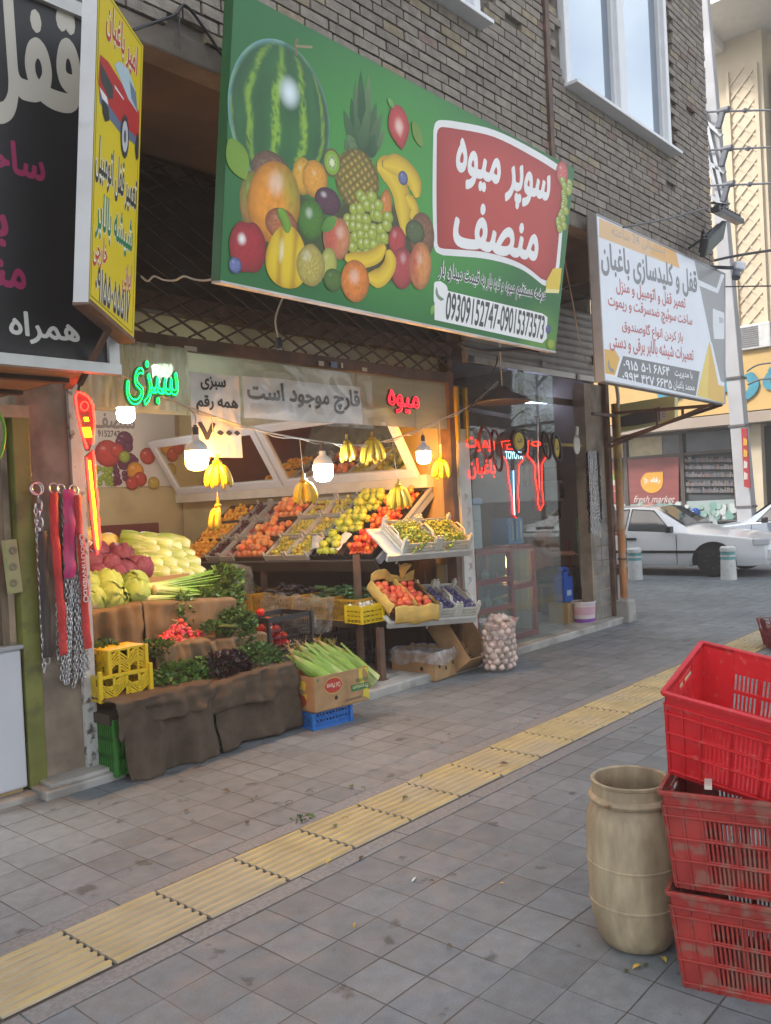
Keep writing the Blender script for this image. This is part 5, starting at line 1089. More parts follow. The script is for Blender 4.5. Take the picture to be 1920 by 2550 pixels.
bulb('cool white LED bulb hanging in the middle of the shop front', 805, 1172, 4.66, 'e4f2ff', 95, 1.0, 2.05)
bulb('warm glowing LED bulb nearest the yellow post', 1055, 1135, 4.66, 'ffab3c', 185, .85, 2.2)
bulb('small cool LED bulb deep in the shop beside the fruit poster', 313, 1028, 7.6, 'f0f4ff', 60, 1.2, None)
bulb('cool LED bulb mostly hidden behind the green neon word', 405, 925, 5.2, 'f4ffff', 30, 1.0, None)
t = thing('empty_lamp_holder', 'black lamp socket hanging on a white cord under the green sign', 'lamp holder', tuple(P(695, 870, Y=3.9)))
g = MB(); g.lathe([(.0, .0), (.022, 0), (.024, .045), (.016, .07), (0, .075)], 14); g.build('socket', blkp, t, smooth=40)
g = MB(); g.tube(bend([(0, 0, .07), (-.012, 0, .2), (-.02, -.15, .37), (-.06, -.3, .42)], 5), .006, 6); g.build('cord', wcord, t, smooth=60)
for i, (a, b) in enumerate((((350, 688), (376, 700)), ((384, 687), (436, 698)), ((458, 688), (510, 698)))):
    pass
g = MB(); q2 = bend([P(352, 688, Y=4.4), P(368, 700, Y=4.4), P(384, 688, Y=4.35), P(408, 697, Y=4.3), P(436, 698, Y=4.2), P(458, 688, Y=4.1), P(485, 696, Y=4.0), P(512, 698, Y=3.8), P(545, 692, Y=3.5)], 6); g.tube(q2, .006, 6); tag(g.build('loose_wire', wcord, None, tuple(q2[0]), smooth=60), 'loose white wire looping from the dark mesh to the green sign corner', 'wire')
g = MB(); q2 = bend([P(390, 8, Y=3.4), P(446, 80, Y=3.4), P(450, 118, Y=3.4)], 5); g.tube(bend([P(330, 75, Y=3.42), P(430, 40, Y=3.42), P(470, 20, Y=3.42), P(570, 165, Y=3.42)], 6), .008, 6); g.tube([P(446, 20, Y=3.42), P(448, 120, Y=3.42)], .005, 5); tag(g.build('loose_wire', blkp, None, tuple(q2[0]), smooth=60), 'dark wire drooping over the concrete edge at the top left', 'wire')
# neon words: lettered outline tubes on a dark backing
def neon(name, s, L, Rr, hgt, Y, col, st, label, th=.007, back=(.05, .09, .04), bk_b=.05, normal=(0, -1, 0)):
    a = P(*L, Y=Y); b = P(*Rr, Y=Y); u = (b-a); Lh = u.length; f = plane((a+b)/2, u, normal); t = thing(name, label, 'neon sign', tuple((a+b)/2))
    g = MB(); vs, fs = text_mesh(s, .012, outline=th); g.add([f((x-.5)*Lh, (y-.5)*hgt, .012+z*Lh*1.0) for x, y, z in vs], fs); g.build('tube', emit_mat('neon_'+col, col, st), t, tuple((a+b)/2), smooth=60)
    if back:
        g = MB(); vs, fs = text_mesh(s, bk_b); g.add([f((x-.5)*Lh*1.04, (y-.5)*hgt*1.06, z) for x, y, z in vs], fs); g.add([f((x-.5)*Lh*1.04, (y-.5)*hgt*1.06, -.012) for x, y, z in vs], [k[::-1] for k in fs]); g.build('backing', mat('neon_back_%s' % col, back, .5), t, tuple((a+b)/2))
    return t, f
neon('neon_sign', 'سبزی', (312, 950), (441, 962), .27, 4.5, '00f060', 7, 'green neon word over the vegetable side of the shop', back=(.04, .1, .03))
neon('neon_sign', 'میوه', (965, 997), (1041, 1008), .19, 4.6, 'ff2030', 4, 'red neon word on the right end of the dusty glass', back=(.06, .02, .02))
def led(t, f, pts, r, m, nm='tube', closed=False): g = MB(); g.tube([f(*p) for p in pts], r, 6, closed=closed); return g.build(nm, m, t, tuple(t.location), smooth=60)
def zs5(x, y): return (200+x*.3361, 800+y*.3361)
def zl(x, y): return (x*.2079, 780+y*.2079)
t = thing('neon_key', 'long red neon key shape hanging in front of the stained pier', 'neon sign', tuple(P(215, 1100, Y=4.45)))
fk = lambda x, y: P(x, y, Y=4.45)
red_n = emit_mat('neon_red_led', 'ff1810', 13); yel_n = emit_mat('neon_yellow_led', 'ffc818', 3.5)
o1 = [zl(1045, 1620), zl(985, 1440), zl(930, 1200), zl(905, 1000), zl(935, 940), zl(1010, 975), zl(1060, 1010), zl(1108, 1100), zl(1130, 1310), zl(1112, 1560)]
led(t, fk, o1, .0065, red_n); led(t, fk, [zl(1012+48*math.cos(a*.5236), 1112+55*math.sin(a*.5236)) for a in range(12)], .004, red_n, closed=True)
led(t, fk, [zs5(48, 1010), zs5(62, 1180), zs5(75, 1300), zs5(82, 1400), zs5(95, 1500), zs5(110, 1640), zs5(128, 1722), zs5(146, 1650), zs5(138, 1480), zs5(125, 1420), zs5(132, 1340), zs5(118, 1250), zs5(110, 1120), zs5(95, 965)], .0065, red_n)
led(t, fk, [zs5(68, 1030), zs5(85, 1200), zs5(105, 1380), zs5(118, 1560), zs5(128, 1690)], .0075, yel_n, 'inner_tube')
g = MB()
for x, y, n, w in ((1005, 1250, 4, 50), (985, 1370, 5, 105), (1000, 1430, 5, 100)):
    for i in range(n):
        for k in range(5): g.box(fk(*zl(x+k*w/5+U(-2, 2)+i*3, y+i*13))+V((0, -.004, 0)), (U(.004, .009), .004, U(.002, .004)))
g.build('led_letters', yel_n, t, tuple(t.location))
g = MB(); oo = [zl(1040, 1640)]+[zl(*p) for p in ((985, 1440), (925, 1190), (900, 1000), (932, 930), (1060, 1000), (1115, 1100), (1135, 1310), (1112, 1560), (1085, 1650))]
g.prism([(p.x, p.z) for p in [fk(*k) for k in oo]], lambda x, z, h: V((x, 4.458+h, z)), 0, .012)
o2 = [fk(*k) for k in (zs5(45, 1000), zs5(70, 1300), zs5(92, 1510), zs5(108, 1650), zs5(128, 1726), zs5(150, 1650), zs5(140, 1460), zs5(120, 1250), zs5(100, 950))]
g.prism([(p.x, p.z) for p in o2], lambda x, z, h: V((x, 4.46+h, z)), 0, .012); g.build('backing', mat('neon_board', (.12, .05, .03), .5), t, tuple(t.location), fix=True)
g = MB(); g.tube([fk(195, 975), fk(200, 945), P(205, 930, Y=4.3)], .008, 6); g.build('hook', blkp, t, tuple(t.location))
# banners on the glass
vinyl = mat('crumpled_white_sheet', (.74, .73, .7), .3, var=.08, vs=3, bump=.9, bs=7)
ink = mat('black_ink', (.035, .033, .032), .4)
def banner(name, label, x0, x1, z0, z1, lines, seed, cover=True):
    t = thing(name, label, 'banner', (x0, 4.72, z0)); pl_ = plane((x0, 4.72, z0), (1, 0, 0), (0, -1, 0)); w = x1-x0; h = z1-z0
    def f(u, v, k=0): return V((x0+u, 4.715-.01*noise.noise(V((u*5+seed, v*6, 0)))-.006*noise.noise(V((u*17+seed, v*12, 3)))-k, z0+v+.006*noise.noise(V((u*4, seed, v*4)))))
    g = MB(); g.grid(lambda a, b: f(a*w, b*h), 40, 24); g.build('sheet', vinyl, t, (x0, 4.72, z0), smooth=70)
    for s, u0, u1, v0, v1 in lines:
        g = MB(); vs, fs = text_mesh(s, .035); vs2, fs2 = text_mesh(s, .01)
        for (vv, ff), kk in (((vs, fs), .003), ((vs2, fs2), .0034)):
            g.add([f((u0+(u1-u0)*x)*w, (v0+(v1-v0)*y)*h, kk+z) for x, y, z in vv], ff)
        g.build('lettering', ink, t, (x0, 4.72, z0))
    return t
banner('paper_banner', 'tall white handwritten price banner ending in 7000', 3.455, 3.875, 1.92, 2.49, (('سبزی', .22, .72, .8, .97), ('همه رقم', .1, .95, .53, .74), ('۷۰۰۰', .12, .97, .2, .42)), 1)
banner('paper_banner', 'wide white mushroom banner across the dusty glass', 3.905, 5.135, 2.2, 2.5, (('قارچ موجود است', .03, .985, .24, .9),), 5)
g = MB(); cs_ = clear_mat('plastic_film', (1, 1, 1), .9, .12, .05, (.75, .75, .72))
g.grid(lambda a, b: V((3.85+1.4*a, 4.69-.02*noise.noise(V((a*9, b*4, 2))), 2.17+.43*b+.02*noise.noise(V((a*5, 9, b))))), 50, 16); tag(g.build('plastic_sheet', cs_, None, (3.9, 4.7, 2.2), smooth=80), 'wrinkled clear plastic sheet taped over the mushroom banner', 'plastic sheet')
g = MB(); g.grid(lambda a, b: V((2.72+.72*a, 4.70-.03*noise.noise(V((a*14, b*1.5, 2))), 2.22+.42*b)), 60, 8); tag(g.build('plastic_sheet', clear_mat('streaky_film', (.95, 1, .95), .5, .2, .08, (.6, .63, .52), streak=((9, 1, 1.2), .2, .75)), None, (2.8, 4.7, 2.2), smooth=80), 'streaky yellowed plastic sheet behind the green neon word', 'plastic sheet')
g = MB(vc=True)
for x, y, w, h, c in ((475, 868, .1, .03, (.5, .45, .35)), (800, 905, .055, .035, (.6, .5, .35)), (832, 908, .07, .045, (.15, .22, .35)), (908, 920, .06, .03, (.6, .52, .36)), (852, 910, .02, .04, (.6, .55, .4)), (955, 1055, .055, .028, (.65, .62, .55))):
    p = P(x, y, Y=4.72); tag(MB(vc=True).box(p, (w, .003, h), None, 0, c).build('sticker', PRINT, None, tuple(p)), '%s sticker %s' % ({475: 'pale', 800: 'torn tan', 832: 'blue', 908: 'torn yellowish', 852: 'narrow', 955: 'white'}[x], {475: 'on the brown beam above the price banner', 800: 'left of the blue one on the brown beam', 832: 'on the brown beam over the mushroom banner', 908: 'rightmost on the brown beam', 852: 'right of the blue one', 955: 'on the glass below the red neon word'}[x]), 'sticker')
for i, (pts, lab) in enumerate((([(1392, 540), (1405, 640), (1428, 760), (1452, 880), (1492, 945)], 'thin wire hanging down the dark gap between the green and white signs'), ([(1378, 735), (1410, 715), (1448, 705), (1478, 690)], 'thin wire crossing the dark gap between the green and white signs'))):
    g = MB(); q2 = bend([P(*p, Y=3.9) for p in pts], 5); g.tube(q2, .0055, 5); tag(g.build('loose_wire', wcord, None, tuple(q2[0]), smooth=60), lab, 'wire')
g = MB(vc=True)
for x, y, w, h, c, lab in ((1176, 893, .07, .06, (.06, .055, .05), 'black square sticker at the left end of the shutter bar'), (1355, 907, .09, .05, (.1, .1, .1), 'dark sticker in the middle of the shutter bar'), (1440, 938, .06, .06, (.12, .1, .08), 'dark sticker at the right end of the shutter bar'), (1228, 905, .1, .05, (.45, .38, .28), 'tan sticker on the shutter bar beside the pendant lamp')):
    p = P(x, y, Y=FY-.045); tag(MB(vc=True).box(p, (w, .003, h), None, 0, c).build('sticker', PRINT, None, tuple(p)), lab, 'sticker')
vs, fs = text_mesh('باغبان', .03); g = MB(); g.add([V((6.465+.13*x, FY-.034-z, .36+.16*y+.09*x)) for x, y, z in vs], fs); bp(g, 'graffiti', ink)
g = MB()
for k in range(7): a = V((6.49+.02*(k % 3), FY-.034, .75+.13*k)); g.tube(bend([a, a+V((.03, 0, .04)), a+V((.01, 0, .07)), a+V((.05, 0, .06)), a+V((.04, 0, .02))], 4), .0018, 4)
bp(g, 'doodles', mat('faint_pen', (.22, .16, .2), .7))
# ------------------------------------------------------------------ locksmith's window
def wn_(x, y, Y=FY-.045): return P(*z7(x, y), Y=Y)
t = thing('neon_sign', 'red neon two-line lettering at the left of the locksmith window', 'neon sign', tuple(wn_(255, 900)))
for s, x0, x1, y0, y1 in (('ریموت', 165, 345, 765, 855), ('باغبان', 178, 348, 900, 1035)):
    a, b = wn_(x0, y1), wn_(x1, y0); g = MB(); vs, fs = text_mesh(s, .0, outline=.007); g.add([V((a.x+(b.x-a.x)*x, a.y-z*.5, a.z+(b.z-a.z)*y)) for x, y, z in vs], fs); g.build('tube', emit_mat('neon_window_red', 'ff2a1c', 2.6), t, tuple(t.location), smooth=60)
nr = MATS['neon_window_red']; nb = emit_mat('neon_pale_blue', '9fd8ff', 2.0)
t = thing('neon_key', 'broad red neon car key with white lettering in the locksmith window', 'neon sign', tuple(wn_(470, 1000)))
f7 = lambda x, y: wn_(x, y)
led(t, f7, [(440, 1045), (430, 930), (400, 880), (392, 790), (450, 782)], .004, nr); led(t, f7, [(440, 1045), (455, 1120), (462, 1180), (465, 1255), (488, 1290)], .004, nr); led(t, f7, [(540, 870), (535, 910), (505, 945), (505, 1050), (498, 1130), (508, 1190), (505, 1255)], .004, nr); led(t, f7, [(430, 810), (470, 805), (470, 840), (430, 838)], .005, nr, closed=True)
led(t, f7, [(470, 980), (472, 1100), (478, 1270)], .006, nb, 'inner_tube')
vs, fs = text_mesh('TOYOTA', .0); a, b = wn_(412, 903), wn_(522, 855); g = MB(); g.add([V((a.x+(b.x-a.x)*x, a.y-.012-z, a.z+(b.z-a.z)*y)) for x, y, z in vs], fs); g.build('lettering', nb, t, tuple(t.location))
t = thing('neon_key', 'narrow red neon key with an oval eye, right of the broad one', 'neon sign', tuple(wn_(640, 1000)))
led(t, f7, [(570, 780), (562, 880), (600, 920), (615, 960), (612, 1020), (632, 1130), (630, 1190), (645, 1240), (668, 1200), (658, 1090), (655, 940), (690, 880)], .005, nr); led(t, f7, [(620+28*math.cos(a*.5236), 803+14*math.sin(a*.5236)) for a in range(12)], .005, nr, closed=True); led(t, f7, [(632, 930), (640, 1100)], .004, nr, 'inner_tube')
g = MB(); g.tube([wn_(630, 620), wn_(632, 900), wn_(642, 1120), wn_(662, 1160)], .007, 7); tag(g.build('steel_rod', steel, None, tuple(wn_(630, 900)), smooth=50), 'bright steel rod hanging down over the narrow neon key', 'rod')
g = MB()
for k in range(3):
    a, b = P(*z7(500-45*k, 497+16*k), Y=5.5), P(*z7(690, 503+16*k), Y=5.5); g.tube([a, b], .012, 8)
t = thing('tube_light', 'row of thin lit tubes under the locksmith ceiling', 'lamp', tuple(P(*z7(600, 520), Y=5.5))); g.build('tube', emit_mat('tube_cool', 'c8d4ff', 9), t, tuple(t.location), smooth=50)
p = P(*z7(400, 520), Y=4.45); t = thing('pendant_lamp', 'grey dish lampshade hanging outside the locksmith window', 'lamp', tuple(p))
g = MB(); g.lathe([(.26, -.02), (.262, -.012), (.16, .05), (.09, .075), (.05, .12), (.03, .13), (0, .13)], 28); g.build('shade', mat('grey_enamel', (.1, .09, .09), .5, var=.2), t, smooth=50, solid=.004)
g = MB(); g.tube([(0, 0, .12), (0, 0, .55)], .006, 6); g.build('cord', wcord, t)
g = MB(); q2 = bend([P(*z7(165, 585), Y=4.6), P(*z7(250, 480), Y=4.5), P(*z7(350, 300), Y=4.4), P(*z7(365, 235), Y=4.3)], 5); g.tube(q2, .007, 6); g.tube(bend([P(*z7(120, 150), Y=3.7), P(*z7(300, 185), Y=3.7), P(*z7(520, 180), Y=3.6), P(*z7(640, 195), Y=3.5)], 5), .016, 7); tag(g.build('loose_wire', blkp, None, tuple(q2[0]), smooth=60), 'tangle of black cable under the right end of the green sign', 'wire')
# locks, hoses and tapes hanging on the yellow rail
cm = [mat('black_hose', (.02, .018, .018), .45), mat('dark_red_hose', (.12, .02, .02), .45), mat('lock_yellow', (.55, .4, .02), .45), mat('cream_plastic', (.6, .56, .46), .5)]
def ringp(px, py, rx, rz, Y): c = P(*z7(px, py), Y=Y); return [c+V((rx*math.cos(a*.35), .02*math.sin(a*.35), rz*math.sin(a*.35))) for a in range(18)]
for i, (px, py, rx, rz, r, k, lab) in enumerate(((295, 800, .1, .15, .008, 1, 'thin red cable loop, first on the yellow rail'), (365, 850, .08, .2, .008, 1, 'thin red cable loop, second on the yellow rail'), (510, 800, .13, .12, .013, 0, 'coiled black hose around a yellow card'), (690, 815, .07, .14, .01, 0, 'dark coiled lock between the two neon keys and the yellow lock'), (755, 830, .08, .15, .014, 0, 'black loop around the thick yellow lock'))):
    g = MB(); g.tube(ringp(px, py, rx, rz, 4.62), r, 7, closed=True); g.tube([p+V((.012, .02, .01)) for p in ringp(px, py, rx, rz, 4.62)], r, 7, closed=True); tag(g.build('cable_lock', cm[k], None, tuple(P(*z7(px, py), Y=4.62)), smooth=60), lab, 'cable lock')
for px, py, w, h, lab, k in ((505, 785, .17, .17, 'round yellow card tag with black print on the hose', 2), (752, 830, .09, .2, 'thick yellow u shaped lock body', 2)):
    p = P(*z7(px, py), Y=4.63); t = thing('lock_pack', lab, 'lock', tuple(p)); g = MB(); g.lathe([(0, -.01), (w/2, -.01), (w/2, .01), (0, .01)], 18, M=Matrix.Rotation(R(90), 4, 'X') @ Matrix.Diagonal((1, h/w, 1, 1))); g.build('pack', cm[k], t)
    vs, fs = text_mesh('کلید', .02); g = MB(); g.add([V((w*.6*(x-.5), -.012-z, h*.3*(y-.5))) for x, y, z in vs], fs); g.build('lettering', ink, t)
p = P(*z7(692, 870), Y=4.6); g = MB(); g.box((0, 0, 0), (.06, .02, .17), Matrix.Rotation(R(-14), 3, 'Y')); g.lathe([(0, -.012), (.035, -.012), (.035, .012), (0, .012)], 14, M=Matrix.Rotation(R(90), 4, 'X')); tag(g.build('lock_blister', mat('lock_red_black', (.16, .03, .03), .4, var=.5, vs=20), None, tuple(p), bevel=.003), 'dark blister pack with a red round badge', 'lock'); bpy.data.objects['lock_blister'].location = p
p = P(*z7(885, 810), Y=4.6); t = thing('paddle_tag', 'cream paddle shaped board at the right end of the yellow rail', 'sign', tuple(p)); g = MB(); g.lathe([(0, -.006), (.07, -.006), (.07, .006), (0, .006)], 18, M=Matrix.Rotation(R(90), 4, 'X') @ Matrix.Diagonal((1, 1.5, 1, 1))); g.box((.02, 0, .14), (.05, .012, .12), Matrix.Rotation(R(12), 3, 'Y')); g.build('board', cm[3], t)
# red display cases behind the glass
rdm = mat('red_case_frame', (.33, .02, .025), .4, var=.1); cgl = clear_mat('case_glass', (.9, .95, .95), .88, .03, .05)
def case(label, xa, xb, y, zt, shelves, d=.45):
    t = thing('display_case', label, 'display case', ((xa+xb)/2, y, .08)); w = xb-xa; h = zt-.08
    g = MB()
    for x in (-w/2, w/2):
        for yy in (0, d): g.box((x, yy, h/2), (.05, .05, h))
    for z in [.03]+[s-.08 for s in shelves]+[h]:
        g.box((0, 0, z), (w-.05, .05, .05)); g.box((0, d, z), (w-.05, .05, .05))
        for x in (-w/2, w/2): g.box((x, d/2, z), (.05, d-.05, .05))
    g.build('frame', rdm, t)
    g = MB()
    for z in [.05]+[s-.06 for s in shelves]: g.box((0, d/2, z), (w-.06, d-.06, .01))
    g.build('shelf', cgl, t)
    g = MB(); g.box((0, 0, h/2), (w-.05, .006, h-.05)); g.build('front_glass', cgl, t); return t
case('low red framed display case full of small locks behind the window glass', 6.72, 7.36, 4.82, 1.02, (.45, .73))
case('red framed cabinet right of the lock display behind the window glass', 7.42, 7.86, 4.86, 1.02, (.62,), .3)
rc = random.Random(21); junk = [mat('brass_bits', (.5, .33, .08), .3, metal=.8), mat('steel_bits', (.45, .46, .47), .3, metal=.8), mat('dark_bits', (.03, .03, .03), .5), mat('red_bits', (.4, .04, .03), .5), mat('pale_bits', (.55, .5, .4), .5)]
for z in (.14, .47, .75):
    for k in range(20):
        m = rc.choice(junk); x, y = rc.uniform(6.78, 7.3), rc.uniform(4.9, 5.2); s = rc.uniform(.02, .05)
        g = MB(); g.box((0, 0, s/2), (s*rc.uniform(.7, 1.5), s, s), Matrix.Rotation(rc.uniform(0, 3), 3, 'Z')); g.tube([(-s*.3, 0, s), (-s*.3, 0, s*1.6), (s*.3, 0, s*1.6), (s*.3, 0, s)], s*.12, 6)
        o = g.build('padlock', m, None, bevel=.003); o.location = (x, y, z); tag(o, 'small padlock or fitting on the shelves of the red display case', 'padlock', 'small locks in the red display case')
for i, (x, y) in enumerate(((432, 1580), (445, 1745))):
    p = P(*z7(x, y), Y=5.1); g = MB(); g.box((0, 0, 0), (.035, .02, .12)); o = g.build('case_lamp', emit_mat('case_lamp_glow', 'ffd080', 30), None); o.location = p; tag(o, '%s small warm lamp inside the red display case' % ('upper', 'lower')[i], 'lamp')
p = P(*z7(390, 1810), Y=5.0); g = MB(); g.box((0, 0, 0), (.22, .12, .02), Matrix.Rotation(R(20), 3, 'Z') @ Matrix.Rotation(R(-14), 3, 'X')); o = g.build('brochure', mat('orange_paper', (.65, .4, .05), .5), None); o.location = p; tag(o, 'orange folded brochure in the lock display', 'brochure')
g = MB(); g.box((0, 0, .14), (.2, .18, .28)); g.box((0, -.03, .36), (.14, .16, .16)); g.tube([(-.1, -.1, .1), (-.1, -.1, .25)], .02, 8); o = thing('key_machine', 'white and blue key cutting machine on top of the lock display', 'key machine', (7.0, 5.05, 1.05)); g.build('machine_body', mat('machine_white', (.5, .52, .55), .4), o, bevel=.02)
g = MB(); g.box((0, -.02, .47), (.18, .2, .07)); g.build('cover', mat('machine_blue', (.05, .2, .42), .4), o, bevel=.015)
o = thing('key_machine', 'blue boxed machine on the right red cabinet', 'key machine', (7.62, 5.0, 1.05)); g = MB(); g.box((0, 0, .14), (.3, .22, .28)); g.build('machine_body', mat('machine_blue', (.05, .2, .42), .4), o, bevel=.02)
g = MB()
for k in range(3): g.box((-.08+.08*k, -.115, .15), (.03, .012, .2))
g.build('lettering', mat('machine_white', (.5, .52, .55), .4), o)
# inside the doorway
t = thing('monitor', 'small old monitor with a pale frame on the locksmith shelf', 'monitor', tuple(P(*z7(803, 1112), Y=5.35)))
g = MB(); g.box((0, .12, 0), (.36, .28, .26)); g.build('casing', mat('monitor_pale', (.36, .37, .37), .5), t, bevel=.015)
g = MB(); g.box((0, -.022, 0), (.27, .01, .18)); g.build('screen', mat('screen_dark', (.03, .035, .04), .1), t)
t = thing('wall_shelf', 'dark cluttered cupboard under the small monitor', 'cupboard', tuple(P(*z7(800, 1220), Y=5.4))); g = MB(); g.box((0, .15, 0), (.45, .35, .28)); g.box((0, .15, .5), (.45, .35, .03)); g.build('cupboard_body', mat('navy_box', (.025, .03, .05), .5), t, bevel=.01)
t = thing('jerry_can', 'blue plastic jug with a handle standing in the locksmith doorway', 'jug', tuple(P(*z7(805, 1835), Y=5.05)))
g = MB(); g.box((0, 0, .14), (.19, .13, .28)); g.box((-.02, 0, .31), (.13, .11, .06), tx=.5, ty=.6); g.tube(bend([(.05, 0, .3), (.1, 0, .35), (.02, 0, .385), (-.05, 0, .36)], 4), .02, 8); g.lathe([(.03, .36), (.03, .4), (0, .4)], 12, M=Matrix.Translation((-.05, 0, 0))); g.build('jug_body', mat('blue_plastic', (.015, .09, .42), .35), t, bevel=.025)
g = MB(); g.box((0, -.067, .1), (.1, .004, .06)); g.build('jug_label', mat('label_pale', (.4, .5, .6), .5), t)
z_ = P(*z7(805, 1840), Y=5.05).z
g = MB(); g.box((0, 0, max(.05, z_-.07)/2), (.3, .25, max(.05, z_-.07))); o = g.build('wooden_crate', wd, None); o.location = (P(*z7(805, 1840), Y=5.05).x, 5.05, .07); tag(o, 'brown wooden box under the blue jug', 'box')
t = thing('broom', 'red handled broom leaning in the locksmith doorway', 'broom', tuple(P(*z7(862, 1885), Y=5.0)))
a = P(*z7(858, 1880), Y=5.0); b = P(*z7(820, 1360), Y=5.35); g = MB(); g.tube([a, b], .013, 8); g.build('handle', mat('red_handle', (.3, .02, .03), .4), t, tuple(a)); g = MB(); g.box(a+V((0, 0, -.05)), (.26, .05, .1), tx=.7); g.build('broom_head', mat('broom_red', (.3, .04, .04), .8), t, tuple(a))
g = MB(); pts = [P(*z7(x, y), Y=4.98) for x, y in ((888, 1285), (958, 1295), (1000, 1775), (925, 1740))]; g.add(pts+[p+V((.01, .03, 0)) for p in pts], [(0, 1, 2, 3)[::-1], (4, 5, 6, 7), (0, 1, 5, 4), (1, 2, 6, 5), (2, 3, 7, 6), (3, 0, 4, 7)])
t = thing('price_board', 'pale green board with faint handwriting leaning by the doorway pier', 'board', tuple(pts[3])); g.build('board', mat('pale_green_board', (.2, .42, .3), .5, var=.3, vs=6, dirt=((.1, .2, .15), 7, .52, .6)), t, tuple(pts[3]), fix=True)
t = thing('paint_bucket', 'white paint bucket with a purple band on the locksmith step', 'bucket', tuple(P(*z7(935, 1975), Y=4.85)))
g = MB(); g.lathe([(0, 0), (.12, 0), (.135, .22), (.142, .225), (.142, .25), (.13, .25), (.12, .06), (0, .05)], 24); g.build('bucket_body', mat('bucket_white', (.62, .56, .56), .45, var=.1), t, smooth=40)
g = MB(); g.lathe([(.1225, .015), (.126, .055)], 24); g.lathe([(.129, .1), (.134, .19)], 24, m=1); g.build('printed_band', [mat('purple_band', (.2, .06, .32), .45), mat('pink_band', (.6, .36, .42), .45)], t, smooth=40)
g = MB(); g.tube([(.14*math.cos(a*.314), .02+.09*math.sin(a*.314), .24-.1*math.sin(a*.314)) for a in range(11)], .004, 5); g.build('handle', steel, t)
# ------------------------------------------------------------------ two people, mostly hidden
def person(label, joints, edges, mats_, loc, cloth=()):
    t = thing('person', label, 'person', loc); me = bpy.data.meshes.new('body'); me.from_pydata([j[:3] for j in joints], edges, []); o = bpy.data.objects.new('body', me); COL.objects.link(o); o.parent = t; me.materials.append(mats_)
    o.modifiers.new('skin', 'SKIN'); sv = me.skin_vertices[0].data
    for i, j in enumerate(joints): sv[i].radius = (j[3], j[4] if len(j) > 4 else j[3])
    sv[0].use_root = True; s = o.modifiers.new('sub', 'SUBSURF'); s.levels = s.render_levels = 2
    for p in (): pass
    me.polygons.foreach_set('use_smooth', [True]*len(me.polygons)); o.modifiers['skin'].use_smooth_shade = True
    return t
skin = mat('skin', (.42, .21, .13), .5, var=.08, sub=.0)
def hand(g, w, d, side, curl=.5):
    """palm with five bent fingers, from wrist w along d"""
    d = d.normalized(); u, n = basis(d); 
    g.tube([w, w+d*.035, w+d*.085], [.024, .033, .034], 10)
    for k in range(4):
        b = w+d*.085+u*(-.027+.018*k); L = (.062, .072, .067, .052)[k]; c = d; pts = [b]
        for j in range(3): c = (c+n*curl*.45).normalized(); pts.append(pts[-1]+c*L*(.45, .3, .25)[j])
        g.tube(pts, [.0095, .009, .008, .006], 7)
    b = w+d*.03-u*.028; g.tube([b, b-u*.022+d*.028, b-u*.028+d*.055, b-u*.02+d*.075], [.012, .011, .01, .007], 7)
def clothed(label, name_, base, pose, shirt, trousers, hair=(.02, .015, .012)):
    t = thing('person', label, 'person', base); J = pose
    def limb(ids, rs, m, nm, par=t):
        g = MB(); g.tube(bend([J[i] for i in ids], 5), [rs[0]+(rs[-1]-rs[0])*k/((len(ids)-1)*5) for k in range((len(ids)-1)*5+1)], 12); return g.build(nm, m, par, smooth=70)
    g = MB(); g.tube(bend([J['hip'], J['waist'], J['chest'], J['neck']], 5), [.16, .155, .15, .15, .155, .16, .17, .175, .18, .18, .175, .15, .12, .09, .07, .055], 14)
    for s in 'lr': g.tube(bend([J['sh'+s], J['el'+s], J['wr'+s]], 5), [.055, .05, .048, .045, .043, .04, .038, .035, .032, .029, .026], 12); hand(g, J['wr'+s], J['wr'+s]-J['el'+s], 1)
    hd = J['head']; g.ball(hd, (.085, .1, .12), 18, 14, fn=lambda d: 1+.06*max(0, -d.y)*(1 if -.5 < d.z < .2 else 0)); g.ball(hd+V((0, -.1, -.01)), (.014, .02, .02), 8, 6); g.tube([J['neck'], hd-V((0, 0, .08))], [.055, .05], 12)
    for s in (-1, 1): g.ball(hd+V((.084*s, .01, 0)), (.012, .022, .03), 8, 6); g.ball(hd+V((.033*s, -.088, .02)), (.012, .008, .008), 8, 6)
    g.tube([hd+V((-.025, -.092, -.055)), hd+V((0, -.098, -.057)), hd+V((.025, -.092, -.055))], .006, 6)
    g.build('body', skin, t, smooth=70)
    g = MB(); g.ball(hd+V((0, .012, .03)), (.092, .1, .108), 16, 12, fn=lambda d: 1 if d.z > -.1 or d.y > .3 else .85); g.build('hair', mat('dark_hair', hair, .6, bump=.4, bs=80), t, smooth=70)
    g = MB(); g.tube(bend([J['hip'], J['waist'], J['chest'], J['neck']-V((0, 0, .03))], 5), [.175, .175, .17, .17, .17, .175, .185, .19, .195, .195, .19, .17, .14, .1, .08, .07], 16)
    for s in 'lr': g.tube(bend([J['sh'+s], J['sh'+s].lerp(J['el'+s], .5), J['el'+s].lerp(J['sh'+s], .25)], 4), [.075, .07, .066, .062, .06, .06, .06, .06, .06], 12)
    g.build('shirt', shirt, t, smooth=70)
    g = MB()
    for s in 'lr': g.tube(bend([J['hp'+s], J['kn'+s], J['an'+s]], 5), [.1, .095, .09, .08, .075, .068, .065, .062, .06, .058, .056], 12)
    g.build('trousers', trousers, t, smooth=70)
    g = MB()
    for s in 'lr': g.tube([J['an'+s]+V((0, .05, -.03)), J['an'+s]+V((0, -.03, -.035)), J['an'+s]+V((0, -.16, -.045))], [.045, .05, .035], 10)
    g.build('shoes', mat('black_shoe', (.02, .02, .02), .5), t, smooth=70); return t
pb_ = P(1503, 1440, X=10.35); hx = P(1538, 1322, X=10.2); 
bx, by = pb_.x, pb_.y
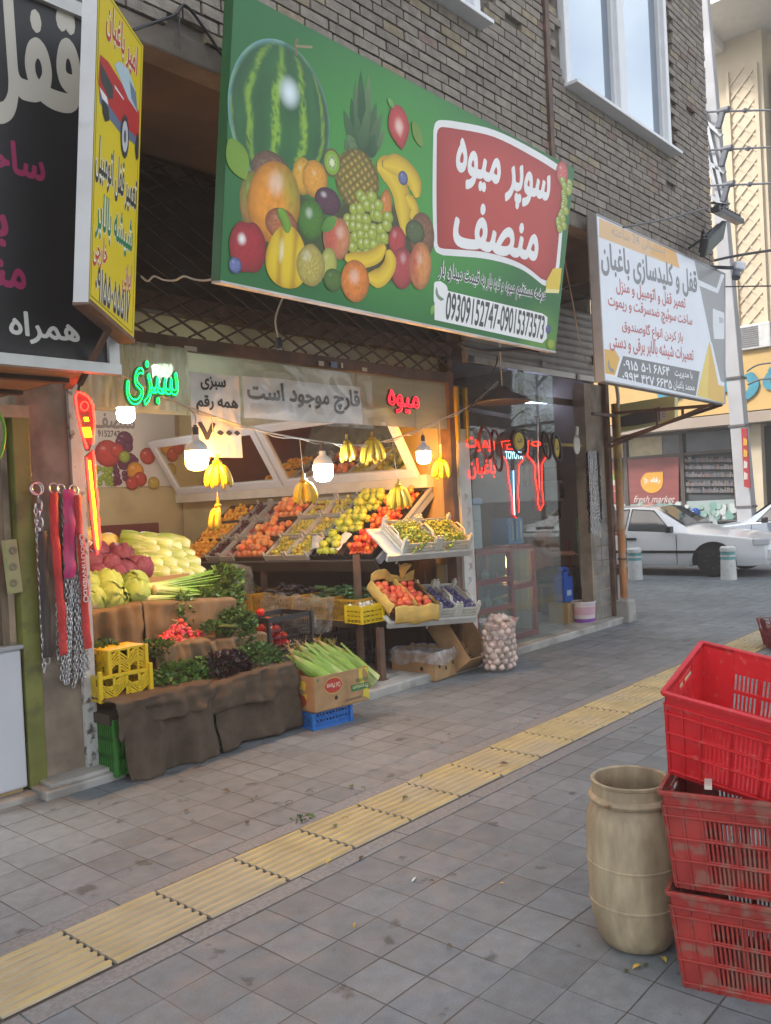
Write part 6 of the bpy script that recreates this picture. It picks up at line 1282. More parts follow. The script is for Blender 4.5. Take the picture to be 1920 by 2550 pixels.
J = dict(hip=V((0, 0, .95)), waist=V((0, 0, 1.08)), chest=V((0, 0, 1.32)), neck=V((0, 0, 1.48)), head=V((0, -.02, 1.62)), shl=V((-.18, 0, 1.42)), ell=V((-.24, .05, 1.15)), wrl=V((-.22, -.02, .92)), shr=V((.16, -.02, 1.42)), elr=V((.2, -.12, 1.15)), wrr=V((hx.x-bx, hx.y-by+.0, hx.z+.0)), hpl=V((-.1, 0, .92)), knl=V((-.11, -.02, .5)), anl=V((-.12, 0, .09)), hpr=V((.1, 0, .92)), knr=V((.11, -.02, .5)), anr=V((.12, 0, .09)))
clothed('person standing behind the orange pipe, only a hanging forearm and hand showing', 'person', (bx, by, 0), J, mat('grey_shirt', (.12, .12, .13), .8), mat('dark_trousers', (.03, .03, .035), .8))
e = P(1402, 1408, Y=5.45); bx, by, bz = e.x-.22, e.y+.1, .06
J = dict(hip=V((0, .1, .5)), waist=V((0, .08, .66)), chest=V((0, .02, .92)), neck=V((0, -.02, 1.08)), head=V((0, -.08, 1.24)), shl=V((-.17, 0, 1.02)), ell=V((-.22, -.14, .8)), wrl=V((-.1, -.34, .78)), shr=V((.17, 0, 1.02)), elr=V((e.x-bx, e.y-by, e.z-bz-.06)), wrr=V((e.x-bx-.06, e.y-by-.2, e.z-bz+.02)), hpl=V((-.1, .05, .5)), knl=V((-.12, -.38, .52)), anl=V((-.12, -.36, .09)), hpr=V((.1, .05, .5)), knr=V((.12, -.38, .52)), anr=V((.12, -.36, .09)))
clothed('person in an orange shirt seated inside the locksmith shop, elbow at the doorway', 'person', (bx, by, bz), J, mat('orange_shirt', (.45, .14, .04), .8), mat('brown_trousers', (.06, .045, .035), .8))
g = MB(); g.lathe([(.17, .36), (.17, .4), (0, .4)], 18)
for k in range(4): g.bar((.12*math.cos(k*1.57+.7), .12*math.sin(k*1.57+.7), .37), (.16*math.cos(k*1.57+.7), .16*math.sin(k*1.57+.7), 0), .025)
o = g.build('stool', wd, None); o.location = (bx, by+.12, bz); tag(o, 'wooden stool under the seated person in the locksmith shop', 'stool')
# ------------------------------------------------------------------ the sloping fruit stand
SO = V((5.57, 5.05, 1.06)); SU = V((.815, 0, .58)).normalized(); SN = V((-SU.z, 0, SU.x))
def SL(d, s, h=0): return SO+V((0, d, -.016*d))+SU*s+SN*h
darkwood = mat('dark_stand_wood', (.05, .035, .025), .7, var=.3, vs=4); stl = mat('stand_steel', (.07, .04, .03), .55, var=.3, vs=6)
LEN = 2.95
std = thing('fruit_stand', 'long sloping fruit stand with dark front board along the right shop wall', 'display stand', (5.6, 6.4, .07))
def sp(mb, nm, m, **k): return mb.build(nm, m, std, (5.6, 6.4, .07), **k)
g = MB(); g.hexa([SL(-.02, -.02, -.04), SL(-.02, .98, -.04), SL(LEN, .98, -.04), SL(LEN, -.02, -.04), SL(-.02, -.02, -.012), SL(-.02, .98, -.012), SL(LEN, .98, -.012), SL(LEN, -.02, -.012)]); sp(g, 'sloping_board', darkwood, fix=True)
g = MB(); g.hexa([SL(-.03, -.045, -.1), SL(-.03, -.02, -.1), SL(LEN, -.02, -.1), SL(LEN, -.045, -.1), SL(-.03, -.045, .02), SL(-.03, -.02, .02), SL(LEN, -.02, .02), SL(LEN, -.045, .02)]); sp(g, 'front_board', darkwood, fix=True)
g = MB(); g.bar(SL(-.035, .0, -.02), SL(-.035, .99, -.02), .03, .06, up=SN); g.bar(SL(-.04, .3, .035), SL(-.04, 1.0, .035), .04, .02, up=SN); sp(g, 'side_rail', galv)
for x, y in ((5.62, 5.1), (5.62, 6.6), (5.62, 7.9), (6.3, 5.1)):
    g = MB(); g.box((x, y, .52), (.045, .045, .92)); sp(g, 'post', stl)
g = MB(); g.box((5.78, 6.5, .545), (1.1, 3.0, .03)); g.box((5.25, 6.5, .535), (.03, 3.0, .06)); sp(g, 'lower_shelf', darkwood)
g = MB(); g.box((6.36, 6.5, .6), (.03, 3.0, 1.0)); sp(g, 'rear_panel', darkwood)
cw = mat('white_crate_plastic', (.5, .48, .42), .45, var=.08, rnd=.1); cb_ = mat('black_tray', (.02, .02, .02), .5); rp = mat('red_tissue', (.34, .04, .03), .6, var=.25, vs=12, bump=.4, bs=40); ck_ = mat('brown_crate', (.1, .06, .03), .7)
def tray(kind, d0, d1, s0, s1, label, group):
    t = thing('fruit_crate', label, 'crate', tuple(SL(d0, s0)), group=group); L = tuple(SL(d0, s0)); m = {'w': cw, 'b': cb_, 'k': ck_}[kind]
    hh = .06 if kind == 'w' else .05
    def bx(mb, a0, a1, b0, b1, h0, h1, mi=0): mb.hexa([SL(a0, b0, h0), SL(a0, b1, h0), SL(a1, b1, h0), SL(a1, b0, h0), SL(a0, b0, h1), SL(a0, b1, h1), SL(a1, b1, h1), SL(a1, b0, h1)], mi)
    g = MB()
    e = .008; d0 += .006; d1 -= .006; s0 += .005; s1 -= .005
    bx(g, d0, d1, s0, s0+e, 0, hh); bx(g, d0, d1, s1-e, s1, 0, hh); bx(g, d0, d0+e, s0+e, s1-e, 0, hh); bx(g, d1-e, d1, s0+e, s1-e, 0, hh)
    if kind == 'w':
        for d in (d0-.003, d1-.019):
            for s in (s0-.003, s1-.019): bx(g, d, d+.022, s, s+.022, 0, hh+.03); bx(g, d+.002, d+.008, s+.002, s+.02, hh+.03, hh+.042); bx(g, d+.014, d+.02, s+.002, s+.02, hh+.03, hh+.042)
    elif kind == 'b':
        for k in range(9):
            for s in (s0-.002,): bx(g, d0+(d1-d0)*k/9, d0+(d1-d0)*(k+.6)/9, s, s+.006, hh, hh+U(.012, .03))
    g.build('crate_walls', m, t, L, fix=True)
    g = MB(); bx(g, d0+e, d1-e, s0+e, s1-e, .004, .012); g.build('crate_lining', rp if kind != 'b' else mat('dark_lining', (.06, .03, .025), .7, var=.3, vs=10), t, L, fix=True)
    return t
def fruit_proto(nm, r, m, label, cat, group, kind='round'):
    g = MB(vc=True)
    if kind == 'apple': g.ball((0, 0, 0), r, 16, 10, col=lambda d: mixc((1, 1, 1), (.72, .9, .5), max(0, d.z)**3), fn=lambda d: 1-.16*max(0, d.z)**6-.1*max(0, -d.z)**8+.03*math.cos(math.atan2(d.y, d.x)*5)*max(0, -d.z)); g.tube([(0, 0, r*.8), (.004, 0, r*1.1)], .0025, 5, col=(.15, .1, .03))
    elif kind == 'peach': g.ball((0, 0, 0), r, 14, 9, col=lambda d: mixc((1, 1, 1), (1.15, .45, .4), .5+.9*noise.noise(d*1.4)+.4*d.x), fn=lambda d: 1-.07*max(0, d.z)**5-.04*max(0, 1-abs(math.atan2(d.y, d.x))*5))
    elif kind == 'plum': g.ball((0, 0, 0), (r, r*.86, r*.84), 12, 8, col=lambda d: mixc((1, 1, 1), (1.5, 1.5, 1.7), .4+.8*noise.noise(d*2)))
    elif kind == 'round': g.ball((0, 0, 0), r, 12, 8, col=lambda d: mixc((1, 1, 1), (.75, .9, .6), max(0, d.z)**5))
    o = g.build(nm, m, None, smooth=80); tag(o, label, cat, group); o.location = (0, 0, -50); return o
used = set()
def put(o, p, s=1.0):
    if o.name not in used: used.add(o.name); c = o
    else: c = o.copy(); COL.objects.link(c)
    c.location = p; c.rotation_euler = (U(-.7, .7), U(-.7, .7), U(0, 6.28)); k = s*U(.9, 1.1); c.scale = (k, k, k); return c
def fill(o, r, d0, d1, s0, s1, skip=0., layers=1, top=.3, h0=.012):
    """fruit laid in staggered rows over a tray"""
    pd = 2*r*1.02; n = 0
    for L_ in range(layers):
        rows = int((s1-s0-.03)/(pd*.9))
        for j in range(rows):
            cols = int((d1-d0-.03)/pd)
            for i in range(cols):
                if random.random() < skip or (L_ and random.random() > top): continue
                d = d0+.015+r+i*pd+(pd/2 if (j+L_) % 2 and i < cols-1 else 0)+U(-.1, .1)*r; s = s0+.015+r+j*pd*.9+U(-.1, .1)*r+(pd*.45 if L_ else 0)
                if s > s1-.6*r: continue
                put(o, SL(d, s, h0+r*.9+L_*r*1.35+U(0, .2)*r)); n += 1
    return n
yp = fruit_proto('yellow_plum', .0215, mat('yellow_plum_skin', (.75, .33, .02), .4, var=.1, vs=30, rnd=.2, vc=True), 'small orange-yellow plum at the far left end of the sloping stand', 'plum', 'yellow plums on the fruit stand')
pe = fruit_proto('peach', .04, mat('peach_skin', (.72, .38, .14), .6, var=.12, vs=30, rnd=.15, vc=True), 'blushed yellow peach in the middle crates of the sloping stand', 'peach', 'peaches on the fruit stand', 'peach')
gp = fruit_proto('green_plum', .0225, mat('green_plum_skin', (.5, .42, .06), .4, var=.1, vs=30, rnd=.22, vc=True), 'small yellow-green plum in the white crates of the sloping stand', 'plum', 'green plums on the fruit stand')
dp = fruit_proto('dark_plum', .02, mat('dark_plum_skin', (.07, .018, .02), .35, var=.1, vs=30, rnd=.3, vc=True), 'small dark red plum beside the yellow plums on the sloping stand', 'plum', 'dark plums on the fruit stand', 'plum')
ap = fruit_proto('apple', .042, mat('green_apple_skin', (.52, .52, .05), .3, var=.1, vs=18, rnd=.14, vc=True, coat=.2), 'yellow-green apple heaped on the right half of the sloping stand', 'apple', 'green apples on the fruit stand', 'apple')
oc = fruit_proto('nectarine', .0275, mat('nectarine_skin', (.72, .16, .03), .35, var=.15, vs=20, rnd=.2, vc=True), 'red-orange nectarine at the near right end of the sloping stand', 'nectarine', 'nectarines on the fruit stand', 'peach')
D = lambda y: y-5.05
G_ = 'crates on the sloping fruit stand'
ts = [(0, .31), (.325, .635), (.65, .96)]; tn = ('lowest', 'middle', 'top')
for k, (s0, s1) in enumerate(ts):
    tray('b', D(5.06), D(5.40), s0, s1, 'dark tray of red-orange nectarines, %s row at the near right end' % tn[k], G_)
    fill(oc, .0275, D(5.06), D(5.40), s0, s1, (.0, .0, .05)[k], 3, (.7, .6, .45)[k])
    tray('b', D(5.42), D(5.86), s0, s1, 'black tray of green apples, %s row beside the nectarines' % tn[k], G_)
    fill(ap, .0415, D(5.42), D(5.86), s0, s1, (.3, .0, .0)[k], 2, (.2, .75, .75)[k], .02)
    tray('w', D(5.88), D(6.19), s0, s1, 'white crate of green plums, %s row next to the apples' % tn[k], G_)
    fill(gp, .0232, D(5.88), D(6.19), s0, s1, (.0, .05, .25)[k], 2, (.25, .15, .05)[k])
    tray('w', D(6.20), D(6.51), s0, s1, 'white crate of green plums, %s row next to the peaches' % tn[k], G_)
    fill(gp, .0232, D(6.20), D(6.51), s0, s1, (.0, .05, .25)[k], 2, (.2, .15, .05)[k])
    tray('k', D(6.53), D(6.97), s0, s1, 'brown tray of blushed peaches, %s row' % tn[k], G_)
    fill(pe, .04, D(6.53), D(6.97), s0, s1, (.0, .15, .0)[k], 2, (.6, .4, .75)[k])
    tray('w', D(6.99), D(7.21), s0, s1, 'white crate lined with red tissue, %s row left of the peaches' % tn[k], G_)
    fill(dp, .021, D(7.02), D(7.21), s0+(.12 if k != 1 else .2), s1, .1)
    tray('w', D(7.22), D(7.45), s0, s1, 'white crate of dark plums, %s row next to the yellow plums' % tn[k], G_)
    fill(dp, .021, D(7.22), D(7.45), s0, s1, .0, 2, .3)
    tray('k', D(7.47), D(7.95), s0, s1, 'brown tray heaped with yellow plums, %s row at the far end' % tn[k], G_)
    fill(yp, .0215, D(7.47), D(7.95), s0, s1, (.0, .05, .2)[k], 2, (.55, .35, .2)[k])
paper = mat('white_card', (.6, .6, .57), .5, bump=.2, bs=8)
for i, (d, s, w, h, a, lab) in enumerate(((.44, .05, .12, .24, .0, 'white paper sheet between the nectarines and the lowest apples'), (.66, .06, .14, .2, .15, 'white paper sheet standing left in the lowest apple tray'), (.6, .72, .12, .2, .1, 'white paper sheet in the top apple tray'))):
    g = MB(); g.grid(lambda u, v: SL(d+w*u+a*v, s+h*v, .07+.03*math.sin(u*3)+.015*noise.noise(V((u*4, v*4, i)))), 8, 8); o = g.build('paper_sheet', paper, None, smooth=70); tag(o, lab, 'paper')
# mirrors tilted over the stand, wall ledge
up = MATS['white_upvc']; mir = mat('mirror_glass', (.62, .58, .45), .03, metal=1, var=0)
def mirror(label, y0, y1):
    t = thing('tilted_mirror', label, 'mirror', (6.33, (y0+y1)/2, 1.8)); o = V((6.33, y0, 1.80)); u = V((0, 1, 0)); v = V((-.40, 0, .64)).normalized(); n = V((-.64, 0, -.40)).normalized(); f = lambda a, b, h=0: o+u*a+v*b+n*h; w = y1-y0; hh = .76; L = (6.33, (y0+y1)/2, 1.8)
    g = MB()
    for a0, a1, b0, b1 in ((0, w, 0, .09), (0, w, hh-.09, hh), (0, .09, .09, hh-.09), (w-.09, w, .09, hh-.09)): g.hexa([f(a0, b0), f(a1, b0), f(a1, b1), f(a0, b1), f(a0, b0, .045), f(a1, b0, .045), f(a1, b1, .045), f(a0, b1, .045)])
    g.build('mirror_frame', up, t, L, fix=True, bevel=.006)
    g = MB(); g.add([f(.08, .08, .02), f(w-.08, .08, .02), f(w-.08, hh-.08, .02), f(.08, hh-.08, .02)], [(0, 1, 2, 3)]); g.build('mirror_glass', mir, t, L)
mirror('tilted mirror in a white frame above the far end of the fruit stand', 7.0, 8.95); mirror('tilted mirror in a white frame above the near end of the fruit stand', 5.1, 6.97)
g = MB(); g.box((6.36, 7.0, 1.74), (.13, 4.0, .12)); bp(g, 'wall_ledge', mat('cream_ledge', (.55, .5, .4), .5, var=.1))
# poster on the rear wall
px0, px1 = P(235, 1100, Y=9.08), P(412, 1100, Y=9.08); pz0, pz1 = P(330, 1212, Y=9.08).z, P(330, 1015, Y=9.08).z
t = thing('fruit_poster', 'white fruit poster with a phone number on the rear shop wall', 'poster', (px0.x, 9.08, pz0)); w = px1.x-px0.x+.3; h = pz1-pz0+.25
pf = lambda u, v, k=0: V((px0.x-.15+u, 9.08-k, pz0+v))
g = MB(vc=True); flat(g, pf, [(0, 0), (w, 0), (w, h), (0, h)], 0, (.62, .58, .5)); g.build('poster_sheet', PRINT, t, (px0.x, 9.08, pz0))
g = MB(vc=True); k = 0; rc = random.Random(4)
def pu(x, y): q = P(*zs5(x, y), Y=9.08); return q.x-px0.x+.15, q.z-pz0
for x, y, r, c in [(330, 880, 60, 0), (350, 930, 40, 0), (300, 900, 40, 0)]+[(260+rc.uniform(-60, 150), 1080+rc.uniform(-90, 120), 22, 0) for _ in range(70)]+[(170+rc.uniform(-60, 60), 1150+rc.uniform(-60, 60), 18, 3) for _ in range(30)]+[(200, 980, 90, 1), (270, 960, 50, 1), (495, 1000, 58, 1), (540, 1200, 45, 2), (325, 1005, 40, 3), (405, 1110, 62, 4), (440, 1170, 50, 1), (380, 1200, 45, 1)]:
    k += 1; cc_ = [(.14, .03, .08), (.5, .06, .05), (.5, .35, .06), (.3, .4, .06), (.7, .3, .04)][c]; q = pu(x, y); blob(g, pf, q, r*.0019, r*.0018, .0005+k*.0001, shade(cc_, amt=.3), seg=14, rings=4)
vs, fs = text_mesh('9152747', .02); a = pu(130, 855); b = pu(292, 812); g.add([pf(a[0]+(b[0]-a[0])*x, a[1]+(b[1]-a[1])*y, .001) for x, y, z in vs], fs, 0, (.12, .1, .09))
vs, fs = text_mesh('منصف', .03); a = pu(90, 790); b = pu(400, 690); g.add([pf(a[0]+(b[0]-a[0])*x, a[1]+(b[1]-a[1])*y, .001+z) for x, y, z in vs], fs, 0, (.25, .21, .18))
g.build('print', PRINT, t, (px0.x, 9.08, pz0))
rw = mat('dark_red_cloth', (.14, .03, .025), .8, var=.3, vs=3)
g = MB(); g.box((4.9, 9.0, .75), (2.2, .1, 1.4)); bp(g, 'rear_counter', rw)
# hanging bananas
ban = mat('banana_skin', (.78, .5, .035), .45, var=.12, vs=14, rnd=.08, vc=True, dirt=((.2, .1, .03), 22, .63, .7))
def bunch(label, px, py, n, L, Y, fan=1.2, ang=0, wire=True, sc=1., spread=.5):
    c = P(px, py, Y=Y); t = thing('banana_bunch', label, 'bananas', tuple(c), group='banana bunches hanging in the shop front'); rb = random.Random(int(px))
    g = MB(vc=True); g.ball((0, 0, -.005), (.028 if n < 4 else .04, .02, .02), 10, 6, col=(.45, .4, .12)); g.tube([(0, 0, .0), (.004, 0, .05)], .011, 7, col=(.4, .42, .15)); g.build('crown', ban, t, smooth=60)
    lat = V((.66, -.75, 0)); frn = V((-.75, -.66, 0))
    for i in range(n):
        row = i % 2; q = (i+.5)/n-.5; th_ = ang+q*fan*.9; L1 = L*1.08*rb.uniform(.92, 1.08); p = V((0, 0, -.008))+lat*(q*.03); pts = []; rr = []; cs = []
        d0 = (lat*math.sin(th_)*1.0+frn*(.3+.4*row+rb.uniform(-.1, .1))*math.cos(th_)+V((0, 0, -.75+.15*row))).normalized(); d1 = (lat*math.sin(th_)*-.05+frn*(-.25)+V((0, 0, -1))).normalized()
        for k in range(12):
            u = k/11; d = d0.lerp(d1, u**.8).normalized(); pts.append(p.copy()); p = p+d*L1/11; rr.append(.021*(.36+.64*min(1, max(0, u-.08)*6))*(1 if u < .84 else 1-.6*((u-.84)/.16))); cs.append((.55, .6, .2) if u < .1 else (.16, .1, .04) if u > .965 else mixc((1, 1, 1), (.92, 1.02, .8), .5*(1-u)))
        g = MB(vc=True); g.tube(pts, rr, 6, col=cs); g.build('banana', ban, t, smooth=25)
    if wire: g = MB(); g.tube([(0, 0, .04), (0, LY-Y, cable_z(c.x)-c.z)], .0025, 5); g.build('wire', wcord, t)
bunch('bright banana bunch right under the left warm bulb', 541, 1150, 7, .17, 4.64, 2.6)
bunch('two loose bananas hanging lowest, in front of the yellow plums', 543, 1258, 2, .15, 4.66, 1.0, -.3)
bunch('pale banana bunch beside the cool middle bulb', 756, 1195, 6, .17, 4.66, 2.4, .2)
bunch('small bunch of three bananas tied at the cable, left of the fuller one', 863, 1098, 4, .155, 4.68, 1.2, .1, False)
bunch('upright full banana bunch tied at the cable by the near mirror', 926, 1090, 8, .2, 4.68, 2.2, 0, False)
bunch('largest banana bunch, hanging low over the apples', 991, 1208, 11, .19, 4.64, 2.9)
bunch('yellow banana bunch glowing beside the right warm bulb', 1098, 1142, 6, .17, 4.68, 1.8, -.2)
# ------------------------------------------------------------------ near right end: two tilted white shelves with crates
def tilt_frame(o, along, tilt): u = V(along).normalized(); n0 = V((u.y, -u.x, 0)) if (V((u.y, -u.x, 0))).y < 0 else V((-u.y, u.x, 0)); v = (-n0*math.cos(tilt)+V((0, 0, 1))*math.sin(tilt)); n = u.cross(v); n = n if n.z > 0 else -n; return lambda a, b, h=0: V(o)+u*a+v*b+n*h
def fbox(mb, f, a0, a1, b0, b1, h0, h1, m=0): mb.hexa([f(a0, b0, h0), f(a1, b0, h0), f(a1, b1, h0), f(a0, b1, h0), f(a0, b0, h1), f(a1, b0, h1), f(a1, b1, h1), f(a0, b1, h1)], m)
wsh = mat('white_shelf', (.6, .58, .53), .45, var=.08, vs=3, dirt=((.25, .2, .14), 4, .6, .5))
upA, upB = P(962, 1384, Y=4.72), P(1166, 1369, Y=4.46); loA, loB = P(964, 1550, Y=4.72), P(1178, 1535, Y=4.45)
FU = tilt_frame(upA, upB-upA, R(30)); FL = tilt_frame(loA, loB-loA, R(27)); LU = (upB-upA).length; LL = (loB-loA).length
t = thing('tilted_shelf', 'white tilted upper shelf carrying the two grape crates', 'shelf', tuple(upA))
g = MB(); fbox(g, FU, .05, LU+.02, .0, .46, -.03, -.012); g.build('board', wsh, t, tuple(upA), fix=True)
g = MB(); fbox(g, FU, -.0, LU+.02, -.03, .0, -.045, .012); g.bar(FU(.12, .0, -.05), FU(.12, .0, -.09), .02, .01); g.build('front_lip', am, t, tuple(upA), fix=True, bevel=.003)
t = thing('tilted_shelf', 'white tilted lower shelf carrying the peach and plum crates', 'shelf', tuple(loA))
g = MB(); fbox(g, FL, .03, LL+.02, .0, .46, -.03, -.012); g.build('board', wsh, t, tuple(loA), fix=True)
g = MB(); fbox(g, FL, -.0, LL+.02, -.03, .0, -.045, .012); g.bar(FL(.42, .0, -.05), FL(.42, .0, -.09), .02, .01); g.build('front_lip', am, t, tuple(loA), fix=True, bevel=.003)
t = thing('support_post', 'rusty brown steel post carrying the tilted shelves on the stone step', 'post', (5.32, 4.75, .07))
g = MB(); g.box((0, .05, .22), (.06, .04, .44)); g.build('post', rust, t); g = MB(); g.box((.02, .3, .55), (.05, .04, 1.0)); g.build('rear_post', rust, t); g = MB(); g.box((0, .05, .004), (.09, .07, .008)); g.build('foot_plate', rust, t)
gc = mat('grey_white_crate', (.5, .49, .42), .45, var=.08, rnd=.08)
def slat_crate(label, F_, a0, a1, b0, b1, h, name='plastic_crate', m=None, group=None, lug=True):
    m = m or gc; o = F_(a0, b0); t = thing(name, label, 'crate', tuple(o), group=group); L = tuple(o); e = .006
    g = MB(); fbox(g, F_, a0, a1, b0, b1, 0, e); g.build('base', m, t, L, fix=True)
    g = MB()
    def wall(fixed, at, lo, hi, hh):
        n = max(6, int((hi-lo)/.017))
        def bb(p0, p1, z0, z1):
            if fixed == 'b': fbox(g, F_, p0, p1, at, at+e, z0, z1)
            else: fbox(g, F_, at, at+e, p0, p1, z0, z1)
        bb(lo, hi, e, .018); bb(lo, hi, hh*.48, hh*.56); bb(lo, hi, hh-.02, hh)
        for i in range(n+1):
            p = lo+(hi-lo)*i/n; bb(max(lo, p-.004), min(hi, p+.004), .018, hh*.48)
            bb(max(lo, p-.004), min(hi, p+.004), hh*.56, hh-.02)
    wall('b', b0, a0, a1, h); wall('b', b1-e, a0, a1, h); wall('a', a0, b0+e, b1-e, h); wall('a', a1-e, b0+e, b1-e, h)
    g.build('slatted_walls', m, t, L, fix=True)
    if lug:
        for a in (a0-.004, a1-.031):
            for b in (b0-.004, b1-.031): g = MB(); fbox(g, F_, a, a+.035, b, b+.035, 0, h+.035); fbox(g, F_, a+.008, a+.027, b+.008, b+.027, h+.035, h+.055); g.build('corner_post', m, t, L, fix=True)
        for a in (a0-.002, a1-.006):
            g = MB(); mid = (b0+b1)/2; g.tube([F_(a+.004, mid-.1, h-.01), F_(a+.004, mid-.06, h+.03), F_(a+.004, mid+.06, h+.03), F_(a+.004, mid+.1, h-.01)], .008, 6); g.build('handle', m, t, L, smooth=60)
    return t
slat_crate('pale grey crate of green grapes, left on the upper shelf', FU, .17, .52, .02, .42, .09, group='grape crates on the upper shelf')
slat_crate('pale grey crate of green grapes, right on the upper shelf', FU, .53, .87, .02, .42, .09, group='grape crates on the upper shelf')
grm = mat('grape_skin', (.33, .38, .06), .3, var=.12, vs=20, rnd=.12, vc=True, sub=0)
g = MB(vc=True); rg = random.Random(9)
for i in range(60):
    k = rg.random(); p = V((rg.gauss(0, .03), rg.gauss(0, .05), rg.gauss(0, .016)+.012)); kk = rg.uniform(.8, 1.25); g.ball(p, (.0108, .0108, .0125), 7, 5, col=(kk, kk*rg.uniform(.95, 1.05), kk*.9))
g.tube([(0, -.1, .01), (0, 0, .012), (.01, .09, .02)], .002, 5, col=(.6, .55, .4)); gb = g.build('grape_bunch', grm, None, smooth=60); tag(gb, 'bunch of green grapes heaped in the crates on the upper white shelf', 'grapes', 'green grape bunches')
first = True
for a0, a1 in ((.19, .5), (.55, .85)):
    for i in range(3):
        for j in range(3):
            for l in range(2):
                if l and (i+j) % 2: continue
                p = FU(a0+.075+(a1-a0-.15)*i/2+U(-.015, .015), .115+.1*j+U(-.015, .015), .035+.035*l+U(0, .01))
                c = gb if first else gb.copy()
                if not first: COL.objects.link(c)
                first = False; c.location = p; c.rotation_euler = (R(25)+U(-.3, .3), U(-.3, .3), U(0, 6.28))
kraft = mat('kraft_paper', (.58, .36, .08), .6, var=.2, vs=9, bump=.8, bs=18)
wick = mat('dark_wicker', (.07, .035, .015), .7, var=.3, vs=30)
slat_crate('dark wicker crate under yellow kraft paper on the lower shelf', FL, .06, .48, .02, .44, .13, 'wicker_crate', wick, None, False)
t = thing('kraft_wrapping', 'crumpled yellow kraft paper lining of the peach crate with a twisted top', 'paper', tuple(FL(.06, .02, .13)))
def kp(a, b, h, sd): return FL(a, b, h+.02*noise.noise(V((a*14, b*14, sd))))
g = MB()
g.grid(lambda u, v: kp(.05+.44*u, .02-.04*math.sin(v*2)-.02*v, .14-.14*v+.01*math.sin(u*9), 1), 24, 8)
g.grid(lambda u, v: kp(.05-.03*math.sin(v*2.2), .02+.42*u, .15-.1*v, 2), 24, 6); g.grid(lambda u, v: kp(.49+.03*math.sin(v*2), .02+.42*u, .15-.09*v, 3), 24, 6); g.grid(lambda u, v: kp(.05+.44*u, .45+.02*v, .11+.09*v+.04*math.sin(u*7), 4), 24, 6); g.grid(lambda u, v: kp(.27+.02*math.sin(u*3), .02+.42*u, .1+.06*v, 5), 20, 5)
g.grid(lambda u, v: FL(.36+(.02+.05*v*v)*math.cos(u*6.28)+.02*noise.noise(V((u*9, v*5, 1))), .45+.02*math.sin(u*6.28), .16+.13*v+.02*noise.noise(V((u*8, v*4, 7)))), 18, 7)
g.build('wrapping', kraft, t, tuple(FL(.06, .02, .13)), smooth=60, solid=.002)
rp_ = fruit_proto('red_peach', .033, mat('red_peach_skin', (.68, .16, .06), .5, var=.15, vs=20, rnd=.18, vc=True), 'rosy peach in the kraft paper crate on the lower shelf', 'peach', 'rosy peaches in the kraft paper crate', 'peach')
for L_ in range(2):
    for i in range(6):
        for j in range(6):
            if L_ and random.random() > .55: continue
            a = .085+.066*i+(.02 if j % 2 else 0); 
            if a > .45: continue
            put(rp_, FL(a+U(-.006, .006), .055+.064*j+U(-.006, .006)+L_*.03, .075+L_*.04+U(0, .01)))
blue_pl = fruit_proto('blue_plum', .0215, mat('blue_plum_skin', (.065, .06, .14), .5, var=.2, vs=24, rnd=.25, vc=True), 'bluish purple plum in the pale crates at the right of the lower shelf', 'plum', 'blue plums on the lower shelf', 'plum')
for a0, a1, lab in ((.51, .72, 'pale crate of blue plums next to the kraft paper on the lower shelf'), (.73, .95, 'pale crate of blue plums at the right end of the lower shelf')):
    slat_crate(lab, FL, a0, a1, .02, .44, .085, group='plum crates on the lower shelf')
    for L_ in range(2):
        for i in range(4):
            for j in range(8):
                if L_ and random.random() > .5: continue
                put(blue_pl, FL(a0+.035+.048*i+U(-.005, .005)+L_*.01, .05+.047*j+U(-.005, .005), .04+.03*L_+U(0, .008)))
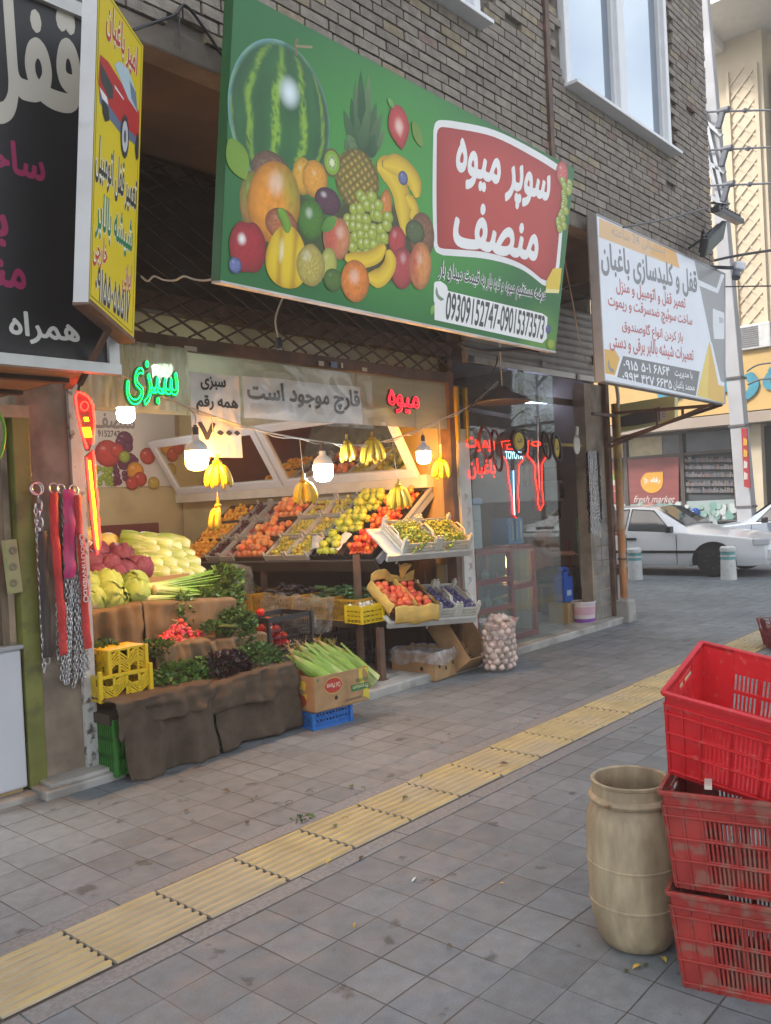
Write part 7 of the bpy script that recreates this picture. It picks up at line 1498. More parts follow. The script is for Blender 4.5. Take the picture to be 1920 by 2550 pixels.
# ------------------------------------------------------------------ stepped vegetable stand on the left, hung with sacking
burl = mat('sacking', (.1, .072, .047), .95, var=.2, vs=14, bump=.9, bs=260, dirt=((.07, .05, .035), 3.2, .52, .55)); burl2 = mat('pale_sacking', (.19, .135, .075), .95, var=.2, vs=4, bump=.8, bs=260, dirt=((.13, .08, .05), 4, .55, .6))
greenp = mat('green_crate_plastic', (.02, .15, .015), .4, var=.1)
def crate(label, o, yaw, Lx, Ly, H_, m, name='plastic_crate', bars=10, rails=(.0, .32, .64, 1.0), bw=.006, rw=.012, th=.006, tiltm=None, group=None, lugs=False, angle=0):
    """open slatted crate: base, four walls of rails and bars"""
    t = thing(name, label, 'crate', tuple(o), group=group); t.rotation_euler = (0, 0, yaw)
    if tiltm is not None: t.rotation_euler = tiltm
    g = MB(); g.box((Lx/2, Ly/2, .006), (Lx, Ly, .012)); g.build('base', m, t)
    for ax, at, ln in ((0, 0, Lx), (0, Ly-th, Lx), (1, 0, Ly), (1, Lx-th, Ly)):
        g = MB()
        def bb(p0, p1, z0, z1):
            if ax == 0: g.box(((p0+p1)/2, at+th/2, (z0+z1)/2), (p1-p0, th, z1-z0))
            else: g.box((at+th/2, (p0+p1)/2, (z0+z1)/2), (th, p1-p0, z1-z0))
        lo, hi = (0, ln) if ax == 0 else (th, ln-th)
        for r in rails: bb(lo, hi, max(.012, H_*r-(rw if 0 < r < .9 else .02)), H_*r+(rw if r < 1 else 0))
        n = max(4, int(bars*ln/max(Lx, Ly)))
        if not angle:
            for i in range(n+1): p = lo+(hi-lo)*i/n; bb(max(lo, p-bw), min(hi, p+bw), .012, H_-.02)
        else:
            seg = 4; w = (hi-lo)/seg
            for k in range(seg):
                bb(lo+k*w, lo+k*w+.016, .012, H_-.01); sgn = 1 if k % 2 else -1
                for i in range(6):
                    z = .02+(H_-.05)*i/6; z2 = z+w*.7*sgn; p0, p1 = lo+k*w+.01, lo+(k+1)*w
                    a = V((p0, at+th/2, max(.012, min(H_-.012, z)))) if ax == 0 else V((at+th/2, p0, max(.012, min(H_-.012, z)))); b = V((p1, at+th/2, max(.012, min(H_-.012, z2)))) if ax == 0 else V((at+th/2, p1, max(.012, min(H_-.012, z2))))
                    if abs(a.z-b.z) > .01: g.bar(a, b, th, .0085, up=(0, 0, 1))
            bb(hi-.016, hi, .012, H_-.01)
        g.build('slatted_wall', m, t)
    for x in (0, Lx):
        for y in (0, Ly): g = MB(); g.box((x, y, H_/2+(.015 if lugs else 0)), (.024, .024, H_+(.03 if lugs else 0))); g.build('corner_post', m, t, bevel=.003)
    return t
crate('green plastic crate under the left sacking drape', (2.66, 4.52, .03), 0, .62, .42, .33, greenp, bars=26, bw=.007)
crate('green plastic crate under the right sacking drape', (3.38, 4.56, .0), 0, .6, .4, .33, greenp, bars=26, bw=.007)
st_ = thing('vegetable_stand', 'stepped wooden stand hung with sacking on the left of the shop', 'display stand', (3.4, 5.2, .07))
g = MB(); g.box((3.34, 4.75, .36), (1.4, .42, .06)); g.build('lower_step', darkwood, st_, (3.4, 5.2, .07))
g = MB(); g.box((3.6, 5.08, .33), (1.3, .3, .55)); g.build('middle_step', darkwood, st_, (3.4, 5.2, .07))
g = MB(); g.box((3.4, 5.45, .45), (1.38, .46, .82)); g.build('upper_step', darkwood, st_, (3.4, 5.2, .07))
g = MB(); g.box((3.3, 5.83, .54), (1.5, .36, 1.0)); g.box((3.38, 5.64, 1.05), (1.3, .03, .05), m=1); g.build('top_step', [darkwood, wd], st_, (3.4, 5.2, .07))
def drape(label, xa, xb, yt, yf, ztop, zlow, sd, m=burl, skew=0, lift=.0, nm='sacking_drape', edge=.0):
    """cloth from the step (y=yt) over the front edge (y=yf) down to zlow"""
    t = tag(MB().grid(lambda u, v: (lambda x, wv: V((x, yt+(yf-yt)*min(1, v*4), ztop(u)+.008*noise.noise(V((u*6, v*9, sd)))) if v < .25 else (x+skew*(v-.25), yf-.02*wv-.035*(v-.25)*math.sin(u*7+sd)-.012*noise.noise(V((u*3, v*5, sd+4)))-edge*(v-.25), ztop(u)-(ztop(u)-zlow(u))*((v-.25)/.75)-.006)))(xa+(xb-xa)*u+.012*noise.noise(V((sd, v*5, u*2))), math.sin(u*13+sd*2+v*2.5+2*noise.noise(V((u*4, sd, 0))))*(v-.1)*1.3+1.8*noise.noise(V((u*9, sd, v*2)))), 46, 30).build(nm, m, None, (0, 0, 0), smooth=80, solid=.006), label, 'sacking'); return t
drape('long brown sacking hanging to the pavement under the yellow crates', 2.66, 3.29, 4.86, 4.46, lambda u: .47-.0*u, lambda u: .005+.0*u, 1, skew=.06, edge=.03)
drape('brown sacking hanging to the pavement beside the corn box', 3.33, 4.03, 4.86, 4.47, lambda u: .43+.02*u, lambda u: .02+.01*u, 2, skew=.04, edge=.02)
drape('short brown flap of sacking folded over the long drape by the yellow crates', 2.63, 3.31, 4.72, 4.435, lambda u: .478, lambda u: .26+.12*u+.03*math.sin(u*6), 3, skew=.01)
drape('short brown flap of sacking folded over the drape beside the corn box', 3.27, 4.05, 4.72, 4.435, lambda u: .44+.025*u+.02*math.sin(u*3.1), lambda u: .27+.02*math.sin(u*5), 5)
drape('tan sacking on the middle step under the radishes', 3.2, 3.63, 5.2, 4.885, lambda u: .67, lambda u: .42, 6, burl2)
drape('tan sacking on the middle step under the parsley', 3.64, 4.14, 5.2, 4.885, lambda u: .64, lambda u: .42, 7, burl2)
drape('pale stained sacking below the cabbages', 2.68, 3.3, 5.6, 5.17, lambda u: .92+.03*u, lambda u: .55, 8, burl2)
drape('tan sacking below the celery', 3.31, 4.1, 5.6, 5.17, lambda u: .95-.06*u, lambda u: .55, 9, burl2)
yc = mat('yellow_crate_plastic', (.68, .47, .005), .4, var=.06, coat=.1)
crate('bright yellow crate standing on the sacking, lower of two', P(252, 1752, Y=4.6)-V((0, 0, -.0)), R(-3), .33, .26, .155, yc, rails=(0, .5, 1), angle=1, lugs=True, group='yellow crates on the sacking')
o = P(268, 1750, Y=4.66); crate('bright yellow crate upside down on top of the other', V((o.x, 4.9, .9)) if False else V((o.x+.01, 4.85, .75)), 0, .26, .2, .165, yc, rails=(0, .5, 1), angle=1, tiltm=(R(180), 0, R(2)), group='yellow crates on the sacking')
# leafy things
def leaf_mat(nm, c, r=.5): return mat(nm, c, r, var=.15, vs=20, vc=True)
LG = leaf_mat('herb_leaf', (1, 1, 1)); 
def herb(label, c, rx, ry, rz, n, size, cols, sd, cat='herbs', stems=None, group=None, droop=0, nm='herb_bunch', curl=.4):
    rr_ = random.Random(sd); t = thing(nm, label, cat, tuple(c), group=group); g = MB(vc=True)
    for i in range(n):
        while True:
            d = V((rr_.uniform(-1, 1), rr_.uniform(-1, 1), rr_.uniform(-.3, 1)))
            if .3 < d.length < 1: break
        d = d.normalized()*rr_.uniform(.6, 1.0); p = V((d.x*rx, d.y*ry, d.z*rz)); p.z -= droop*max(0, -d.y)**2*rz*2
        a = (V((d.x, d.y-.2, d.z*.7+.1))+V((rr_.gauss(0, .7), rr_.gauss(0, .7), rr_.gauss(0, .6)))).normalized(); u, w = basis(a); an = rr_.uniform(0, 6.28); u, w = u*math.cos(an)+w*math.sin(an), w*math.cos(an)-u*math.sin(an)
        s = size*rr_.uniform(.6, 1.3); k = rr_.uniform(.55, 1.5); cc = tuple(q*k for q in rr_.choice(cols))
        m1 = p+a*s*.5+w*s*curl*.3; g.add([p, m1+u*s*.38, p+a*s-w*s*curl*.2, m1-u*s*.38, p+a*s*.62+u*s*.5, p+a*s*.62-u*s*.5], [(0, 1, 2), (0, 2, 3), (0, 4, 1), (0, 3, 5)], 0, cc)
    g.build('leaves', LG, t)
    if stems:
        g = MB(vc=True)
        for i in range(stems[0]):
            a = V((rr_.uniform(-1, 1)*rx*.5, rr_.uniform(-1, 1)*ry*.5, 0)); b = a+V(stems[1])*rr_.uniform(.7, 1.1)+V((rr_.gauss(0, .012), rr_.gauss(0, .012), rr_.gauss(0, .008))); k = rr_.uniform(.7, 1.3); g.tube([a, a.lerp(b, .5)+V((0, 0, .008)), b], .0022, 5, col=tuple(q*k for q in stems[2]))
        g.build('stems', LG, t)
    return t
pg_ = [(.055, .14, .025), (.08, .18, .03), (.035, .09, .016), (.12, .22, .045)]; dg = [(.03, .09, .018), (.05, .13, .028), (.07, .16, .03)]; pu_ = [(.022, .01, .022), (.035, .014, .03), (.015, .008, .014), (.03, .03, .02)]
hg = 'green herb bunches on the stepped stand'
herb('mixed green herbs on the lower step next to the yellow crates', P(445, 1690, Y=4.66), .2, .14, .1, 620, .04, pg_, 1, group=hg, droop=.4)
herb('mint heap on the lower step between the purple basil and the crates', P(505, 1670, Y=4.72), .13, .13, .09, 420, .035, pg_, 2, group=hg, droop=.3)
herb('dark purple basil heap on the lower step', P(567, 1668, Y=4.62), .17, .15, .12, 640, .045, pu_, 3, droop=.6)
herb('parsley heap at the right end of the lower step', P(640, 1640, Y=4.66), .2, .16, .1, 720, .034, dg+[(.05, .14, .02)], 4, group=hg, droop=.3)
herb('dark herbs behind the yellow crates against the pale sacking', P(258, 1640, Y=4.85), .14, .1, .12, 260, .04, dg, 5, group=hg)
herb('feathery dill left of the radishes', P(385, 1620, Y=4.95), .14, .1, .08, 420, .025, dg, 6, group=hg, stems=(30, (.1, -.05, .06), (.05, .12, .02)))
herb('tied bunch of thin green stems right of the radishes', P(525, 1562, Y=4.98), .07, .06, .04, 160, .03, dg, 7, group=hg, stems=(70, (.14, -.1, -.01), (.05, .11, .025)))
herb('bushy parsley at the right end of the middle step', P(590, 1555, Y=5.0), .17, .13, .12, 900, .032, dg+[(.045, .12, .02)], 8, group=hg, droop=.9)
herb('limp sprig of celery leaves hanging on the tan sacking', P(458, 1510, Y=5.19), .06, .03, .1, 80, .05, pg_, 9, group=hg, droop=1.5)
# celery
cel = leaf_mat('celery_stalk', (1, 1, 1), .35)
for i, (a, b, w, lab) in enumerate((((352, 1465), (560, 1438), .05, 'celery bunch lying uppermost on the upper step'), ((385, 1468), (560, 1485), .055, 'celery bunch with its cut root towards the street'), ((365, 1490), (520, 1492), .04, 'thin celery bunch along the edge of the upper step'))):
    p, q = P(*a, Y=5.3-.02*i), P(*b, Y=5.42-.06*i); t = thing('celery_bunch', lab, 'celery', tuple(p), group='celery bunches on the upper step'); g = MB(vc=True); rr_ = random.Random(i); d = q-p
    for k in range(12):
        an = 6.28*k/12; of = V((0, math.cos(an), math.sin(an)))*w*.55; e = d*rr_.uniform(.75, 1)+of*1.6+V((0, 0, rr_.uniform(-.01, .03))); kk = rr_.uniform(.8, 1.2)
        g.tube(bend([of*.55, d*.3+of*.95, e], 4), [w*.26, w*.27, w*.25, w*.22, w*.19, w*.16, w*.13, w*.1, w*.07], 7, col=[tuple(c*kk for c in mixc((.55, .58, .22), (.16, .34, .04), j/5)) for j in range(9)])
    g.ball((-.004, 0, 0), (.02, w*.7, w*.7), 12, 8, col=(.5, .45, .25)); g.build('stalks', cel, t, smooth=60)
    h = herb(lab, q, .17, .1, .09, 330, .045, pg_, 20+i, 'celery', droop=.7)
    for c in list(h.children): c.parent = t; c.location = q-p
    bpy.data.objects.remove(h)
# radishes, cabbages, lettuces
rad = mat('radish_skin', (.5, .03, .05), .3, var=.15, vs=20, rnd=.2)
g = MB(); g.ball((0, 0, 0), (.018, .018, .019), 10, 8); g.tube([(0, 0, -.018), (.004, .0, -.03), (.01, .004, -.05)], [.004, .002, .0008], 5, m=1); g.tube([(0, 0, .018), (.0, .004, .035)], .003, 5, m=2)
ra = g.build('radish', [rad, mat('radish_root', (.6, .45, .4), .6), mat('radish_stem', (.1, .2, .03), .5)], None, smooth=60); tag(ra, 'small red radish in the heap on the middle step', 'radish', 'red radishes')
for i in range(85):
    u, v = random.random(), random.random(); x = 392+118*u; hgt = 1-abs(u-.5)*1.3; y = 1612-58*v*hgt-8*hgt-.06*(x-450); put(ra, P(x, y, Y=4.97+.1*v), U(.8, 1.35)).rotation_euler = (U(-2.5, 2.5), U(-1, 1), U(0, 6))
cab = mat('cabbage_leaf', (1, 1, 1), .45, var=.12, vs=9, vc=True, bump=.5, bs=30, rnd=.08)
def cabbage(sd, c0, c1, wh=None):
    g = MB(vc=True); rr_ = random.Random(sd)
    def f(d): a = math.atan2(d.y, d.x); return 1+.05*math.sin(a*5+sd+d.z*4)+.05*noise.noise(d*3+V((sd, 0, 0)))
    def col(d): a = math.atan2(d.y, d.x); v = abs(math.sin(a*4.5+d.z*2+sd))**14*.6+abs(noise.noise(d*9+V((sd, 0, 0))))*.35; return mixc(mixc(c0, c1, v), wh or c0, 1 if wh and d.z < -.72 else 0)
    g.ball((0, 0, 0), (1, 1, .92), 24, 16, col=col, fn=f)
    for k in range(6):                                   # loose outer leaves
        a0 = rr_.uniform(0, 6.28); z0 = rr_.uniform(-.5, .1); w = rr_.uniform(.7, 1.1)
        def lf(u, v, a0=a0, z0=z0, w=w): a = a0+(u-.5)*w*2; t_ = z0+v*1.25; r = 1.05+.05*math.sin(u*9)+.16*max(0, v-.6)*(1+math.sin(u*11)); z = math.sin(min(1.35, t_)); q = math.cos(min(1.35, t_)); return V((math.cos(a)*q*r, math.sin(a)*q*r, z*r*.95))
        g.grid(lf, 9, 7, col=lambda u, v: mixc(c0, c1, max(0, 1-abs(u-.5)*9)*.8+abs(math.sin(v*9+u*6))**8*.3))
    return g.build('cabbage', cab, None, smooth=80)
gcb = [cabbage(k, (.27, .42, .09), (.42, .53, .2), (.62, .62, .4)) for k in (1, 2)]; pcb = cabbage(5, (.13, .018, .06), (.3, .09, .17), (.45, .3, .35))
lay = [(222, 1462, .1, 0), (262, 1462, .12, 1), (230, 1495, .1, 1), (275, 1492, .115, 0), (335, 1455, .1, 1), (338, 1478, .095, 0), (215, 1500, .09, 0)]
cl_ = ['pale green cabbage %s on the upper step' % s for s in ('at the back left', 'largest at the back', 'at the left front', 'in front with a white cut base', 'at the back right', 'nearest the celery', 'half hidden by the steel jamb')]
for i, (x, y, r, k) in enumerate(lay):
    o = gcb[k] if i in (0, 1) and gcb[k].name not in used else gcb[k].copy()
    if o.name not in COL.objects: COL.objects.link(o)
    used.add(gcb[k].name); o.location = P(x, y, Y=5.32+(.14 if i in (0, 1, 4) else 0)); o.scale = (r, r, r); o.rotation_euler = (U(-.5, 1.2), U(-.5, .5), U(0, 6.28)); tag(o, cl_[i], 'cabbage', 'green cabbages')
    if i == 3: o.rotation_euler = (R(70), R(55), 0)
for i, (x, y, r, dy) in enumerate(((238, 1380, .105, .2), (225, 1405, .1, .02), (298, 1385, .11, .14), (268, 1410, .1, 0), (322, 1378, .1, .2), (310, 1420, .09, -.03), (345, 1415, .11, 0), (285, 1430, .09, -.06), (240, 1432, .09, -.06))):
    o = pcb if i == 0 else pcb.copy()
    if i: COL.objects.link(o)
    o.name = 'red_cabbage'; o.location = P(x, y, Y=5.75+dy); o.scale = (r, r, r*.95); o.rotation_euler = (U(-.4, .8), U(-.5, .5), U(0, 6.28)); tag(o, 'purple cabbage piled on the top step', 'cabbage', 'purple cabbages')
def lettuce(sd):
    g = MB(vc=True); n = 20; prof = [(0, -.135), (.028, -.135), (.036, -.128), (.042, -.11), (.054, -.08), (.062, -.04), (.064, 0), (.058, .05), (.046, .09), (.03, .12), (0, .135)]
    cs = [(.6, .55, .36), (.58, .54, .34), (.62, .64, .42), (.5, .56, .28), (.38, .46, .15), (.28, .38, .08), (.24, .34, .06), (.2, .3, .045), (.18, .27, .04), (.15, .24, .03), (.12, .2, .025)]
    g.lathe(prof, n, rfn=lambda a, z, i: 1+(.13*abs(math.sin(a*3.5+sd+z*6))+.06*math.sin(a*8+sd))*(1 if i > 2 else .35), col=cs)
    for k in range(6):
        a0 = k*1.05+sd
        def lf(u, v): a = a0+(u-.5)*1.3*(.4+v); z = -.11+.25*v; r = .045+.03*math.sin(v*2.6)+.01*math.sin(u*12+v*5)*v; return V((r*math.cos(a), r*math.sin(a), z))
        g.grid(lf, 8, 8, col=lambda u, v: mixc(mixc((.56, .6, .36), (.19, .3, .045), v*1.5), (.5, .56, .3), max(0, 1-abs(u-.5)*6)*(1-v)))
    return g.build('romaine_lettuce', cab, None, smooth=70)
lt = [lettuce(1), lettuce(2.3)]
for i, (x, y) in enumerate(((352, 1368), (385, 1352), (410, 1358), (432, 1352), (380, 1380), (418, 1382), (445, 1378), (360, 1402), (393, 1400), (428, 1405), (455, 1400), (378, 1425), (410, 1424), (440, 1428), (465, 1424), (345, 1350))):
    o = lt[i % 2] if i < 2 else lt[i % 2].copy()
    if i > 1: COL.objects.link(o)
    row = (1430-y)/80; o.location = P(x, y, Y=5.72+.16*row); o.rotation_euler = V((-.8+U(-.15, .15), .55+U(-.2, .2), .16+U(-.08, .1))).to_track_quat('Z', 'Y').to_euler(); o.rotation_euler.rotate_axis('Z', U(0, 6)); s = U(.95, 1.12); o.scale = (s, s, s); tag(o, 'romaine lettuce with its pale cut base facing the street', 'lettuce', 'romaine lettuces piled on the top step')
bx_ = P(205, 1372, Y=6.0); t = thing('melon_box', 'white printed carton tilted behind the purple cabbages', 'box', tuple(bx_)); g = MB(); g.box((.1, 0, 0), (.34, .2, .05), Matrix.Rotation(R(28), 3, 'Y')); g.build('carton', mat('white_carton', (.55, .5, .48), .6), t)
g = MB()
vs, fs = text_mesh('NATURAL', .02); rm = Matrix.Rotation(R(28), 3, 'Y'); g.add([V((.1, 0, 0))+rm @ V((.3*(x-.5), -.104-z, .035*(y-.5))) for x, y, z in vs], fs); g.build('lettering', mat('red_ink', (.4, .04, .05), .5), t)
mel = mat('melon_skin', (.5, .42, .12), .5, var=.2, vs=18, bump=.4, bs=50, rnd=.1)
for i, (x, y, r, lab) in enumerate(((222, 1338, .085, 'round yellow melon behind the purple cabbages, higher one'), (268, 1355, .09, 'yellow melon behind the purple cabbages, right one'))):
    g = MB(); g.ball((0, 0, 0), (r*1.15, r, r), 18, 12); o = g.build('melon', mel, None, smooth=80); o.location = P(x, y, Y=6.02); tag(o, lab, 'melon')
# ------------------------------------------------------------------ tomato crate, corn box, cartons, sack
blkc = mat('black_crate_plastic', (.022, .024, .028), .45)
tco = P(690, 1622, Y=4.93); t = crate('black mesh crate of tomatoes behind the corn', (4.22, 4.93, .46), R(2), .46, .34, .27, blkc, bars=22, rails=(0, .2, .4, .6, .93, 1.0), bw=.0014, rw=.003, th=.004)
tm = mat('tomato_skin', (.55, .03, .012), .2, var=.1, vs=10, rnd=.15)
g = MB(); g.ball((0, 0, 0), (.036, .036, .031), 14, 9, fn=lambda d: 1-.12*max(0, d.z)**8); g.tube([(0, 0, .026), (0, .003, .036)], .003, 5, m=1); to = g.build('tomato', [tm, mat('tomato_stem', (.06, .14, .02), .6)], None, smooth=80); tag(to, 'red tomato in the black mesh crate', 'tomato', 'tomatoes in the black crate')
for i in range(3):
    for j in range(3):
        for l in range(4 if i < 2 else 2):
            if l == 3 and (i+j) % 2: continue
            put(to, V((4.27+.075*i+U(-.01, .01), 4.99+.085*j+U(-.01, .01), .51+.058*l)))
put(to, P(648, 1525, Y=5.05)); 
g = MB(); g.box((4.4, 5.1, .26), (.5, .34, .38)); o = g.build('wooden_box', darkwood, None, (4.4, 5.1, .07)); tag(o, 'dark wooden box carrying the black tomato crate', 'box')
bluep = mat('blue_crate_plastic', (.01, .13, .45), .4)
cn = P(785, 1777, Z=.125); yawc = math.atan2((P(911, 1745, Z=.125)-cn).y, (P(911, 1745, Z=.125)-cn).x)
t = crate('bright blue crate upside down under the corn box', (cn.x+.02, cn.y+.08, .12), 0, .34, .3, .12, bluep, bars=12, tiltm=(R(180), 0, yawc), rails=(0, .35, .7, 1))
t.location = V((cn.x, cn.y, .12))+Matrix.Rotation(yawc, 3, 'Z') @ V((.0, .33, 0))
card = mat('cardboard', (.35, .21, .095), .8, var=.18, vs=9, bump=.15, dirt=((.24, .14, .06), 6, .56, .5))
def carton(name, label, loc, rot, Lx, Ly, H_, m=card, th=.007):
    t = thing(name, label, 'box', tuple(loc)); t.rotation_euler = rot
    g = MB(); g.box((Lx/2, Ly/2, th/2), (Lx, Ly, th)); g.box((Lx/2, th/2, H_/2), (Lx, th, H_)); g.box((Lx/2, Ly-th/2, H_/2), (Lx, th, H_)); g.box((th/2, Ly/2, H_/2), (th, Ly-2*th, H_)); g.box((Lx-th/2, Ly/2, H_/2), (th, Ly-2*th, H_)); g.build('carton_body', m, t); return t
CW, CD, CHt = .5, .36, .245
cbx = carton('banana_carton', 'printed banana carton full of corn on the blue crate', (cn.x, cn.y, .125), (0, 0, yawc), CW, CD, CHt)
def face(mb, pts, c, h=.002): mb.add([V((x, -h, z)) for x, z in pts], [tuple(range(len(pts)))], 0, c)
g = MB(vc=True); gr1 = (.045, .17, .05); yl1 = (.6, .48, .05)
face(g, [(.33, .09), (.495, .09), (.495, .135), (.33, .135)], gr1); 
def arc(cx, cz, r0, r1, a0, a1, n=10): return [(cx+r1*math.cos(R(a0+(a1-a0)*k/n)), cz+r1*math.sin(R(a0+(a1-a0)*k/n))) for k in range(n+1)]+[(cx+r0*math.cos(R(a1+(a0-a1)*k/n)), cz+r0*math.sin(R(a1+(a0-a1)*k/n))) for k in range(n+1)]
for q in (arc(.56, .2, .12, .155, 130, 215), arc(.6, .3, .12, .15, 165, 235), arc(.42, -.06, .1, .16, 20, 80)): q = [(min(.498, x), min(.242, max(.004, z))) for x, z in q]; face(g, q, yl1, .0016)
ov = lambda cx, cz, rx, rz, n=20: [(cx+rx*math.cos(6.283*k/n)*(1+.06*math.cos(6.283*k/n*6)), cz+rz*math.sin(6.283*k/n)) for k in range(n)]
face(g, ov(.17, .165, .085, .06), (.5, .33, .08), .002); face(g, ov(.17, .165, .078, .052), (.42, .04, .03), .0026); face(g, ov(.06, .24-.215, .0, .0), (.42, .04, .03), .0026)
face(g, ov(.19, .075, .014, .016), (.03, .02, .015), .0024); face(g, [(.02, .215), (.035, .235), (.05, .215)], gr1)
def ctext(s, x0, x1, z0, z1, c, h=.0032, flip=True):
    vs, fs = text_mesh(s, .01); g.add([V(((x1-(x1-x0)*x) if flip else (x0+(x1-x0)*x), -h-z, (z1-(z1-z0)*y) if flip else (z0+(z1-z0)*y))) for x, y, z in vs], fs, 0, c)
ctext('Del Monte', .11, .23, .148, .182, (.75, .66, .5)); ctext('Premium', .345, .485, .097, .128, (.6, .6, .35)); ctext('BANANAS', .375, .49, .145, .175, gr1); ctext('6532102497218', .27, .42, .03, .048, (.06, .05, .04))
g.build('print', PRINT, cbx)
g = MB(vc=True)
def lface(pts, c, h): g.add([V((-h, y, z)) for y, z in pts], [tuple(range(len(pts)))[::-1]], 0, c)
for q in (arc(.1, .0, .06, .12, 20, 100), arc(.15, .02, .13, .19, 40, 110)): lface([(min(.35, max(.01, x)), min(.24, max(.004, z))) for x, z in q], yl1, .002)
lface(ov(.16, .07, .07, .045), (.36, .05, .03), .0026); g.build('side_print', PRINT, cbx)
husk = mat('corn_husk', (1, 1, 1), .5, var=.12, vs=12, vc=True, rnd=.1, bump=.2, bs=60)
g = MB(vc=True); pr_ = [(.0, -.15), (.012, -.148), (.017, -.13), (.026, -.08), (.0285, -.03), (.0275, .03), (.022, .085), (.013, .13), (.006, .165), (.002, .185)]
cc_ = [(.45, .5, .25), (.5, .55, .28), (.42, .52, .2), (.28, .42, .09), (.2, .35, .05), (.18, .33, .04), (.2, .35, .06), (.26, .36, .1), (.35, .3, .1), (.3, .2, .07)]
g.lathe(pr_, 18, col=cc_, rfn=lambda a, z, i: 1+.1*abs(math.sin(a*3+z*4))-.03)
for k in range(3):
    a0 = k*2.1
    g.grid(lambda u, v: V(((.031-.006*v+.008*max(0, v-.7))*math.cos(a0+(u-.5)*1.5*(1-.6*v)), (.031-.006*v+.008*max(0, v-.7))*math.sin(a0+(u-.5)*1.5*(1-.6*v)), -.14+.3*v)), 7, 10, col=lambda u, v: mixc(mixc((.5, .58, .25), (.16, .31, .035), v*2.2), (.36, .48, .13), abs(math.sin(u*16))**4*.7))
for k in range(6): g.tube([(0, 0, .15), (U(-.012, .012), U(-.012, .012), .19), (U(-.03, .03), U(-.03, .03), .2+U(-.01, .02))], .0015, 4, col=(.4, .26, .1))
ear = g.build('corn_ear', husk, None, smooth=60); tag(ear, 'green husked ear of corn leaning in the banana carton', 'corn', 'ears of corn in the carton')
cm_ = Matrix.Translation((cn.x, cn.y, .125)) @ Matrix.Rotation(yawc, 4, 'Z'); first = True
for i in range(9):
    lay_ = 0 if i < 5 else 1; k = i if i < 5 else i-5; u = .12+(.35 if lay_ == 0 else .33)*k/4
    base = cm_ @ V((u+.05, .1+.05*lay_+U(-.02, .02), .19+.055*lay_)); d = (cm_.to_3x3() @ V((-.5-.2*(1-u)+U(-.06, .06), .38, .72+U(-.08, .08)))).normalized()
    o = ear if first else ear.copy()
    if not first: COL.objects.link(o)
    first = False; o.location = base+d*.07; o.rotation_euler = d.to_track_quat('Z', 'Y').to_euler(); o.rotation_euler.rotate_axis('Z', U(0, 6)); s = U(.95, 1.15); o.scale = (s*1.8, s*1.8, s*1.12)
# carton with a plastic liner, tipped banana carton
a = P(1083, 1699, Z=0.0); b = P(1131, 1684, Z=0.0); ya = math.atan2(b.y-a.y, b.x-a.x)
ca = carton('cardboard_carton', 'plain cardboard carton lined with clear plastic beside the brown post', V((5.70, 4.50, .085))-V((.0, 0, .075)), (0, 0, R(6)), .34, .46, .24)
ca.location = (5.72, 4.55, .005); ca.rotation_euler = (0, 0, R(4))
hol = mat('hole_dark', (.015, .01, .008), .9)
for x, z in ((.07, .12), (.17, .09), (.28, .12)):
    g = MB(); g.add([V((x+.014*math.cos(k*.5236), -.0015, z+.018*math.sin(k*.5236))) for k in range(12)], [tuple(range(12))]); g.build('hand_hole', hol, ca)
g = MB(); g.add([V((-.0015, .14+.018*math.cos(k*.5236), .1+.02*math.sin(k*.5236))) for k in range(12)], [tuple(range(12))[::-1]]); g.build('hand_hole', hol, ca)
film = clear_mat('poly_bag', (1, 1, 1), .55, .12, .12, (.75, .76, .8), streak=((14, 14, 14), .25, .85))
def baglip(t, Lx, Ly, H_, sd):
    g = MB(); n = 72
    def per(s):
        s = (s % 1)*2*(Lx+Ly)
        return (s, 0) if s < Lx else (Lx, s-Lx) if s < Lx+Ly else (Lx-(s-Lx-Ly), Ly) if s < 2*Lx+Ly else (0, Ly-(s-2*Lx-Ly))
    def f(u, v):
        x, y = per(u); o = V((x-Lx/2, y-Ly/2, 0)).normalized(); k = noise.noise(V((u*26, v*3, sd))); k2 = noise.noise(V((u*50, v*5, sd+2)))
        if v < .35: q = v/.35; return V((x, y, H_*(.3+.72*q)))-o*(.03*(1-q)+.012+.02*k*(1-q))
        q = (v-.35)/.65; return V((x, y, H_+.018*math.sin(min(1, q*2)*3.14)*(1+k)-q*q*H_*(.35+.3*noise.noise(V((u*7, 0, sd))))))+o*(.012+.016*q+.014*k*q+.008*k2)
    g.grid(f, n, 14); g.build('plastic_liner', film, t, smooth=80)
baglip(ca, .34, .46, .24, 3)
p = P(1062, 1690, Z=.02)
cb2 = carton('banana_carton', 'open banana carton tipped against the white pier', (6.02, 4.52, .02), (0, 0, 0), .5, .36, .22)
mt = Matrix.Rotation(R(-8), 4, 'Z') @ Matrix.Rotation(R(38), 4, 'Y') @ Matrix.Rotation(R(0), 4, 'X'); 
mt = Matrix(((0, -1, 0), (.62, 0, -.785), (.785, 0, .62))).to_4x4(); cb2.location = (6.40, 4.58, .015); cb2.rotation_euler = mt.to_euler()
g = MB(vc=True); g.add([V((x, -.002, z)) for x, z in ((.06, .02), (.34, .02), (.34, .07), (.06, .07))], [(0, 1, 2, 3)], 0, gr1)
for q in (arc(.1, .1, .05, .09, 0, 90), arc(.28, .08, .06, .1, 60, 160)): face(g, [(min(.35, max(.01, x)), min(.21, max(.01, z))) for x, z in q], yl1, .0026)
g.build('print', PRINT, cb2)
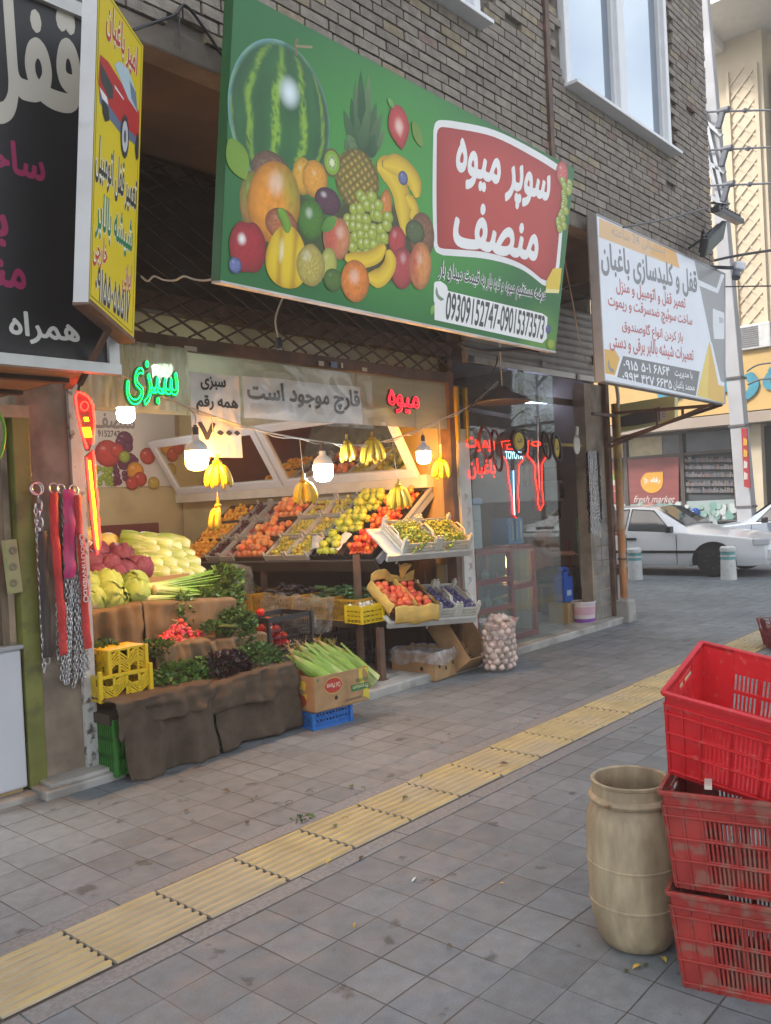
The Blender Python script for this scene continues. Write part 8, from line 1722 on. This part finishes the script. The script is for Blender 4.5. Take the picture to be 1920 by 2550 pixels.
for i in range(4):
    rm = cb2.matrix_basis.copy() if False else Matrix.Translation(cb2.location) @ mt
    g = MB(); g.ball((0, 0, 0), (.03, .03, .045), 10, 7); g.tube([(0, 0, .04), (.02, 0, .08), (.05, .02, .1)], .004, 5); o = g.build('beetroot', mat('dark_root', (.07, .04, .03), .8, var=.3), None, smooth=70); o.location = rm @ V((.05+.05*(i % 2), .08+.07*i, .05)); o.rotation_euler = (U(-1, 1), U(-1, 1), U(0, 6)); tag(o, 'dark wilted root lying in the tipped banana carton', 'root', 'wilted roots in the tipped carton')
sb = P(1240, 1668, Z=0); sx, sy = 6.42, 4.36
t = thing('onion_sack', 'see-through mesh sack of onions with a red seam, standing by the shop window', 'sack', (sx, sy, 0))
net = clear_mat('net_sack', (1, .98, .96), .7, .3, .06, (.7, .62, .58), streak=((22, 22, 60), .45, .9))
def sk(u, v):
    a = u*6.283; r = .155*(1+.06*math.sin(a*3+v*4)+.05*noise.noise(V((math.cos(a)*2, math.sin(a)*2, v*4)))); r *= (.82+.18*math.sin(min(1, v*1.6)*1.57)) if v < .62 else 1-.05*(v-.62)
    k = 1 if v < .85 else 1+.25*(v-.85)/.15; return V((r*1.15*k*math.cos(a), r*.85*k*math.sin(a), .01+.45*v+.015*math.sin(a*4)*max(0, v-.8)*4))
g = MB(); g.grid(sk, 48, 26); g.build('net', net, t, smooth=80)
g = MB(); g.tube([sk(.97, v/14)+V((.012+.008*math.sin(v*2.2), -.006, 0)) for v in range(15)], [.008+.003*(k % 2) for k in range(15)], 7); g.tube([sk(.97, 0)+V((.01, 0, .01)), sk(.97, 0)+V((.05, -.02, -.005)), sk(.97, 0)+V((.09, -.01, -.005))], [.01, .005, .002], 6); g.build('red_seam', mat('red_seam', (.55, .04, .08), .5), t, smooth=60)
on = mat('onion_skin', (.56, .43, .36), .4, var=.2, vs=12, rnd=.2, stretch=(1, 1, .3))
g = MB(); g.ball((0, 0, 0), (.034, .034, .031), 12, 8, fn=lambda d: 1+.3*max(0, d.z)**8); g.tube([(0, 0, .035), (.002, 0, .05)], [.006, .002], 5); oo_ = g.build('onion', on, None, smooth=80); tag(oo_, 'pale onion in the mesh sack by the shop window', 'onion', 'onions in the mesh sack')
rr_ = random.Random(2)
for l in range(8):
    for k in range(11):
        a = 6.283*k/11+l*.29; p = V((sx+.135*1.1*math.cos(a), sy+.11*math.sin(a), .045+.052*l)); put(oo_, p+V((U(-.008, .008), U(-.008, .008), U(-.005, .005))), U(.75, 1.15))
for k in range(8): a = 6.283*k/8; put(oo_, V((sx+.07*math.cos(a)*(1 if k % 2 else .4), sy+.06*math.sin(a), .455+U(0, .03))))
# ------------------------------------------------------------------ shelf under the stand: yellow crates of vegetables
yc2 = mat('old_yellow_crate', (.4, .22, .015), .5, var=.15, dirt=((.12, .07, .02), 5, .55, .6))
veg = [('cucumber', .016, .13, (.025, .075, .015), 'dark green cucumber'), ('aubergine', .022, .12, (.012, .008, .014), 'black aubergine')]
for i, (y0, y1, lab, kind) in enumerate(((6.35, 7.15, 'long yellow crate with the bag of beans on the lower shelf', 2), (5.78, 6.33, 'yellow crate of aubergines on the lower shelf', 1), (5.35, 5.76, 'yellow crate of cucumbers wrapped in plastic on the lower shelf', 0), (4.96, 5.33, 'yellow crate of small cucumbers at the near end of the lower shelf', 0))):
    crate(lab, (5.22, y0, .56), 0, .5, y1-y0, .19, yc2, bars=14, group='yellow crates on the lower shelf')
    if kind < 2:
        nm, r, L, c, vl = veg[kind]; m = mat(nm+'_skin', c, .35, var=.2, vs=20, rnd=.3); g = MB(); g.tube([(-L/2, 0, 0), (-L*.4, 0, .002), (0, 0, .006), (L*.4, 0, .002), (L/2, 0, 0)], [r*.4, r*.9, r, r*.95, r*.4], 9); pr2 = g.build(nm, m, None, smooth=70); tag(pr2, vl+' in the yellow crates on the lower shelf', nm, nm+'s on the lower shelf')
        for k in range(46):
            o = pr2 if k == 0 else pr2.copy()
            if k: COL.objects.link(o)
            o.location = (5.3+U(0, .36), U(y0+.06, y1-.06), .66+.1*random.random()+.05*(k > 20)); o.rotation_euler = (U(-.3, .3), U(-.3, .3), U(0, 6.28))
t = thing('yellow_crate_end', 'bright yellow crate end with garlic at the near end of the lower shelf', 'crate', (5.2, 4.9, .57))
pq = P(897, 1502, Y=4.86), P(952, 1502, Y=4.86)
crate('small bright yellow crate of garlic at the near end of the lower shelf', V((pq[0].x, 4.85, .555)), R(-6), .24, .2, .15, mat('yellow_crate_plastic', (.68, .47, .005)), bars=5, rails=(0, .3, .55, .8, 1))
bpy.data.objects.remove(t)
gal = mat('garlic_skin', (.55, .5, .4), .5, var=.15, rnd=.1)
g = MB(); g.ball((0, 0, 0), (.022, .022, .02), 10, 7, fn=lambda d: 1+.06*math.sin(math.atan2(d.y, d.x)*6)+.3*max(0, d.z)**6); ga = g.build('garlic', gal, None, smooth=80); tag(ga, 'white garlic bulb in the small yellow crate', 'garlic', 'garlic bulbs')
for k in range(16): put(ga, V((pq[0].x+.04+.05*(k % 4), 4.9+.04*(k//4), .68+U(0, .03))))
c = P(640, 1460, Y=6.9); c = V((5.4, 6.8, .74)); herb('heap of green beans inside the clear bag', c, .16, .2, .17, 10, .02, dg, 31, 'beans')
bpy.data.objects.remove(bpy.data.objects['leaves.%03d' % 0]) if False else None
t = thing('bean_bag', 'clear plastic bag of green beans standing on the lower shelf', 'bag', tuple(c)); g = MB(vc=True)
for k in range(150):
    p = V((U(-.16, .16), U(-.19, .19), U(-.1, .16))); d = V((U(-1, 1), U(-1, 1), U(-.4, .4))).normalized()*.055; kk = U(.6, 1.4); g.tube([p-d, p+V((0, 0, .008)), p+d], [.002, .004, .002], 5, col=(.1*kk, .17*kk, .04*kk))
g.build('beans', LG, t, smooth=60)
g = MB(); g.grid(lambda u, v: V(((.2-.05*v+.02*math.sin(u*19+v*4))*math.cos(u*6.283), (.24-.06*v+.02*math.sin(u*23))*math.sin(u*6.283), -.14+.4*v+.02*math.sin(u*12)*v)), 50, 14); g.build('bag_film', clear_mat('poly_clear', (1, 1, 1), .8, .1, .1, (.7, .72, .7), streak=((10, 10, 10), .55, .92)), t, smooth=80)
g = MB(); g.grid(lambda u, v: V((5.2-.05*v-.03*noise.noise(V((u*7, v*5, 1))), 5.2+.95*u, .77-.05*math.sin(u*6)*v-.28*v+.03*noise.noise(V((u*9, v*4, 6))))), 44, 12); tag(g.build('plastic_sheet', MATS['poly_clear'], None, smooth=80), 'loose clear plastic hanging over the yellow crates on the lower shelf', 'plastic sheet')
# dark crates of apples below
ya_ = fruit_proto('yellow_apple', .034, mat('yellow_apple_skin', (.45, .42, .03), .35, var=.1, rnd=.15, vc=True), 'yellow apple showing in the dark crates under the lower shelf', 'apple', 'yellow apples under the shelf', 'apple')
for i, (x, y, n, lab) in enumerate(((5.3, 6.0, 6, 'black crate of yellow apples under the lower shelf, left'), (5.3, 5.35, 4, 'black crate of yellow apples under the lower shelf, right'))):
    crate(lab, (x, y, .075), 0, .5, .45, .36, blkc, bars=8, rails=(0, .33, .66, 1), group='black crates under the shelf')
    for l in range(3):
        for k in range(5): put(ya_, V((x+.05, y+.05+.08*k, .13+.11*l)))
# ------------------------------------------------------------------ foreground: drum and red crates
dm = mat('dirty_drum_plastic', (.36, .295, .19), .55, var=.22, vs=26, bump=.2, bs=14, dirt=((.17, .125, .075), 7, .46, .55), stretch=(1, 1, .3))
dr = thing('plastic_drum', 'dirty cream open-topped plastic drum on the pavement beside the red crates', 'drum', (2.74, 1.345, 0))
g = MB(); g.lathe([(0, 0), (.105, .0), (.125, .01), (.142, .04), (.158, .1), (.165, .16), (.168, .162), (.168, .168), (.165, .17), (.167, .3), (.1695, .302), (.1695, .308), (.167, .31), (.166, .42), (.16, .47), (.145, .505), (.142, .515), (.152, .52), (.155, .53), (.15, .54), (.141, .545), (.139, .562), (.1385, .58), (.142, .583), (.143, .592), (.138, .596), (.128, .592), (.126, .56), (.127, .53), (.15, .47), (.156, .4), (.156, .1), (.12, .03), (0, .025)], 64, rfn=lambda a, z, i: 1+.006*math.sin(a*2+1)+.004*math.sin(a*5+z*9))
g.build('drum_body', dm, dr, smooth=35); dr.scale = (.94, .94, .95)
g = MB(); g.ball((.118, -.1, .43), (.035, .035, .045), 14, 10); g.build('handle_recess', mat('drum_recess', (.2, .13, .08), .6, var=.2), dr, smooth=60)
g = MB(); g.tube([(-.15, .02, .525), (-.165, .018, .53), (-.17, .0, .535)], .006, 6); g.build('clip', mat('rusty_wire', (.2, .1, .05), .7), dr)
def red_crate(label, M_, m, group, L=.6, W_c=.4, H_=.31):
    """ribbed crate with rows of slots; local x along the long side, y into the crate, z up"""
    t = thing('red_crate', label, 'crate', (0, 0, 0), group=group); t.matrix_world = M_; th = .006; tp = .03
    def wall(mb, org, ux, n_, ln):
        """wall from org along ux, outward normal n_, leaning out by the taper"""
        ux = V(ux); n_ = V(n_)
        def w(u, z, o): k = z/H_; e = tp*(1-k); uu = e+(ln-2*e)*(u/ln); return V(org)+ux*uu-n_*(e)+V((0, 0, z))+n_*o
        def slab(u0, u1, z0, z1, o0=0, o1=th): mb.hexa([w(u0, z0, -o1), w(u1, z0, -o1), w(u1, z0, -o0), w(u0, z0, -o0), w(u0, z1, -o1), w(u1, z1, -o1), w(u1, z1, -o0), w(u0, z1, -o0)])
        nb = max(2, round((ln-.22)/.1)); bl = (ln-.22)/nb
        rows = ((.03, .085), (.1, .155), (.17, .225))
        slab(0, .11, 0, H_); slab(ln-.11, ln, 0, H_)
        zz_ = [0]+[x for r in rows for x in r]+[H_]
        short = ln < .5
        for a, b in zip(zz_[0::2], zz_[1::2]):
            if short and b == H_:
                slab(.11, ln-.11, a, .25); slab(.11, ln-.11, .285, b); slab(.11, ln*.33, .25, .285); slab(ln*.67, ln-.11, .25, .285)
            else: slab(.11, ln-.11, a, b)
        for r in rows:
            for k in range(nb):
                u = .11+k*bl; n = 6; s = (bl-.012)/n
                slab(u, u+.006, *r); slab(u+bl-.006, u+bl, *r)
                for i in range(n): slab(u+.006+i*s, u+.006+i*s+s*.55, *r)
        for z in (.018, .0925, .1625, .2325, .262): slab(0, ln, z-.0035, z+.0035, -.007, 0)
        for u in [.004, .055, .11]+[.11+bl*k for k in range(1, nb)]+[ln-.11, ln-.055, ln-.004]: slab(u-.003, u+.003, .0, .262, -.006, 0)
        slab(-.004, ln+.004, H_-.014, H_, -.011, th)
    for nm_, a in (('long_wall', ((0, 0, 0), (1, 0, 0), (0, -1, 0), L)), ('long_wall', ((L, W_c, 0), (-1, 0, 0), (0, 1, 0), L)), ('end_wall', ((0, W_c, 0), (0, -1, 0), (-1, 0, 0), W_c)), ('end_wall', ((L, 0, 0), (0, 1, 0), (1, 0, 0), W_c))):
        g = MB(); wall(g, *a); g.build(nm_, m, t, fix=True, bevel=.0018)
    g = MB(); g.box((L/2, W_c/2, .004), (L-2*tp, W_c-2*tp, .008)); g.build('base', m, t); return t
r1 = mat('scarlet_crate', (.6, .022, .028), .38, var=.1, vs=5, coat=.05, dirt=((.62, .2, .17), 34, .6, .45)); r2 = mat('dull_red_crate', (.33, .035, .028), .5, var=.22, vs=6, dirt=((.24, .11, .08), 19, .5, .8), bump=.1)
rg_ = 'red crates stacked at the right edge'
c0 = P(1705, 2458, Z=0); yw = math.atan2(-.24, .056)
def CM(o, yaw, tx=0, ty=0): return Matrix.Translation(o) @ Matrix.Rotation(yaw, 4, 'Z') @ Matrix.Rotation(tx, 4, 'Y') @ Matrix.Rotation(ty, 4, 'X')
b0 = V((c0.x, c0.y, 0))-Matrix.Rotation(yw, 3, 'Z') @ V((.03, .03, 0))
red_crate('dull red crate at the bottom of the foreground stack', CM(b0, yw), r2, rg_); red_crate('dull red crate in the middle of the foreground stack', CM(b0+V((-.005, .008, .312)), yw+R(.7)), r2, rg_)
Mt = Matrix.Translation((2.5666, 1.1311, .9203)) @ Matrix.Rotation(-1.46282, 4, 'Z') @ Matrix.Rotation(.19435, 4, 'Y') @ Matrix.Rotation(.24066, 4, 'X') @ Matrix.Translation((0, 0, -.31))
red_crate('bright scarlet empty crate tilted on top of the foreground stack', Mt, r1, rg_)
g = MB(); g.box((2.63, 1.03, .628), (.07, .022, .012), Matrix.Rotation(R(20), 3, 'Z')); tag(g.build('wood_chip', mat('pale_chip', (.6, .55, .48), .6), None, (2.63, 1.03, .62)), 'pale splinter wedged between the scarlet crate and the one below', 'wood chip')
p = P(1922, 1624, Z=0); red_crate('dark crimson crate just entering the frame at the right, far along the guide path', CM(V((p.x, p.y, 0)), yw+R(20)), mat('crimson_crate', (.16, .012, .02), .5, var=.15), None, .5, .36, .16)
# litter on the paving
lit = random.Random(14); LM = [mat('fallen_green', (.07, .11, .03), .7, rnd=.3), mat('fallen_yellow', (.5, .36, .06), .7, rnd=.2), mat('fallen_brown', (.09, .06, .035), .8, rnd=.3)]
prs = []
for k, (nm, lab) in enumerate((('green_leaf', 'limp green leaf scrap on the paving'), ('yellow_leaf', 'small fallen yellow leaf on the paving'), ('brown_leaf', 'dry brown leaf scrap on the paving'))):
    g = MB(); g.grid(lambda u, v: V((.045*(u-.5), .022*(v-.5)*math.sin(math.pi*min(.97, u+.03)), .004+.008*math.sin(u*3)+.004*abs(v-.5))), 6, 4); o = g.build(nm, LM[k], None, smooth=80); tag(o, lab, 'leaf', ('green leaf scraps', 'yellow fallen leaves', 'brown leaf scraps')[k]); prs.append(o)
pos = {0: [(750, 2035), (760, 2045), (770, 1975), (640, 1985), (875, 1960), (905, 1965), (1050, 1935), (1560, 2420), (835, 2060), (655, 2030), (860, 2040), (1010, 1990), (1320, 1965), (1610, 2405)], 1: [(822, 2148), (1250, 2202), (884, 2308), (1652, 2395), (1588, 2412), (1160, 1895), (1290, 1800)], 2: [(248, 2002), (563, 1972), (465, 2022), (480, 2046), (615, 2050), (625, 1995), (1170, 1985), (1330, 1985), (1118, 1830), (1255, 1905), (1100, 1850), (900, 2140), (1440, 1660), (720, 2000), (700, 1930), (980, 1780), (1075, 2195), (1120, 2360)]}
for k in pos:
    for i, (x, y) in enumerate(pos[k]):
        o = prs[k] if i == 0 else prs[k].copy()
        if i: COL.objects.link(o)
        o.location = P(x, y, Z=.014 if 2.65 < P(x, y, Z=0).y < 3.1 else .003); o.rotation_euler = (U(-.2, .2), U(-.2, .2), U(0, 6.28)); s = U(.45, 1.1); o.scale = (s, s*U(.6, 1.3), s)
g = MB(); g.tube([(-.016, 0, .005), (.012, 0, .005)], .0042, 8); g.tube([(.012, 0, .005), (.022, 0, .005)], .0042, 8, m=1); o = g.build('cigarette_end', [mat('cig_white', (.7, .7, .68), .7), mat('cig_tan', (.5, .3, .12), .7)], None); o.location = P(1030, 2193, Z=.001); o.rotation_euler = (0, 0, .3); tag(o, 'white cigarette end lying on the grey paving', 'cigarette end')
herb('small tuft of dropped herbs at the edge of the yellow guide path', P(755, 2040, Z=.004), .06, .05, .015, 26, .022, dg, 41, 'herb scraps')
# ------------------------------------------------------------------ added haze volume, put in for the pale veil of glare
g = MB(); g.box((4, 8, 8.5), (50, 56, 19.2)); hz = g.build('haze', mat('empty', (1, 1, 1))); hz.data.materials.clear()
M = bpy.data.materials.new('haze_veil'); M.use_nodes = True; n = M.node_tree.nodes; n.remove(n['Principled BSDF'])
pv = n.new('ShaderNodeVolumePrincipled'); pv.inputs['Color'].default_value = (1, .98, .95, 1); pv.inputs['Density'].default_value = .0055; pv.inputs['Anisotropy'].default_value = .3
M.node_tree.links.new(pv.outputs[0], n['Material Output'].inputs['Volume']); hz.data.materials.append(M); hz['kind'] = 'stuff'; hz['label'] = 'thin pale haze volume added as a veil of glare'
